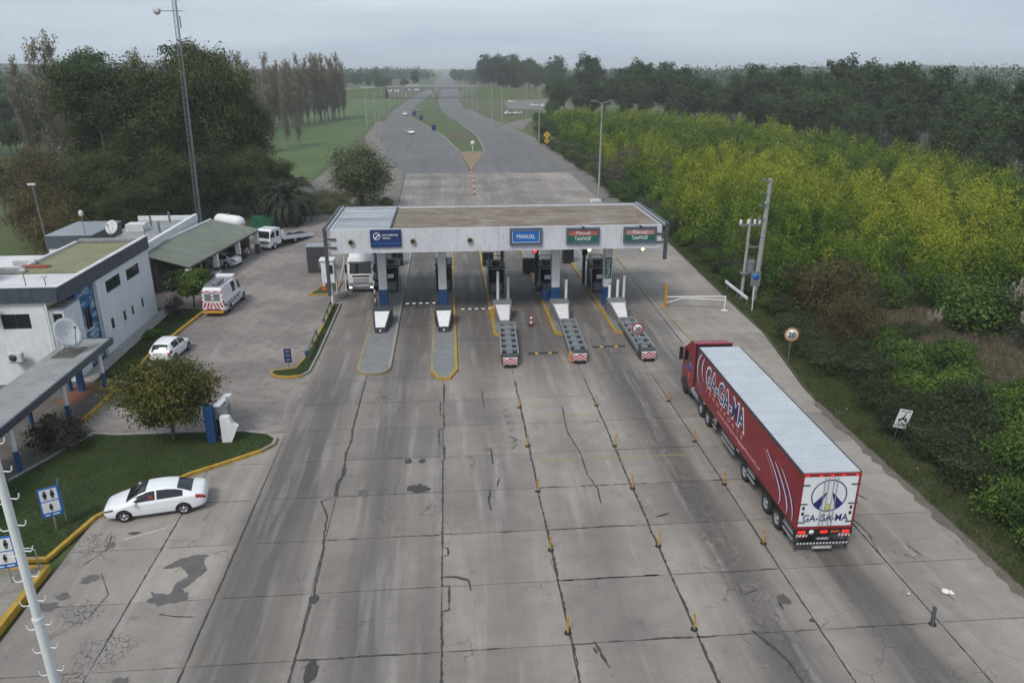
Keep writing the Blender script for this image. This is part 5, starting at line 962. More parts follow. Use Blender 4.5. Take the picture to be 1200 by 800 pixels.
HATCH = dict(L=3.95, st=[(0, .60, .36, .58, .62, .52), (.06, .72, .28, .66, .71, .60), (.28, .80, .21, .74, .82, .66), (.65, .84, .19, .83, .93, .70), (.95, .85, .19, .90, 1.04, .68), (1.2, .855, .19, .93, 1.20, .64), (1.6, .86, .19, .95, 1.42, .60), (1.9, .86, .19, .96, 1.51, .585), (2.4, .86, .19, .97, 1.53, .58), (3.0, .86, .19, .99, 1.50, .58), (3.4, .855, .20, 1.0, 1.44, .58), (3.62, .85, .22, 1.0, 1.30, .58), (3.80, .83, .26, .98, 1.08, .60), (3.90, .78, .32, .90, .98, .58), (3.95, .68, .40, .78, .86, .5)],
             ws=(1.0, 1.86), rs=(3.45, 3.78), sw=[(1.32, 2.2), (2.28, 3.2)], wheels=(.78, 3.18), wr=.31, arch=.36)
VAN = dict(L=5.9, st=[(0, .72, .40, .80, .86, .62), (.08, .86, .32, .92, 1.0, .72), (.40, .96, .26, 1.08, 1.16, .80), (.85, 1.0, .25, 1.20, 1.34, .84), (1.15, 1.01, .25, 1.26, 1.60, .84), (1.55, 1.015, .25, 1.32, 2.05, .83), (1.9, 1.02, .25, 1.36, 2.36, .82), (2.3, 1.02, .25, 1.38, 2.48, .82), (3.5, 1.02, .25, 1.40, 2.52, .82), (5.0, 1.02, .26, 1.40, 2.52, .82), (5.7, 1.01, .28, 1.40, 2.50, .82), (5.84, 1.0, .32, 1.38, 2.44, .80), (5.9, .97, .40, 1.34, 2.36, .78)],
             ws=(1.0, 1.85), rs=None, sw=[(1.42, 2.2), (2.75, 3.6)], wheels=(.95, 4.6), wr=.36, arch=.42)
def wheel(parent, x, y, r, wd, side, detailed=True, rimm=None):
    M = Matrix.Translation((x, y, r)) @ Matrix.Rotation(R(-90)*side, 4, 'X')
    t = one('tyre', rubber, parent, lambda m: m.lathe([(r*.62, -wd), (r*.93, -wd), (r, -wd*.7), (r, -wd*.3), (r*.93, 0), (r*.62, 0), (r*.60, -.02)], 22, M))
    def rim(m):
        m.lathe([(r*.62, -.035), (r*.58, -.03), (r*.54, -.075), (r*.12, -.06), (r*.12, -.02), (0, -.015)], 22, M)
    one('rim', rimm or alu, t, rim)
    if detailed:
        def gaps(m):
            for k in range(5):
                a = 2*math.pi*k/5+.3; c, s_ = math.cos(a), math.sin(a); p = Vector((c, s_, 0)); q = Vector((-s_, c, 0)); 
                pts = [p*r*.22+q*r*.05, p*r*.50+q*r*.15, p*r*.50-q*r*.15, p*r*.22-q*r*.05]; m.add([M @ (v+Vector((0, 0, -.052))) for v in pts], [(0, 1, 2, 3)])
        one('rim_opening', black, t, gaps)
    return t
def car(spec, name, label, loc, heading, paint, cat='car', group=None, detailed=True, extra=None):
    r = thing(name, label, cat, loc, heading, group); L = spec['L']; S = np.array(spec['st'])
    def st(x): return [np.interp(x, S[:, 0], S[:, j]) for j in range(1, 6)]
    nx = 130 if detailed else 40; X = np.linspace(0, L, nx+1)
    # ease the linear stations a little so the skin is smooth
    P = np.array([st(x) for x in X]); k_ = 3 if detailed else 1
    for _ in range(k_): P[1:-1] = .25*P[:-2]+.5*P[1:-1]+.25*P[2:]
    def section(w_, b_, s_, t_, rw):
        c = [(0, b_), (w_*.84, b_), (w_*.965, b_+.10), (w_, b_+.48*(s_-b_)), (w_*.985, s_-.07), (w_*.945, s_)]
        top = t_-.05; c += [(w_*.945+(rw-w_*.945)*.5+.02, s_+(top-s_)*.5+.004), (rw, top), (rw*.86, t_-.018), (rw*.45, t_), (0, t_+.006)]
        return c
    NV = 10; sub = 6 if detailed else 2; V = NV*sub
    def grid():
        G_ = np.zeros((nx+1, V+1, 2))
        for i in range(nx+1):
            c = np.array(section(*P[i])); tt = np.linspace(0, NV, V+1); G_[i, :, 0] = np.interp(tt, range(NV+1), c[:, 0]); G_[i, :, 1] = np.interp(tt, range(NV+1), c[:, 1])
            for _ in range(1 if detailed else 0): G_[i, 1:-1] = .22*G_[i, :-2]+.56*G_[i, 1:-1]+.22*G_[i, 2:]
        return G_
    G_ = grid(); wz = spec['wr']
    def arch_snap(x, z):
        for wx in spec['wheels']:
            d = math.hypot(x-wx, z-wz)
            if abs(d-spec['arch']) < .036: f = spec['arch']/max(d, 1e-6); return wx+(x-wx)*f, wz+(z-wz)*f
        return x, z
    groups = {}
    for side in (1, -1):
        pv = {}
        def vert(i, j):
            x, z = X[i], G_[i, j, 1]; y = G_[i, j, 0]
            if j <= 5*sub and detailed: x, z = arch_snap(x, z)
            return (L/2-x, side*y, z)
        for i in range(nx):
            for j in range(V):
                xm = (X[i]+X[i+1])/2; vm = (j+.5)/sub; zm = (G_[i, j, 1]+G_[i+1, j+1, 1])/2
                if vm > 1 and any(math.hypot(xm-wx, zm-wz) < spec['arch'] for wx in spec['wheels']) and vm < 5: continue
                key = ('body', 0)
                lampz = spec is not VAN
                if vm > 7.15 and spec['ws'][0] < xm < spec['ws'][1]: key = ('windscreen', 0)
                elif spec['rs'] and vm > 7.3 and spec['rs'][0] < xm < spec['rs'][1]: key = ('rear_window', 0)
                elif 5.2 < vm < 6.9 and any(a < xm < c for a, c in spec['sw']) and P[i][3]-P[i][2] > .22: key = ('side_window', side*(1+[a < xm < c for a, c in spec['sw']].index(True)))
                elif vm > 5.3 and xm < spec['ws'][0]-.04 and xm > .22: key = ('bonnet', 0)
                elif 2 <= vm < 5.2 and detailed and any(a-.08 < xm < c+.02 for a, c in spec['sw']) and spec is not VAN: key = ('door', side*(1+[a-.08 < xm < c+.02 for a, c in spec['sw']].index(True)))
                if lampz and xm > L-.44 and 3.7 < vm < 5.3: key = ('tail_light', side)
                elif lampz and xm < .5 and 4.0 < vm < 5.5: key = ('headlight', side)
                m = groups.setdefault(key, MB()); q = [vert(i, j), vert(i+1, j), vert(i+1, j+1), vert(i, j+1)]; m.add(q if side < 0 else q[::-1], [(0, 1, 2, 3)], True)
    objs = {}
    for (nm, k), m in groups.items():
        mat = glass if nm in ('windscreen', 'rear_window', 'side_window') else tail_red if nm == 'tail_light' else dark_grey if nm == 'headlight' else paint; o = m.build(nm, mat, r); objs[(nm, k)] = o
        bm = bmesh.new(); bm.from_mesh(o.data); bmesh.ops.remove_doubles(bm, verts=bm.verts, dist=.0005); bm.to_mesh(o.data); bm.free(); o.data.polygons.foreach_set('use_smooth', [True]*len(o.data.polygons)); o.data.update()
    # close nose and tail, add a dark inner well
    for i, nm in ((0, 'bumper'), (nx, 'bumper')):
        pts = [(L/2-X[i], G_[i, j, 0], G_[i, j, 1]) for j in range(V+1)]+[(L/2-X[i], -G_[i, j, 0], G_[i, j, 1]) for j in range(V-1, 0, -1)]; MB().add(pts, [tuple(range(len(pts))) if i == 0 else tuple(range(len(pts)-1, -1, -1))]).build(nm, paint, r)
    hw = S[:, 1].max()
    part_box('underbody', black, r, -L/2+.25, L/2-.25, -hw+.22, hw-.22, .2, .72)
    for wx in spec['wheels']:
        for s_ in (1, -1): wheel(r, L/2-wx, s_*(hw-.005), spec['wr'], .2, s_, detailed)
    if spec is not VAN:
        part_box('grille', black, r, L/2-.03, L/2+.012, -.46, .46, .40, .50); part_box('number_plate', white, r, -L/2-.012, -L/2+.02, -.24, .24, .60, .72)
        part_box('lower_grille', black, r, L/2-.09, L/2-.015, -.6, .6, .24, .34)
    zb = float(np.interp(spec['sw'][0][0], S[:, 0], S[:, 3]))
    for s_ in (1, -1):
        one('mirror', paint, r, lambda m: m.box(L/2-spec['sw'][0][0]-.12, L/2-spec['sw'][0][0]+.05, min(s_*(hw-.02), s_*(hw+.17)), max(s_*(hw-.02), s_*(hw+.17)), zb-.0, zb+.13, bev=.03))
        if detailed:
            for k, (a, c) in enumerate(spec['sw'][:2]):
                d = objs.get(('door', s_*(k+1)))
                if d: one('handle', paint, d, lambda m: m.box(L/2-c+.04, L/2-c+.22, min(s_*hw*.975, s_*(hw*.985+.03)), max(s_*hw*.975, s_*(hw*.985+.03)), zb-.11, zb-.075, bev=.01))
    if extra: extra(r, spec)
    return r
car(SEDAN, 'parked_car', 'white four-door sedan parked against the lawn kerb, facing left', (-14.78, 33.35, 0), R(191), car_white, extra=lambda r, s: part_box('window_sticker', simple('sticker_red', (.28, .06, .04), .6), r, .02, .22, .782, .79, 1.02, 1.24))
car(HATCH, 'parked_car', 'white hatchback half hidden behind the round lawn tree', (-21.3, 54.9, 0), R(85), car_white)
car(SEDAN, 'parked_car', 'white sedan parked tail outward under the carport', (-25.3, 82.2, 0), R(168), car_white, detailed=False); silver = simple('car_silver', (.30, .31, .33), .3, .5, .05, coat=.5); darkcar = simple('car_black', (.012, .013, .015), .25, 0, .1, coat=.6)
car(HATCH, 'parked_car', 'silver grey hatchback under the carport behind the striped van', (-25.7, 77.2, 0), R(-12), silver, detailed=False); car(SEDAN, 'parked_car', 'black car in the far bay of the carport', (-25.2, 86.0, 0), R(170), darkcar, detailed=False); car(HATCH, 'parked_car', 'white car in the near bay of the carport behind the small green tree', (-26.4, 73.6, 0), R(170), car_white, detailed=False)
def far(spec, lab, X, Y, hd, p, grp=None, z=-.02): return car(spec, 'car', lab, (X, Y, z), hd, p, group=grp, detailed=False)
far(SEDAN, 'white car with lit headlights approaching on the left carriageway', -12.0, 249, R(-75), car_white); far(SEDAN, 'second white car far off on the left carriageway', -18.6, 344, R(-85), car_white); far(HATCH, 'small grey car farthest along the left carriageway', -14.0, 372, R(-88), silver)
for k, (X, Y, h) in enumerate(((37, 452, 20), (46, 415, 5), (50, 408, 170), (53, 421, 15), (27, 345, 30), (31, 347, 200))): far(SEDAN if k % 2 else HATCH, ('white hatchback nearest the road in the gravel lot right of the highway', 'white sedan at the front of the gravel lot', 'white hatchback beside the front sedan in the gravel lot', 'silver sedan deepest right in the gravel lot', 'pale car on the side lane right of the highway, left of two', 'pale car on the side lane right of the highway, right of two')[k], X, Y, R(h), (car_white, silver)[k == 3], 'cars parked right of the highway', -.04)
# striped service van, rear towards the camera
def van_extra(r, s):
    L, x = s['L'], -s['L']/2
    part_box('rear_door', car_white, r, x-.02, x+.015, -.90, -.008, .55, 2.28, bev=.012); part_box('rear_door', car_white, r, x-.02, x+.015, .008, .90, .55, 2.28, bev=.012)
    for s_ in (1, -1):
        part_box('rear_window', simple('van_glass%d' % s_, (.17, .20, .20), .15), r, x-.028, x-.0205, min(s_*.12, s_*.66), max(s_*.12, s_*.66), 1.35, 2.0)
        def stripes(m):
            m.box(x-.03, x-.022, min(s_*.80, s_*.90), max(s_*.80, s_*.90), 1.2, 1.32); m.box(x-.03, x-.022, min(s_*.80, s_*.90), max(s_*.80, s_*.90), 1.62, 1.74)
            for yy, z in ((.80, .74), (.50, .74), (.20, .74)):
                m.add([(x-.03, s_*(yy+.10), z), (x-.03, s_*(yy-.12), z+.46), (x-.03, s_*max(0, yy-.28), z+.46), (x-.03, s_*(yy-.06), z)], [(0, 1, 2, 3)])
            for z in (1.30, 1.62, 1.94): m.add([(x-.03, 0, z+.10), (x-.03, s_*.10, z), (x-.03, s_*.10, z+.11), (x-.03, 0, z+.21)], [(0, 1, 2, 3)])
            m.add([(x-.03, s_*.12, 2.05), (x-.03, s_*.42, 2.16), (x-.03, s_*.60, 2.05), (x-.03, s_*.62, 2.14), (x-.03, s_*.40, 2.26), (x-.03, s_*.12, 2.16)], [(0, 1, 4, 5), (1, 2, 3, 4)])
            m.box(x-.03, x-.022, min(s_*.72, s_*.88), max(s_*.72, s_*.88), 2.05, 2.22); m.box(x-.03, x-.022, min(s_*.05, s_*.6), max(s_*.05, s_*.6), .58, .68)
        one('red_stripe', red_refl, r, stripes); part_box('tail_light', tail_red, r, x-.03, x+.05, min(s_*.91, s_*.99), max(s_*.91, s_*.99), .9, 1.4)
        def checks(m):
            n = 11
            for k in range(n):
                for row in range(2):
                    if (k+row) % 2: a = L/2-1.9-k*.36; m.add([(a, s_*1.026, .72+row*.17), (a-.36, s_*1.026, .72+row*.17), (a-.36, s_*1.026, .89+row*.17), (a, s_*1.026, .89+row*.17)], [(0, 1, 2, 3)])
        one('checker_band', black, r, checks)
    part_box('rear_step', amber, r, x-.35, x-.05, -.92, .92, .32, .48, bev=.02); part_box('bumper_bar', dark_grey, r, x-.06, x+.05, -.98, .98, .40, .56)
    rk = one('roof_rack', steel, r, lambda m: [m.box(-2.7, .3, y-.03, y+.03, 2.62, 2.68) for y in (-.7, -.35, 0, .35, .7)]+[m.box(xx-.03, xx+.03, -.75, .75, 2.56, 2.62) for xx in (-2.6, -1.8, -1.0, -.2)])
    one('ladder_load', mid_grey, rk, lambda m: [m.box(-2.6, -.9, -.45, .25, 2.70, 2.84)]); part_box('roof_pod', white, r, .35, 1.0, -.8, .8, 2.50, 2.78, bev=.06); part_box('light_bar', lamp_red, r, 1.05, 1.3, -.65, .65, 2.46, 2.6, bev=.03)
v_ = car(VAN, 'service_van', 'white roadside assistance van with red chevrons on its rear doors', (-20.6, 67.3, 0), R(86), car_white, 'van', extra=van_extra)
# flatbed recovery truck
r = thing('flatbed_truck', 'white crew-cab recovery truck with tilted empty flatbed', 'truck', (-20.6, 92.6, 0), R(245))
def cabprof(m): m.extrude([(1.5, .55), (3.55, .55), (3.62, 1.1), (3.55, 1.35), (3.3, 2.25), (3.1, 2.42), (1.65, 2.45), (1.5, 2.35)], -.98, .98, 'y')
one('cab', car_white, r, cabprof); one('windscreen', glass, r, lambda m: m.add([(3.552, -.84, 1.42), (3.552, .84, 1.42), (3.335, .80, 2.2), (3.335, -.80, 2.2)], [(0, 1, 2, 3)]))
for s_ in (1, -1):
    for a, c in ((2.65, 3.25), (1.8, 2.4)): one('side_window', glass, r, lambda m: m.add([(a, s_*.984, 1.45), (c, s_*.984, 1.45), (c-.08 if c > 3 else c, s_*.984, 2.15), (a, s_*.984, 2.15)], [(0, 1, 2, 3)]))
    part_box('mirror', black, r, 3.4, 3.52, min(s_*1.02, s_*1.2), max(s_*1.02, s_*1.2), 1.5, 1.95); part_box('headlight', lampglass, r, 3.6, 3.64, min(s_*.55, s_*.88), max(s_*.55, s_*.88), .85, 1.05)
part_box('bumper', white, r, 3.5, 3.74, -1.0, 1.0, .35, .62, bev=.04); part_box('grille', mid_grey, r, 3.605, 3.625, -.5, .5, .75, 1.05); part_box('chassis', black, r, -4.0, 3.0, -.45, .45, .45, .75)
BM = Matrix.Translation((1.3, 0, 1.0)) @ Matrix.Rotation(R(-7), 4, 'Y') @ Matrix.Translation((-1.3, 0, 0))
bed = one('flatbed', dark_grey, r, lambda m: m.box(-4.8, 1.3, -1.12, 1.12, .0, .12, BM))
for s_ in (1, -1): one('side_rail', car_white, bed, lambda m: m.box(-4.8, 1.3, min(s_*1.12, s_*1.24), max(s_*1.12, s_*1.24), -.1, .34, BM)); one('headboard', white, bed, lambda m: m.extrude([(.6, 1.1), (1.4, 1.1), (1.4, 2.1), (1.2, 2.1)], s_*1.18-.05, s_*1.18+.05, 'y'))
one('headboard', white, bed, lambda m: m.box(1.30, 1.40, -1.12, 1.12, 1.0, 1.9))
for x in (2.75, -1.2, -2.6):
    for s_ in (1, -1): wheel(r, x, s_*1.0, .42, .26, s_, False)
# ------------------------------------------------------------------ articulated lorry with red trailer
TR = thing('articulated_lorry', 'red articulated lorry with pale roof and GA-GA-MA lettering leaving the toll plaza', 'truck', (16.12, 27.2, 0), R(-1.3))
WH = 1.3
trailer = one('trailer_body', red_paint, TR, lambda m: m.box(-WH, WH, .06, 15.45, 1.28, 4.06)); 
ro = one('trailer_roof', trailer_roof, TR, lambda m: m.box(-WH+.04, WH-.04, .09, 15.42, 4.062, 4.11))
for k in range(1, 13): MB().box(-WH+.05, WH-.05, .09+k*1.2-.015, .09+k*1.2+.015, 4.112, 4.120).build('roof_seam', trailer_roof, ro)
for s_ in (-1, 1): one('roof_rail', dark_grey, TR, lambda m: m.box(min(s_*(WH-.035), s_*(WH+.025)), max(s_*(WH-.035), s_*(WH+.025)), .06, 15.45, 4.0, 4.125)); one('lower_rail', black, TR, lambda m: m.box(min(s_*(WH-.03), s_*(WH+.02)), max(s_*(WH-.03), s_*(WH+.02)), .06, 15.45, 1.2, 1.29))
xl = -WH-.004
navy_t = simple('letter_navy', (.02, .018, .13), .4, var=.1)
def side_text(s, h, y, z, mat, wdt, off=0, **k): return text('lettering', s, h, (xl-.004-off, y, z), (0, -1, 0), (0, 0, 1), mat, TR, width=wdt, **k)
side_text('GA-GA-MA', 1.36, 10.2, 3.1, white, 6.8, 0, bold=.05); side_text('GA-GA-MA', 1.12, 10.2, 3.1, navy_t, 6.5, .012, bold=.006)
side_text('TRANSPORTE', .24, 10.2, 2.18, pink, 6.4, 0, spacing=2.2, bold=.015); side_text('www.transportegagama.com.ar', .26, 7.7, 1.75, pink, 6.8, 0, bold=.01)
def swoosh(ctrl, wd, mat, off):
    m = MB(); pts = []; n = 24; P0, P1, P2, P3 = [np.array(c, float) for c in ctrl]
    for i in range(n+1):
        t = i/n; pts.append((1-t)**3*P0+3*(1-t)**2*t*P1+3*(1-t)*t*t*P2+t**3*P3)
    L_, R_ = [], []
    for i, p in enumerate(pts):
        d = pts[min(n, i+1)]-pts[max(0, i-1)]; d = d/np.linalg.norm(d); k = wd*math.sin(math.pi*min(1, (i+1)/(n+1)))**.6; L_.append((xl-.003-off, p[0]-d[1]*k, p[1]+d[0]*k)); R_.append((xl-.003-off, p[0]+d[1]*k, p[1]-d[0]*k))
    m.add(L_+R_, [(i, i+1, n+2+i, n+1+i) for i in range(n)]); m.build('swoosh', mat, TR)
for dy_, o in ((0, 0), (.0, .003)):
    mt = white if not o else navy_t; sh = 0 if not o else -.14
    swoosh([(14.6+sh, 3.95), (15.6+sh, 3.3), (15.6+sh, 2.0), (13.6, 1.75)], .09 if not o else .07, mt, o); swoosh([(14.05+sh, 3.9), (14.6+sh, 3.3), (14.5+sh, 2.6), (13.5, 2.35)], .07 if not o else .06, mt, o)
    swoosh([(3.9+sh, 3.2), (2.2+sh, 2.6), (1.4+sh, 1.9), (2.0, 1.32)], .09 if not o else .07, mt, o); swoosh([(2.8+sh, 3.1), (1.5+sh, 2.6), (.7+sh, 1.9), (1.1, 1.32)], .08 if not o else .06, mt, o); swoosh([(2.1+sh, 3.2), (.9+sh, 2.7), (.2+sh, 2.0), (.5, 1.32)], .05, mt, o)
swoosh([(4.5, 3.15), (3.6, 2.9), (3.0, 2.5), (2.6, 2.1)], .025, pink, 0)
for s_ in (-1, 1):       # side under-run rails, three pairs
    for a, c in ((8.1, 10.2), (5.0, 6.0), (.25, 1.3), (11.2, 11.8)):
        for z in (.55, .85, 1.08): MB().box(min(s_*1.2, s_*1.26), max(s_*1.2, s_*1.26), a, c, z, z+.11).build('side_guard', alu, TR)
    for y in (7.2, 10.9, 13.2): part_box('marker_strip', white, TR, min(s_*1.322, s_*1.326), max(s_*1.322, s_*1.326), y, y+.35, 1.215, 1.27)
part_box('chassis_rail', black, TR, -.5, .5, .3, 15, .8, 1.2)
one('axle', black, TR, lambda m: [m.tube((-1.1, y, .52), (1.1, y, .52), .09, .09, 8) for y in (2.05, 3.4, 6.4, 12.8, 14.15, 17.75)])
for y in (2.05, 3.4, 6.4, 12.8, 14.15, 17.75):
    for s_ in (-1, 1):
        M0 = Matrix.Translation((s_*1.25, y, .52)) @ Matrix.Rotation(R(90)*s_, 4, 'Y'); rr = .52
        t = one('tyre', rubber, TR, lambda m: m.lathe([(rr*.6, -.32), (rr*.93, -.32), (rr, -.26), (rr, -.06), (rr*.93, 0), (rr*.6, 0), (rr*.58, -.02)], 24, M0)); one('rim', steel, t, lambda m: m.lathe([(rr*.6, -.02), (rr*.54, -.03), (rr*.46, -.12), (rr*.24, -.12), (rr*.22, -.02), (rr*.1, .0), (0, .0)], 24, M0))
        if y < 15: one('mudguard', black, TR, lambda m: m.box(min(s_*.85, s_*1.22), max(s_*.85, s_*1.22), y-.5, y+.5, 1.06, 1.10))
# rear doors
rd = simple('door_white', (.66, .70, .72), .4, var=.06, dirt=.2)
one('rear_frame', red_paint, TR, lambda m: [m.box(-WH, -WH+.09, 0, .058, 1.28, 4.05), m.box(WH-.09, WH, 0, .058, 1.28, 4.05), m.box(-WH+.09, WH-.09, 0, .058, 3.93, 4.05), m.box(-WH+.09, WH-.09, 0, .058, 1.28, 1.42)])
for a, c in ((-WH+.095, -.006), (.006, WH-.095)):
    d = one('rear_door', rd, TR, lambda m: m.box(a, c, .01, .058, 1.425, 3.925)); xo = (a+c)/2
    one('lock_rod', alu, d, lambda m: [m.tube((x, -.03, 1.45), (x, -.03, 3.9), .022, .022, 6) for x in ((-.12, -.28) if a < 0 else (.12, .28))]+[m.box((-.3 if a < 0 else .1), (-.1 if a < 0 else .3), -.05, -.01, 1.95, 2.0)])
    one('hinge', dark_grey, d, lambda m: [m.box((-1.34 if a < 0 else .92), (-.92 if a < 0 else 1.34), -.02, .005, z, z+.05) for z in (1.62, 2.55, 3.5)])
one('door_clasp', black, TR, lambda m: [m.box(s_*1.07-.05, s_*1.07+.05, -.02, .008, z, z+.14) for s_ in (-1, 1) for z in (2.02, 2.3)])
MC = Matrix.Translation((0, .004, 2.98)) @ Matrix.Rotation(R(90), 4, 'X')
one('logo_ring', navy_t, TR, lambda m: m.lathe([(.80, 0), (.80, .008), (.75, .008), (.75, 0)], 40, MC))
one('logo_road', navy_t, TR, lambda m: [m.add([(s_*.10, -.005, 3.20), (s_*.66, -.005, 2.58), (s_*.40, -.005, 2.30), (s_*.36, -.005, 2.32)], [(0, 1, 2, 3)]) for s_ in (-1, 1)])
text('lettering', 'GA-GA-MA', .36, (0, -.006, 1.86), (1, 0, 0), (0, 0, 1), navy_t, TR, width=2.05, bold=.007)
one('sticker', simple('sticker_yellow', (.45, .42, .05), .5), TR, lambda m: [m.box(-.12, .12, -.012, -.006, 2.28, 2.42), m.box(-.06, .08, -.012, -.006, 2.48, 2.58)])
part_box('light_panel', black, TR, -WH, WH, -.02, .15, .98, 1.27)
for x0, x1 in ((-1.18, -.82), (-.16, .18), (.84, 1.18)): part_box('tail_lamp', tail_lit, TR, x0, x1, -.045, -.021, 1.08, 1.22, bev=.01)
for x0, x1 in ((-1.22, -.72), (.72, 1.22)):
    pl = part_box('reflector_plate', white, TR, x0, x1, -.03, -.021, .90, 1.03); one('red_bar', red_refl, pl, lambda m: [m.add([(x0+.02+.16*k, -.034, .90), (x0+.10+.16*k, -.034, .90), (x0+.16+.16*k, -.034, 1.03), (x0+.08+.16*k, -.034, 1.03)], [(0, 1, 2, 3)]) for k in range(3)])
one('limit_disc', white, TR, lambda m: m.lathe([(.12, 0), (.12, .01), (0, .012)], 16, Matrix.Translation((-.55, -.022, 1.14)) @ Matrix.Rotation(R(90), 4, 'X'))); part_box('orange_strip', orange, TR, .32, .72, -.03, -.021, 1.1, 1.2)
for x in (-1.1, -.5, 0, .5, 1.1): part_box('top_lamp', tail_lit, TR, x-.07, x+.07, -.03, -.002, 3.96, 4.02)
np_ = part_box('number_plate', dark_grey, TR, -.32, .34, -.03, -.021, .72, .90); text('lettering', 'MHR050', .11, (0, -.036, .80), (1, 0, 0), (0, 0, 1), white, np_, width=.5)
one('underrun_bar', black, TR, lambda m: m.box(-1.22, 1.22, -.05, .08, .50, .66)); one('underrun_hatch', white, TR, lambda m: [m.add([(-1.18+.15*k, -.054, .53), (-1.10+.15*k, -.054, .53), (-1.06+.15*k, -.054, .62), (-1.14+.15*k, -.054, .62)], [(0, 1, 2, 3)]) for k in range(16)])
one('underrun_leg', dark_grey, TR, lambda m: [m.box(x-.05, x+.05, 0, .1, .25, 1.2) for x in (-1.15, 1.15)]); mf = part_box('maker_plate', mid_grey, TR, -.45, .5, -.05, -.03, .26, .44); text('lettering', 'HERMANN', .12, (.02, -.056, .35), (1, 0, 0), (0, 0, 1), white, mf, width=.8, bold=.02)
part_box('mud_flap', black, TR, -1.2, -.6, 1.2, 1.24, .2, 1.0); part_box('mud_flap', black, TR, .6, 1.2, 1.2, 1.24, .2, 1.0)
# tractor unit
cab = one('cab', red_paint, TR, lambda m: m.extrude([(16.35, .75), (18.55, .75), (18.72, 1.2), (18.66, 2.1), (18.45, 3.05), (17.9, 3.35), (16.35, 3.35)], -1.24, 1.24)); 
one('cab_roof', red_paint, TR, lambda m: m.add([(-1.2, 16.4, 3.352), (1.2, 16.4, 3.352), (1.2, 18.0, 3.352), (-1.2, 18.0, 3.352), (-1.16, 16.4, 3.92), (1.16, 16.4, 3.92), (1.1, 17.35, 3.85), (-1.1, 17.35, 3.85)], [(4, 5, 6, 7), (0, 4, 7, 3), (1, 2, 6, 5), (3, 7, 6, 2), (0, 1, 5, 4)])); one('deflector_lip', red_paint, TR, lambda m: m.box(-1.2, 1.2, 16.36, 16.52, 3.88, 3.99, bev=.03))
part_box('cab_back', black, TR, -1.15, 1.15, 16.25, 16.345, .9, 3.9)
for s_ in (-1, 1):
    one('side_fairing', black, TR, lambda m: m.box(min(s_*1.14, s_*1.2), max(s_*1.14, s_*1.2), 15.85, 16.34, 1.2, 3.5)); one('fairing_edge', red_paint, TR, lambda m: m.box(min(s_*1.205, s_*1.235), max(s_*1.205, s_*1.235), 16.1, 16.34, 1.2, 3.7))
    one('side_window', glass, TR, lambda m: m.add([(s_*1.245, 17.35, 2.2), (s_*1.245, 18.35, 2.2), (s_*1.245, 18.15, 3.0), (s_*1.245, 17.35, 3.0)], [(0, 1, 2, 3)])); one('small_window', glass, TR, lambda m: m.box(min(s_*1.242, s_*1.248), max(s_*1.242, s_*1.248), 16.75, 17.05, 2.6, 3.05))
    one('door_decal', simple('decal_blue%d' % s_, (.05, .09, .35), .4), TR, lambda m: m.lathe([(.3, 0), (.3, .006), (0, .006)], 18, Matrix.Translation((s_*1.243, 17.05, 2.15)) @ Matrix.Rotation(R(90)*s_, 4, 'Y'))); one('door_decal', simple('decal_orange%d' % s_, (.5, .09, .03), .4), TR, lambda m: m.lathe([(.22, 0), (.22, .006), (0, .006)], 18, Matrix.Translation((s_*1.243, 17.05, 1.5)) @ Matrix.Rotation(R(90)*s_, 4, 'Y'))); one('door_stripe', simple('decal_stripe%d' % s_, (.05, .09, .35), .4), TR, lambda m: m.box(min(s_*1.241, s_*1.246), max(s_*1.241, s_*1.246), 17.6, 18.4, 1.7, 1.9))
    one('mirror', black, TR, lambda m: [m.box(min(s_*1.3, s_*1.55), max(s_*1.3, s_*1.55), 18.45, 18.6, 2.1, 3.0, bev=.03), m.tube((s_*1.2, 18.4, 2.95), (s_*1.4, 18.5, 2.95), .03, .03, 6)])
    one('fuel_tank', alu, TR, lambda m: [m.tube((s_*.95, 15.0, .82), (s_*.95, 16.3, .82), .33, .33, 16)]); one('tank_strap', dark_grey, TR, lambda m: [m.tube((s_*.95, y, .82), (s_*.95, y+.06, .82), .337, .337, 16) for y in (15.3, 15.9)]); one('step', black, TR, lambda m: m.box(min(s_*.9, s_*1.24), max(s_*.9, s_*1.24), 16.5, 17.1, .4, .74)); one('wheel_arch', black, TR, lambda m: m.lathe([(.62, 0), (.62, .012), (0, .014)], 24, Matrix.Translation((s_*1.236, 17.75, .62)) @ Matrix.Rotation(R(90)*s_, 4, 'Y')))
part_box('windscreen', glass, TR, -1.1, 1.1, 18.66, 18.70, 2.1, 2.2); part_box('front_bumper', dark_grey, TR, -1.24, 1.24, 18.4, 18.8, .35, .74, bev=.05); one('exhaust_stack', alu, TR, lambda m: m.tube((.7, 16.1, 1.0), (.7, 16.1, 3.2), .09, .09, 10)); part_box('fifth_wheel', black, TR, -.5, .5, 12.9, 14.2, 1.0, 1.19)
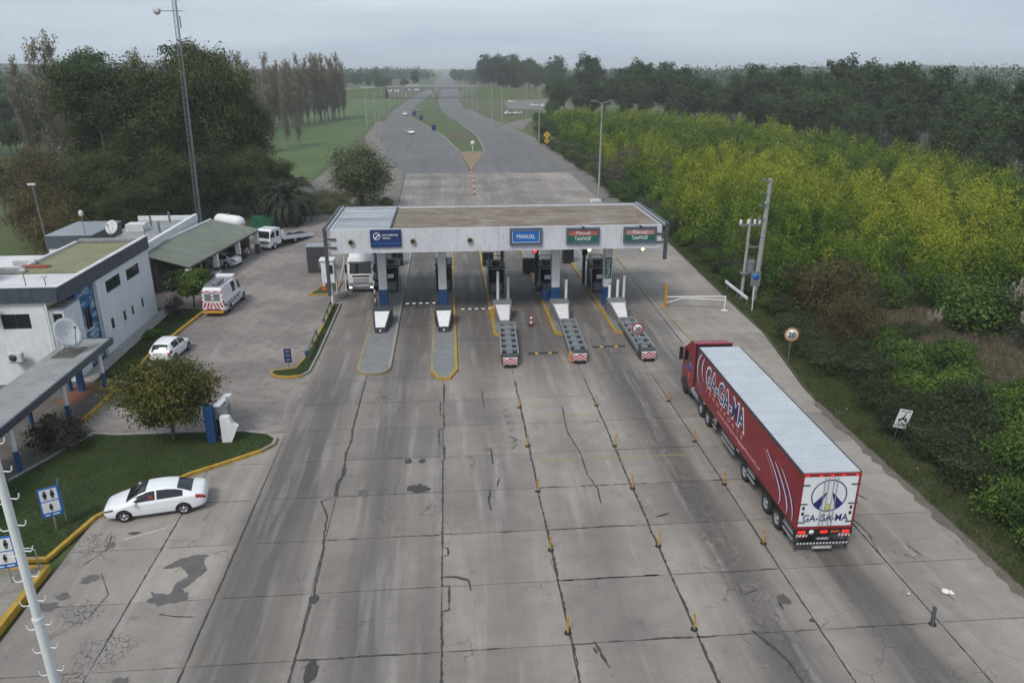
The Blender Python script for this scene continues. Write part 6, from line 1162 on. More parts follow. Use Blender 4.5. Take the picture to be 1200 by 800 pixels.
# white truck coming through the leftmost lane
r = thing('oncoming_truck', 'white lorry with lit headlights in the leftmost toll lane under the canopy', 'truck', (-8.75, 70.6, 0)); wt = car_white
one('cab', wt, r, lambda m: m.extrude([(.1, .55), (0, 1.0), (.05, 1.75), (.35, 2.95), (.7, 3.15), (2.3, 3.15), (2.3, .55)], -1.22, 1.22)); one('windscreen', glass, r, lambda m: m.add([(-1.05, .05, 1.85), (1.05, .05, 1.85), (1.0, .295, 2.8), (-1.0, .295, 2.8)], [(0, 1, 2, 3)])); one('roof_spoiler', wt, r, lambda m: m.extrude([(.6, 3.152), (2.3, 3.152), (2.3, 3.75), (1.4, 3.6)], -1.1, 1.1)); one('sun_visor', mid_grey, r, lambda m: m.box(-1.1, 1.1, .1, .3, 2.85, 3.0))
one('grille_bar', black, r, lambda m: [m.add([(-.75, -.01+abs(z-1.0)*.06, z), (.75, -.01+abs(z-1.0)*.06, z), (.75, -.005+abs(z-1.0)*.06, z+.1), (-.75, -.005+abs(z-1.0)*.06, z+.1)], [(0, 1, 2, 3)]) for z in (.85, 1.05, 1.25)]); one('grille_bar', black, r, lambda m: m.add([(-.8, .03, 1.5), (.8, .03, 1.5), (.8, .042, 1.68), (-.8, .042, 1.68)], [(0, 1, 2, 3)]))
part_box('bumper', mid_grey, r, -1.22, 1.22, -.08, .12, .3, .62, bev=.05)
for s_ in (-1, 1): part_box('headlight', lamp_head, r, s_*1.0-.12, s_*1.0+.12, -.10, -.082, .46, .6); part_box('mirror', black, r, min(s_*1.3, s_*1.5), max(s_*1.3, s_*1.5), .2, .35, 1.9, 2.7, bev=.03); wheel(r, 0, 0, .5, .3, 1, False).location = (s_*1.2, 1.2, 0); one('lamp_cluster', lampglass, r, lambda m: m.add([(s_*.75, -.012, .72), (s_*1.15, .02, .75), (s_*1.15, .03, .95), (s_*.8, -.006, .9)], [(0, 1, 2, 3) if s_ > 0 else (3, 2, 1, 0)]))
one('marker_lamps', litter_m, r, lambda m: [m.box(x-.05, x+.05, .08, .099, 2.9, 2.96) for x in (-.3, 0, .3)]); one('cargo_box', dark_grey, r, lambda m: m.box(-1.25, 1.25, 2.7, 14, 1.0, 3.9)); part_box('chassis', black, r, -.5, .5, .5, 14, .5, .99)
# ------------------------------------------------------------------ person and drum beside the middle booth
def skin_body(name, verts, edges, rad, mat, parent, root=0):
    me = bpy.data.meshes.new(name); me.from_pydata(verts, edges, []); o = bpy.data.objects.new(name, me); link(o, parent)
    md = o.modifiers.new('skin', 'SKIN'); me.skin_vertices[0] if me.skin_vertices else None
    if not me.skin_vertices: 
        bm = bmesh.new(); bm.from_mesh(me); bm.verts.layers.skin.verify(); bm.to_mesh(me); bm.free()
    for i, q in enumerate(rad): me.skin_vertices[0].data[i].radius = (q, q)
    me.skin_vertices[0].data[root].use_root = True
    o.modifiers.new('sub', 'SUBSURF').levels = 1; o.modifiers['sub'].render_levels = 1; me.materials.append(mat); return o
p = thing('person', 'person in dark trousers and grey top stooping beside a blue drum at the booth', 'person', (8.05, 67.9, .0), R(-30))
V_ = [(0, 0, .95), (0, .05, 1.15), (.02, .22, 1.38), (.04, .30, 1.50), (.05, .40, 1.62), (-.10, 0, .90), (-.12, .04, .48), (-.12, 0, .07), (-.12, .16, .04), (.10, 0, .90), (.12, .06, .48), (.12, .0, .07), (.12, .16, .04), (-.20, .24, 1.36), (-.24, .34, 1.10), (-.18, .52, .98), (.23, .24, 1.36), (.27, .36, 1.10), (.20, .54, 1.0)]
skin_body('body', V_, [(0, 1), (1, 2), (2, 3), (3, 4), (0, 5), (5, 6), (6, 7), (7, 8), (0, 9), (9, 10), (10, 11), (11, 12), (2, 13), (13, 14), (14, 15), (2, 16), (16, 17), (17, 18)], [.15, .15, .15, .06, .095, .10, .07, .05, .04, .10, .07, .05, .04, .065, .05, .04, .065, .05, .04], cloth_grey, p)
one('hair', black, p, lambda m: m.lathe([(.0, 1.75), (.07, 1.73), (.108, 1.66), (.105, 1.62)], 12, Matrix.Translation((.05, .40, 0)))); one('trousers', cloth_dark, p, lambda m: [m.tube((s_*.10, 0, .95), (s_*.12, .04, .48), .125, .095, 10) or m.tube((s_*.12, .04, .5), (s_*.12, 0, .1), .095, .08, 10) for s_ in (-1, 1)])
r = thing('drum', 'blue plastic drum standing by the booth of the middle lanes', 'drum', (8.55, 66.4, .16)); one('shell', sign_blue, r, lambda m: m.lathe([(0, 0), (.3, 0), (.31, .05), (.29, .1), (.31, .3), (.29, .35), (.31, .6), (.29, .65), (.3, .88), (.27, .9), (0, .88)], 16)); one('bung', white, r, lambda m: m.tube((.12, 0, .885), (.12, 0, .92), .05, .05, 8))
# ------------------------------------------------------------------ vegetation
def crown_pts(g, n_cl, per, rx, rz, zc, shell=.55, spread=.22, flat=0, ry=None):
    """leaf centres gathered in clumps spread through an ellipsoid; returns centres, outward axes, tint"""
    ry = ry or rx
    d = unit(g.normal(size=(n_cl, 3))); rad = (shell+(1-shell)*g.random((n_cl, 1)))*np.where(g.random((n_cl, 1)) < .2, .6, 1)
    c = d*rad*np.array([rx, ry, rz]); c[:, 2] += zc
    k = np.repeat(np.arange(n_cl), per); sc = (.6+.8*g.random(n_cl))[k]
    off = np.clip(g.normal(size=(n_cl*per, 3)), -1.7, 1.7)*spread*.82*sc[:, None]*np.array([rx, ry, min(rz, rx)*.8])
    p = c[k]+off; out = unit(p-np.array([0, 0, zc-rz*.3])+g.normal(size=p.shape)*rx*.6)
    crown_pts.nrm = unit(off)*.9+unit(c-np.array([0, 0, zc]))[k]*.5+np.array([0, 0, .45])
    tint = np.clip(.45+.22*g.normal(size=n_cl)[k]+.16*g.normal(size=len(p)), 0, 1)
    return p, out, tint
def limbs(m, g, h0, rx, rz, zc, r0, n=9, base=(0, 0, -.1), lean=(0, 0)):
    top = Vector((lean[0], lean[1], zc+rz*.35)); p0 = Vector(base); mid = Vector((lean[0]*.3+g.normal()*.1, lean[1]*.3+g.normal()*.1, h0))
    m.tube(p0, mid, r0, r0*.75, 9); m.tube(mid, top, r0*.75, r0*.2, 7)
    for i in range(n):
        t = .1+.8*i/n; a = mid.lerp(top, t); th = g.uniform(0, 6.28); e = Vector((math.cos(th)*rx*.8, math.sin(th)*rx*.8, zc+rz*g.uniform(-.5, .75)))
        q = a.lerp(e, .5)+Vector((0, 0, rz*.1)); m.tube(a, q, r0*.42*(1-t*.5), r0*.25*(1-t*.5), 6); m.tube(q, e, r0*.25*(1-t*.5), r0*.05, 5)
        for _ in range(2):
            e2 = q+Vector((g.normal()*rx*.35, g.normal()*rx*.35, abs(g.normal())*rz*.25)); m.tube(q, e2, r0*.12, r0*.03, 4)
def proto(name, label, cat, seed, rx, rz, zc, trunk_h, tr, n_cl, per, L, W, leaf, bark=trunk_m, n_l=9, spread=.22, shell=.55, droop=0, ry=None, lean=(0, 0), shapes=None):
    g = np.random.default_rng(seed); r = thing(name, label, cat)
    m = MB(); limbs(m, g, trunk_h, rx, rz, zc, tr, n_l, lean=lean); m.build('trunk', bark, r)
    p, out, t = crown_pts(g, n_cl, per, rx, rz, zc, shell, spread, ry=ry)
    if shapes: p = shapes(p, g)
    nr = crown_pts.nrm; keep = p[:, 2] > .05; p, out, t, nr = p[keep], out[keep], t[keep], nr[keep]
    out[:, 2] -= droop; n = len(p); v = leaves(p, out*.4+g.normal(size=p.shape), L*(.6+.8*g.random(n)), W*1.15*(.6+.8*g.random(n)), g, nr)
    o = bpy.data.objects.new('crown', fast_mesh('crown', v, n, t, leaf)); link(o, r); return r
def place(o, X, Y, rz=0, sc=1.0, z=0, label=None, first=False):
    if first: o.location = (X, Y, z); o.rotation_euler = (0, 0, rz); o.scale = (sc,)*3 if not isinstance(sc, tuple) else sc; return o
    return copy_thing(o, (X, Y, z), rz, sc, label)
G6 = random.Random(5)
# --- tree on the lawn, bushes by the walkway and office
t = proto('lawn_tree', 'low round olive-green tree with small leaves on the lawn beside the blue kiosk', 'tree', 21, 2.7, 1.85, 3.0, 1.1, .12, 200, 140, .16, .09, lf_lawn, n_l=12, spread=.2, shell=.4, ry=2.3); t.location = (-16.5, 40.7, .1)
t = proto('dark_shrub', 'dark purplish round shrub beside the covered walkway posts', 'shrub', 22, 1.55, .95, 1.15, .35, .07, 60, 90, .13, .06, lf_purple, spread=.22); t.location = (-22.4, 39.9, .05)
t = proto('small_tree', 'small bright green tree in the strip beside the office and carport', 'tree', 23, 1.7, 1.25, 2.35, 1.0, .08, 50, 90, .24, .13, lf_bright, spread=.24); t.location = (-23.4, 67.2, .1)
t = proto('dark_shrub', 'dark spindly shrub on the grass strip behind the striped van', 'shrub', 24, .95, .95, 1.2, .4, .05, 36, 60, .13, .05, lf_purple, n_l=14); t.location = (-23.6, 63.4, .1)
t = proto('low_shrub', 'low spreading green shrub on the strip beside the office wall', 'shrub', 25, .75, .35, .35, .12, .04, 20, 60, .2, .06, lf_shrub); t.location = (-24.0, 58.8, .1)
t = proto('roadside_tree', 'round grey-green tree with pale flecks behind the left end of the canopy', 'tree', 26, 4.5, 4.9, 5.0, 1.5, .2, 190, 80, .30, .17, lf_road, n_l=20, spread=.2, shell=.45, ry=4.4); t.location = (-13.6, 117.5, 0)
for k, (X, Y, s_) in enumerate(((-17.5, 113, .42), (-19.5, 118, .35), (-21.5, 112, .4), (-15.5, 108.5, .3), (-9.9, 116.5, .22), (-26.5, 118, .45))):
    place(t, X, Y, k*1.3, (s_*1.3, s_*1.3, s_*.8), 0, 'grey-green bush among weeds between the palm and the roadside tree')['group'] = 'weedy bushes'
# --- palm
r = thing('palm_tree', 'dark drooping date palm behind the recovery truck', 'palm', (-22.3, 104.5, 0)); one('trunk', trunk_m, r, lambda m: [m.tube((0, 0, -.1), (0, 0, 2.4), .55, .5, 12), m.tube((0, 0, 2.4), (0, 0, 3.4), .5, .3, 12)])
g = np.random.default_rng(31)
def frond_pts(g, n_f, length, z0, rise):
    P, A, Ls, T = [], [], [], []; rach = MB()
    for f in range(n_f):
        az = g.uniform(0, 6.283); el = R(g.uniform(*rise)); d = np.array([math.cos(az), math.sin(az)]); p = np.array([d[0]*.2, d[1]*.2, z0]); L_ = length*g.uniform(.85, 1.1); n = 34; tint = np.clip(g.normal(.5, .2), 0, 1)
        for i in range(n):
            t_ = i/n; e = el-2.0*t_**1.25; q = p+np.array([d[0]*math.cos(e), d[1]*math.cos(e), math.sin(e)])*L_/n
            tang = unit((q-p)[None])[0]; side = np.array([-d[1], d[0], 0]); ll = .62*math.sin(math.pi*(.12+.85*t_))
            for s_ in (-1, 1):
                ax = unit((side*s_*.75+tang*.55+np.array([0, 0, -.35]))[None])[0]; P.append(q+ax*ll/2); A.append(ax); Ls.append(ll); T.append(tint+g.normal()*.08)
            if i % 6 == 0: rach.tube(p, p+(q-p)*6, .03, .025, 4, False)
            p = q
    return np.array(P), np.array(A), np.array(Ls), np.array(T), rach
P, A, Ls, T, rach = frond_pts(g, 120, 4.9, 3.6, (-30, 85)); o = bpy.data.objects.new('fronds', fast_mesh('fronds', leaves(P, A, Ls, .13, g), len(P), T, lf_palm)); link(o, r); rach.build('frond_stem', lf_grey, r)
# --- big dark trees left
def tiers(p, g):      # broken, layered outline
    return p+np.stack([np.sin(p[:, 2]*1.1+2)*.7, np.cos(p[:, 2]*.9)*.7, 0*p[:, 2]], 1)
T1 = proto('large_tree', 'massive dark olive casuarina behind the carport, tallest of the left group', 'tree', 41, 7.0, 9.6, 11.6, 4, .5, 330, 110, .38, .19, lf_big, trunk_pale, 16, .16, .5, .3, shapes=tiers)
T2 = proto('large_tree', 'dark green eucalyptus with flat broken crown above the office roof', 'tree', 42, 6.2, 5.2, 16.8, 10, .42, 150, 130, .36, .18, lf_euc, trunk_pale, 16, .16, .55, .3, shapes=tiers)
place(T1, -35.2, 117, .4, (.92, .92, 1.12), first=True); place(T2, -47.5, 111, 1.0, (.9, .9, 1.02), first=True)
for n_, (T_, X, Y, rz_, sc_, lab) in enumerate(((T1, -40.5, 112, 2.0, (.9, .9, 1.02), 'dark olive tree behind the lattice mast'), (T1, -32.2, 124, 4.0, (.66, .66, .90), 'olive-brown tree at the right end of the left tree group'), (T2, -37.5, 124, 3.0, (.95, .95, 1.08), 'dark tree with open crown behind the lattice mast'), (T1, -49, 116, 5.0, (.8, .8, .72), 'dark olive tree low behind the office annex'), (T1, -36, 103, 1.2, (.62, .62, .5), 'bushy dark tree just behind the white annex'), (T1, -44, 101, 3.2, (.68, .68, .5), 'bushy dark tree behind the low annex roof'), (T1, -34, 111, 3.9, (.7, .7, .5), 'bushy olive understorey tree at the foot of the lattice mast'), (T1, -29, 112, 5.2, (.62, .62, .46), 'olive understorey tree left of the palm'), (T1, -25.8, 114, .9, (.45, .45, .4), 'small olive tree just behind the palm'), (T1, -42, 107, 2.2, (.7, .7, .6), 'dense olive tree filling the gap below the tall eucalyptus'), (T1, -36.5, 131, 2.8, (.6, .6, .75), 'olive tree behind the palm'), (T1, -39, 95, .7, (.5, .5, .36), 'low dark bush behind the slate rear block'))):
    place(T_, X, Y, rz_, sc_, 0, lab)
# --- poplars
def poplar(seed, h, w_, bare): 
    g = np.random.default_rng(seed); r = thing('poplar_tree', 'slim half-bare poplar', 'tree'); m = MB(); m.tube((0, 0, -.1), (g.normal()*.2, g.normal()*.2, h*.96), .24, .03, 7); P = []
    for i in range(46):
        z = h*g.uniform(.08, .93); az = g.uniform(0, 6.283); l = w_*(1-.5*z/h)*g.uniform(.6, 1.2); e = Vector((math.cos(az)*l, math.sin(az)*l, min(h, z+l*2.6))); s_ = Vector((0, 0, z)); m.tube(s_, e, .05, .012, 4, False)
        for t_ in np.linspace(.25, 1.05, int(26*bare)): P.append(s_.lerp(e, t_))
        e2 = s_.lerp(e, .5)+Vector((g.normal()*.4, g.normal()*.4, 1.2)); m.tube(s_.lerp(e, .4), e2, .025, .01, 4, False)
    m.build('trunk', trunk_pale, r); P = np.array(P); P = np.repeat(P, 2, 0); P = P+g.normal(size=P.shape)*.28; n = len(P); v = leaves(P, g.normal(size=(n, 3))+np.array([0, 0, 1.0]), .42*(.6+.8*g.random(n)), .2, g)
    o = bpy.data.objects.new('crown', fast_mesh('crown', v, n, g.normal(.45, .25, n)+(P[:, 2]/h-.6)*.5, lf_poplar)); link(o, r); return r
PP = [poplar(51, 20, 1.6, .8), poplar(52, 18, 1.4, .55), poplar(53, 21, 1.8, 1.0)]
used = [False]*3
def put_pop(i, X, Y, s_, lab, grp, wd=1.0):
    o = PP[i] if not used[i] else copy_thing(PP[i], (0, 0, 0)); used[i] = True; o.location = (X, Y, 0); o.rotation_euler = (0, 0, G6.uniform(0, 6)); o.scale = (s_*wd, s_*wd, s_); o['label'] = lab; o['group'] = grp
for k, (X, Y, s_, i) in enumerate(((-70.3, 150, 1.24, 2), (-73.7, 150, 1.25, 0), (-72.1, 151, 1.33, 1), (-77.6, 150, 1.05, 2), (-80, 156, .95, 0), (-65.3, 152, 1.18, 0), (-62, 165, 1.12, 2), (-58, 150, 1.15, 1), (-70, 176, .9, 2))): put_pop(i, X, Y, s_, 'autumn poplar in the row at far left, %s' % ('tallest of all', 'second tallest', 'leaning beside the tallest', 'short one near the picture edge', 'shortest at the picture edge', 'pale one next to the dark trees', 'behind the meadow edge', 'closest to the dark eucalyptus', 'low one behind the others')[k], 'poplars at far left', .9)
for k in range(40):
    t_ = k/39; put_pop(G6.randrange(3), -66+22*t_+G6.uniform(-3, 3), 255+75*t_+G6.uniform(-9, 9), G6.uniform(1.0, 1.22), 'half-bare grey-brown poplar in the dense stand left of the highway', 'poplar stand')
for k in range(10): put_pop(G6.randrange(3), -60+k*2.2+G6.uniform(-1, 1), 215+G6.uniform(-20, 25), G6.uniform(.75, 1.05), 'poplar behind the big dark trees on the left', 'poplars behind the dark trees')
# --- dark wood on the right
FW = [proto('wood_tree', 'dark green tree in the wood behind the yellow-green thicket', 'tree', 61, 5.2, 6.6, 12.5, 5, .4, 150, 44, .62, .34, lf_forest, trunk_pale, 12, .17, .5), proto('wood_tree', 'dark green tree in the wood behind the yellow-green thicket', 'tree', 62, 4.4, 7.8, 13.5, 6, .36, 150, 44, .62, .32, lf_euc, trunk_pale, 12, .16, .5), proto('wood_tree', 'dark green tree in the wood behind the yellow-green thicket', 'tree', 63, 6.2, 5.0, 9.8, 3.5, .4, 160, 42, .62, .36, lf_forest, trunk_m, 12, .17, .45)]
for o in FW: o['group'] = 'trees of the dark wood'
fu = [False]*3
def put_w(X, Y, s_, i=None, lab=None, grp=None):
    i = G6.randrange(3) if i is None else i; o = FW[i] if not fu[i] else copy_thing(FW[i], (0, 0, 0)); fu[i] = True
    o.location = (X, Y, 0); o.rotation_euler = (0, 0, G6.uniform(0, 6)); k = G6.uniform(.9, 1.1); o.scale = (s_*k, s_*k, s_)
    if lab: o['label'] = lab; o['group'] = grp
def edge_x(Y): return lerp([(60, 92), (100, 84), (150, 83), (190, 82), (230, 76), (262, 66), (290, 52), (330, 47), (380, 60)], Y)
for row in range(4):
    for k in range(21):
        Y = 92+k*11.5+G6.uniform(-4, 4); X = edge_x(Y)+4+row*11+G6.uniform(-3, 3); s_ = lerp([(60, .78), (130, .84), (200, .92), (330, 1.0)], Y)*G6.uniform(.82, 1.06)*(1+.06*row)*(.72 if row == 0 else 1)
        put_w(X, Y, s_, None, ('dark tree at the low front edge of the wood behind the thicket', 'dark tree in the second row of the wood behind the thicket', 'tall dark tree deep in the wood behind the thicket', 'tall dark tree on the skyline of the right-hand wood')[row], 'trees of the dark wood, row %d' % (row+1))
for X, Y, s_ in ((74, 300, 1.12), (60, 335, 1.25), (95, 240, 1.1), (118, 215, 1.08), (150, 210, 1.05), (170, 180, 1.0), (140, 150, .98), (190, 150, 1.0), (48, 345, 1.05), (54, 362, 1.1), (66, 372, 1.15), (44, 310, .7), (40, 298, .55)): put_w(X, Y, s_)
# clumps beyond the parking lot and on both sides far off
for k in range(20): put_w(30+k*2.6+G6.uniform(-2, 2), 560+G6.uniform(-30, 90), G6.uniform(.95, 1.5), None, 'hazy tree in the clump beyond the gravel parking lot', 'hazy clump right')
for k in range(16): put_w(-150+k*8+G6.uniform(-3, 3), 640+G6.uniform(-40, 90), G6.uniform(.6, .95), None, 'hazy tree beyond the left field', 'hazy trees left')
for k in range(14): put_w(-175+k*6.5+G6.uniform(-2, 2), 300+k*4+G6.uniform(-20, 30), G6.uniform(.6, .9), None, 'dark tree in the belt behind the far left poplars', 'tree belt far left')
for k in range(16): put_w(-135+k*4.2+G6.uniform(-2, 2), 200+G6.uniform(-12, 22), G6.uniform(.5, .85), None, 'murky tree behind the poplars at far left', 'murky trees left')
for k in range(15): put_w(-106+k*2.9+G6.uniform(-1.5, 1.5), 196+G6.uniform(-10, 14), G6.uniform(.5, .85), None, 'murky tree right behind the autumn poplars at far left', 'murky trees behind the poplars')
# far wood masses that read as one band
def mass(name, label, boxes, seed, n, L, leaf):
    g = np.random.default_rng(seed); P, T, N = [], [], []
    for (x0, x1, y0, y1, h) in boxes:
        m_ = max(6, int(abs(x1-x0)*abs(y1-y0)/140)); cx = g.uniform(x0, x1, m_); cyy = g.uniform(y0, y1, m_); hh = h*g.uniform(.6, 1.1, m_); k = g.integers(0, m_, n); d = unit(g.normal(size=(n, 3)))*g.random((n, 1))**.4
        P.append(np.stack([cx[k]+d[:, 0]*h*.38, cyy[k]+d[:, 1]*h*.38, np.maximum(.4, hh[k]*(.55+.45*d[:, 2]))], 1)); N.append(d+np.array([0, 0, .4])); T.append(np.clip(g.normal(.45, .2, m_)[k]+g.normal(0, .1, n), 0, 1))
    P = np.concatenate(P); T = np.concatenate(T); n_ = len(P); v = leaves(P, g.normal(size=(n_, 3)), L*(.6+.8*g.random(n_)), L*.6, g, np.concatenate(N)); o = bpy.data.objects.new(name, fast_mesh(name, v, n_, T, leaf)); link(o); return tag(o, label, 'wood', kind='stuff')
mass('far_wood', 'hazy far woods along the horizon on both sides of the highway', [(-330, -120, 330, 480, 17), (-420, -60, 760, 900, 18), (-700, -160, 560, 800, 17), (-300, -20, 1000, 1200, 18), (25, 330, 760, 950, 18), (200, 620, 350, 700, 20), (-900, -300, 900, 1200, 20), (300, 900, 800, 1100, 22), (8, 60, 1000, 1400, 14)], 71, 9500, 2.9, lf_forest)
mass('wood_backdrop', 'dense dark trees deep in the right-hand wood', [(125, 260, 95, 330, 19), (100, 200, 300, 420, 20), (110, 260, 60, 110, 15)], 72, 9000, 1.3, lf_forest)
# --- the yellow-green thicket
def plume(g, h, w_, n):
    """one sapling: leaf clumps over an uneven dome with a few upright tips"""
    m_ = 15; d = unit(g.normal(size=(m_, 3))); d[:, 2] = np.abs(d[:, 2])*1.1-.35; c = d*(.55+.45*g.random((m_, 1)))*np.array([w_, w_, h*.42]); c[:, 2] += h*.56
    tip = g.random(m_) < .3; c[tip, 2] = h*g.uniform(.86, 1.02, tip.sum()); c[tip, :2] *= .45
    k = g.integers(0, m_, n); sp = (w_*g.uniform(.17, .34, m_))[k, None]*np.where(tip[k, None], np.array([.6, .6, 1.5]), np.array([1, 1, .8])); off = np.clip(g.normal(size=(n, 3)), -1.8, 1.8)*sp; p = c[k]+off; p[:, 2] = np.maximum(p[:, 2], .1)
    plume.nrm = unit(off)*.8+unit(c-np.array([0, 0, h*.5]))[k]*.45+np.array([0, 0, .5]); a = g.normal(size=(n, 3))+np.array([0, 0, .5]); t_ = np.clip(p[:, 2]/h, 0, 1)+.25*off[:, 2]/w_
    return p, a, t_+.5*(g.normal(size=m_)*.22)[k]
g = np.random.default_rng(81); PV, PT = [], []
def in_thicket(x, y):
    e = lerp([(60, 28.9), (72, 28.0), (95, 27.9), (110, 28.6), (150, 30.5), (190, 29.5), (215, 29), (260, 34)], y); f = edge_x(y)
    return e < x < f+1 and (y > 61+max(0, (x-33))*.02 or x > 58 and y > 54)
cnt = 0; tries = 0
while cnt < 1300 and tries < 20000:
    tries += 1; y = 60+210*g.random()**1.35; x = g.uniform(28.8, 96)
    if not in_thicket(x, y): continue
    far_ = math.hypot(x, y); L_ = .15+far_*.0017; n = int(max(230, min(1100, 135000/far_**1.15)))
    h = lerp([(55, 4.6), (70, 6.0), (90, 6.4), (140, 6.6), (200, 6.6), (270, 6)], y)*g.uniform(.72, 1.08)*lerp([(28, .78), (34, 1), (100, 1.06)], x)
    p, a, t_ = plume(g, h, g.uniform(1.3, 2.5), n); nr = plume.nrm; v = leaves(p+np.array([x, y, 0]), a+.5*g.normal(size=a.shape), L_*(.6+.8*g.random(n)), L_*.45, g, nr)
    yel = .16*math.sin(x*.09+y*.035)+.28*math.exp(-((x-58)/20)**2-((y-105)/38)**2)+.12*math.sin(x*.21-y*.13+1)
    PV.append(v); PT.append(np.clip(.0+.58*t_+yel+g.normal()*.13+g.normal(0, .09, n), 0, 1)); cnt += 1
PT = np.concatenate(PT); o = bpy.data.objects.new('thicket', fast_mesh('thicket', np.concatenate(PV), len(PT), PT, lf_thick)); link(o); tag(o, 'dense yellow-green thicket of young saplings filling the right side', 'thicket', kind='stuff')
# --- shrubs along the right verge: individuals
SH = [proto('verge_shrub', 'green leafy shrub', 'shrub', 91, 1.9, 1.5, 1.5, .5, .07, 70, 80, .20, .10, lf_shrub, n_l=10, spread=.24), proto('verge_shrub', 'dark dense shrub', 'shrub', 92, 2.0, 1.2, 1.2, .4, .07, 75, 80, .18, .075, lf_shrubdark, n_l=14, spread=.24), proto('verge_tree', 'brown-leaved tree', 'tree', 93, 3.2, 2.7, 3.3, 1.2, .12, 110, 80, .22, .10, lf_brown, n_l=18, spread=.2), proto('grey_shrub', 'leafless grey-brown twiggy bush', 'shrub', 94, 3.0, 2.2, 2.6, .6, .1, 80, 60, .34, .05, lf_grey, n_l=24, spread=.22)]
fs_ = [False]*4
def shrub(i, X, Y, s_, lab, grp=None):
    o = SH[i] if not fs_[i] else copy_thing(SH[i], (0, 0, 0)); fs_[i] = True; o.location = (X, Y, -.05); o.rotation_euler = (0, 0, G6.uniform(0, 6)); o.scale = (s_, s_, s_) if not isinstance(s_, tuple) else s_; o['label'] = lab
    if grp: o['group'] = grp
    elif 'group' in o: del o['group']
shrub(2, 31.5, 57.0, 1.0, 'brown-leaved autumn tree behind the orange-ringed 20 sign'); shrub(2, 30.2, 52.0, .72, 'smaller yellow-brown shrub just behind the orange-ringed 20 sign'); shrub(2, 30.5, 62.5, .7, 'rusty brown shrub under the power pole')
shrub(0, 42.5, 55.0, 1.5, 'round bright green bush standing clear in the dry clearing'); shrub(1, 47.5, 52, .9, 'dull green bush beside the pampas plumes at the right edge')
shrub(3, 31.5, 128, 1.6, 'large grey leafless bush behind the nearest right lamp standard'); shrub(3, 31, 146, 1.1, 'smaller grey-brown bush along the road beyond the nearest lamp'); shrub(3, 38, 134, 1.0, 'pale twiggy bush showing through the thicket'); shrub(3, 47, 96, .8, 'faint grey bush buried in the thicket')
band = [(27.7, 47.5, 1, .8), (28.6, 44.4, 1, .9), (29.8, 47.8, 1, .9), (31.0, 44.6, 0, .95), (32.6, 47.2, 0, 1.05), (34.6, 44.8, 0, .95), (28.2, 41.2, 1, .85), (30.2, 41.6, 0, 1.0), (32.6, 41.4, 0, 1.0), (27.6, 38.2, 1, .8), (29.4, 38.4, 1, .95), (31.4, 38.2, 1, 1.0), (33.6, 38.0, 0, .9), (27.7, 35.0, 1, .8), (29.6, 35.0, 1, 1.0), (31.6, 34.8, 0, 1.05), (33.6, 34.6, 0, 1.0), (27.8, 31.8, 1, .85), (29.4, 31.6, 0, 1.0), (31.4, 31.4, 0, 1.1), (33.5, 31.2, 0, 1.1), (27.6, 28.8, 0, .85), (29.2, 28.4, 0, 1.0), (31.2, 28.0, 0, 1.1), (27.5, 25.6, 0, .9), (29.2, 25.2, 1, 1.0), (27.6, 22.4, 0, .9), (29.4, 22.0, 0, 1.0), (35.5, 36.5, 0, .9), (35.6, 33.0, 1, 1.0), (27.9, 50.6, 1, .8), (28.3, 53.8, 1, .85), (29.3, 57.0, 1, .8), (28.9, 60.2, 1, .7), (36.6, 47.6, 0, .75), (33.5, 51.0, 0, .75), (36.5, 41.5, 0, .7), (36.0, 53, 1, .7), (46.5, 48, 0, .7), (50, 46, 1, .9), (40, 62, 0, 1.1), (36, 60.5, 1, 1.2), (45, 61, 0, 1.2), (50, 58, 1, 1.2)]
band.sort(key=lambda q: q[1]); fr_n = 0; ORD = ('first', 'second', 'third', 'fourth', 'fifth', 'sixth', 'seventh', 'eighth', 'ninth', 'tenth', 'eleventh', 'twelfth')
for X, Y, i, s_ in band:
    if X < 28.4 and fr_n < 12:
        shrub(i, X-1.15, Y, s_, ('green', 'dark')[i]+' shrub edging the right verge, %s up from the bottom right corner' % ORD[fr_n]); fr_n += 1; continue
    shrub(i, X-.6+G6.uniform(-.3, .3), Y+G6.uniform(-.4, .4), (s_*G6.uniform(.9, 1.1), s_, s_*G6.uniform(.85, 1.15)), ('green leafy shrub in the tangled band right of the truck', 'dark dense shrub in the tangled band right of the truck')[i], ('green verge shrubs', 'dark verge shrubs')[i])
for k in range(22):
    Y = 88+k*6.2+G6.uniform(-2, 2); shrub(k % 2, lerp([(88, 28.7), (110, 27.8), (160, 28.4), (215, 26.5), (240, 27)], Y)+G6.uniform(-.3, .5), Y, G6.uniform(.7, 1.1), ('green roadside bush along the far right shoulder', 'dark roadside bush along the far right shoulder')[k % 2], ('green bushes along the far shoulder', 'dark bushes along the far shoulder')[k % 2])
for k in range(26): shrub(k % 2, 30+G6.uniform(-1, 12)+k*.25, 235+k*3+G6.uniform(-5, 5), G6.uniform(1.0, 1.9), 'dark bush right of the road before the gravel lot', 'dark bushes before the lot')
for k in range(16): shrub((2, 1, 3, 1)[k % 4], -86+k*2.3+G6.uniform(-1, 1), 140+G6.uniform(-3, 16)-k*.9, G6.uniform(.8, 1.5), ('brown bush', 'dark bush', 'grey twiggy bush', 'dark bush')[k % 4]+' in the scrub at the meadow edge at far left', ('brown', 'dark', 'grey', 'dark')[k % 4]+' scrub at the far left')
for k, (X, Y, s_) in enumerate(((-58, 112, 1.5), (-54, 104, 1.4), (-50, 97, 1.3), (-61, 119, 1.6), (-46.5, 91, 1.2), (-56, 108, 1.2), (-43.5, 86, 1.0), (-50, 103, 1.5))): shrub((2, 1)[k % 2], X, Y, s_, ('brown', 'dark')[k % 2]+' undergrowth bush between the office roof and the meadow', ('brown', 'dark')[k % 2]+' undergrowth behind the office')
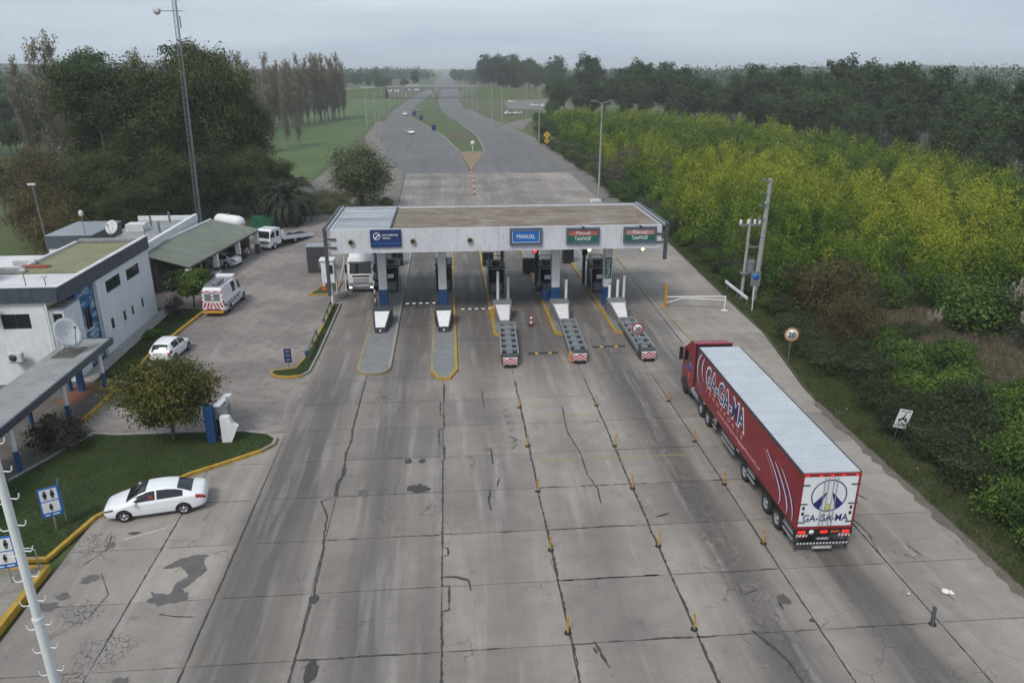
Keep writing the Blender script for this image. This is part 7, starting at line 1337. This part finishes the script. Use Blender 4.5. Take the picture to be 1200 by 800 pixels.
for k, (X, Y) in enumerate(((28.0, 62.6), (27.7, 66.4), (27.5, 70.4), (27.6, 74.6), (27.7, 79), (27.9, 83.4), (28.1, 87))): shrub(k % 2, X+.5, Y, G6.uniform(.55, .75), ('green', 'dark')[k % 2]+' low bush spilling onto the verge, %s from the power pole' % ORD[k])
# pampas grass and fallen dry branches
def pampas(seed, nb, npl):
    g = np.random.default_rng(seed); r = thing('pampas_grass', 'pampas grass', 'grass clump'); az = g.uniform(0, 6.283, nb); l = g.uniform(1.2, 2.2, nb); P, A, Ls = [], [], []
    for a, ll in zip(az, l):
        p = np.array([.15*math.cos(a), .15*math.sin(a), 0]); 
        for i in range(5):
            e = R(78)-i*R(26); d = np.array([math.cos(a)*math.cos(e), math.sin(a)*math.cos(e), math.sin(e)]); P.append(p+d*ll/10); A.append(d); Ls.append(ll/4.2); p = p+d*ll/5
    o = bpy.data.objects.new('blades', fast_mesh('blades', leaves(np.array(P), np.array(A), np.array(Ls), .035, g), len(P), g.random(len(P)), pampas_leaf)); link(o, r); P, A = [], []; st = MB()
    for k in range(npl):
        a = g.uniform(0, 6.283); e = g.uniform(.75, .98); d = np.array([math.cos(a)*(1-e), math.sin(a)*(1-e), e]); h = g.uniform(1.9, 2.7); st.tube((0, 0, 0), d*h, .012, .01, 4, False); m_ = 70; t_ = g.random(m_); P.append(d*h*1.0+d*.75*t_[:, None]+g.normal(size=(m_, 3))*.06*(1-t_[:, None]*.6)); A.append(np.tile(d, (m_, 1))+g.normal(size=(m_, 3))*.35)
    st.build('stalk', dry_m, r); P = np.concatenate(P); A = np.concatenate(A); o = bpy.data.objects.new('plume', fast_mesh('plume', leaves(P, A, .22, .05, g), len(P), g.random(len(P)), pampas_m)); link(o, r); return r
pg = pampas(101, 240, 16); pg.location = (38.5, 54.2, 0); pg.scale = (.8,)*3; pg['label'] = 'small pampas clump with cream plumes in the middle of the clearing'
for X, Y, s_, lab in ((45.0, 54.6, 1.5, 'tall cream pampas plumes at the right edge of the picture'), (43.9, 50.6, 1.2, 'pampas clump with white plumes below the tall one at the right edge'), (45.6, 52.6, 1.4, 'pampas clump behind the white plumes at the right edge'), (34.2, 55.6, .55, 'lone small pampas tuft left of the clearing')): place(pg, X, Y, X, s_, 0, lab)
for k, (X, Y, rz_) in enumerate(((34.2, 44.0, .4), (35.8, 42.5, 1.2), (37.6, 45.0, 2.4), (33.2, 42.0, 3.0))):
    r = thing('dry_branch', 'pale fallen branch lying on the shrubs near the dry clearing', 'branch', (X, Y, 1.6), rz_, 'fallen dry branches'); g = np.random.default_rng(110+k); m = MB(); m.tube((-1.6, 0, 0), (0, .1, .5), .05, .04, 5); m.tube((0, .1, .5), (1.7, -.1, .6), .04, .015, 5); m.build('bough', dry_m, r)
    m = MB()
    for _ in range(22): t_ = g.uniform(-1.4, 1.6); m.tube((t_, 0, .3), (t_+g.normal()*.5, g.normal()*.7, .3+abs(g.normal())*.6), .014, .006, 4, False)
    m.build('twigs', dry_m, r)
# --- grass blades
def tuft_field(name, label, poly, n, hgt, wdt, leaf, z, parent=None, seed=1, ok=None, clump=0.0):
    g = np.random.default_rng(seed); P = np.array(poly); x0, y0 = P.min(0); x1, y1 = P.max(0); pts = np.stack([g.uniform(x0, x1, n*3), g.uniform(y0, y1, n*3)], 1); inside = np.zeros(len(pts), bool); j = len(P)-1
    for i in range(len(P)):
        c_ = ((P[i, 1] > pts[:, 1]) != (P[j, 1] > pts[:, 1])) & (pts[:, 0] < (P[j, 0]-P[i, 0])*(pts[:, 1]-P[i, 1])/(P[j, 1]-P[i, 1]+1e-12)+P[i, 0]); inside ^= c_; j = i
    pts = pts[inside][:n]; m_ = len(pts); patch = np.sin(pts[:, 0]*1.7+np.sin(pts[:, 1]*.9)*2)*np.sin(pts[:, 1]*1.3+1)*.5+.5; h = hgt*(.5+.8*g.random(m_))*(1-clump+clump*2*patch); base = np.column_stack([pts, np.full(m_, z)]); d = np.column_stack([g.normal(size=m_)*.45, g.normal(size=m_)*.45, np.ones(m_)]); s_ = unit(np.column_stack([g.normal(size=m_), g.normal(size=m_), np.zeros(m_)]))*wdt
    v = np.stack([base-s_, base+s_, base+d*h[:, None]], 1).reshape(-1, 3); o = bpy.data.objects.new(name, fast_mesh(name, v, m_, np.clip(.45+.35*(patch-.5)+g.normal(0, .22, m_), 0, 1), leaf, 3)); link(o, parent); return tag(o, label, 'grass', kind='stuff')
tuft_field('lawn_grass', 'short mown grass covering the pointed lawn', ins(lp, .24), 90000, .055, .012, grass_m, .13, seed=201, clump=.3)
tuft_field('strip_grass', 'short grass on the strip beside the office', [(-24.85, 51), (-23.05, 51), (-23.15, 55.7), (-22.3, 66), (-24.85, 66.4)], 18000, .07, .016, grass_m, .10, seed=202)
tuft_field('island_grass', 'short grass on the hooked island left of the lanes', ins(outl, .16), 9000, .06, .014, grass_m, .12, seed=203)
tuft_field('verge_grass', 'rough grass along the right-hand verge between concrete and shrubs', [(23.5, 15), (23.5, 43), (25.5, 56), (25.8, 66), (27.0, 91), (28.8, 96), (29, 66), (27.8, 52), (27.0, 40), (26.8, 15)], 95000, .17, .018, verge_m, -.02, seed=204, clump=.6)
tuft_field('clearing_grass', 'tall dry grass in the clearing among the shrubs', [(33, 40), (33, 52), (38, 61), (50, 60), (58, 48), (50, 36), (38, 34)], 45000, .6, .025, dry_m, -.02, seed=205, clump=.5)
# ------------------------------------------------------------------ haze
hz = MB().box(-4400, 4400, -300, 4400, -1.2, 42).build('haze', bpy.data.materials.new('haze_air')); hm_ = hz.data.materials[0]; hm_.use_nodes = True; t_ = hm_.node_tree; t_.nodes.clear(); o_ = t_.nodes.new('ShaderNodeOutputMaterial'); pv = t_.nodes.new('ShaderNodeVolumePrincipled')
pv.inputs['Color'].default_value = (.90, .945, .985, 1); pv.inputs['Density'].default_value = HAZE; pv.inputs['Anisotropy'].default_value = 0.0; t_.links.new(pv.outputs[0], o_.inputs['Volume']); tag(hz, 'pale grey-blue haze hanging over the whole plain', 'haze', kind='stuff')
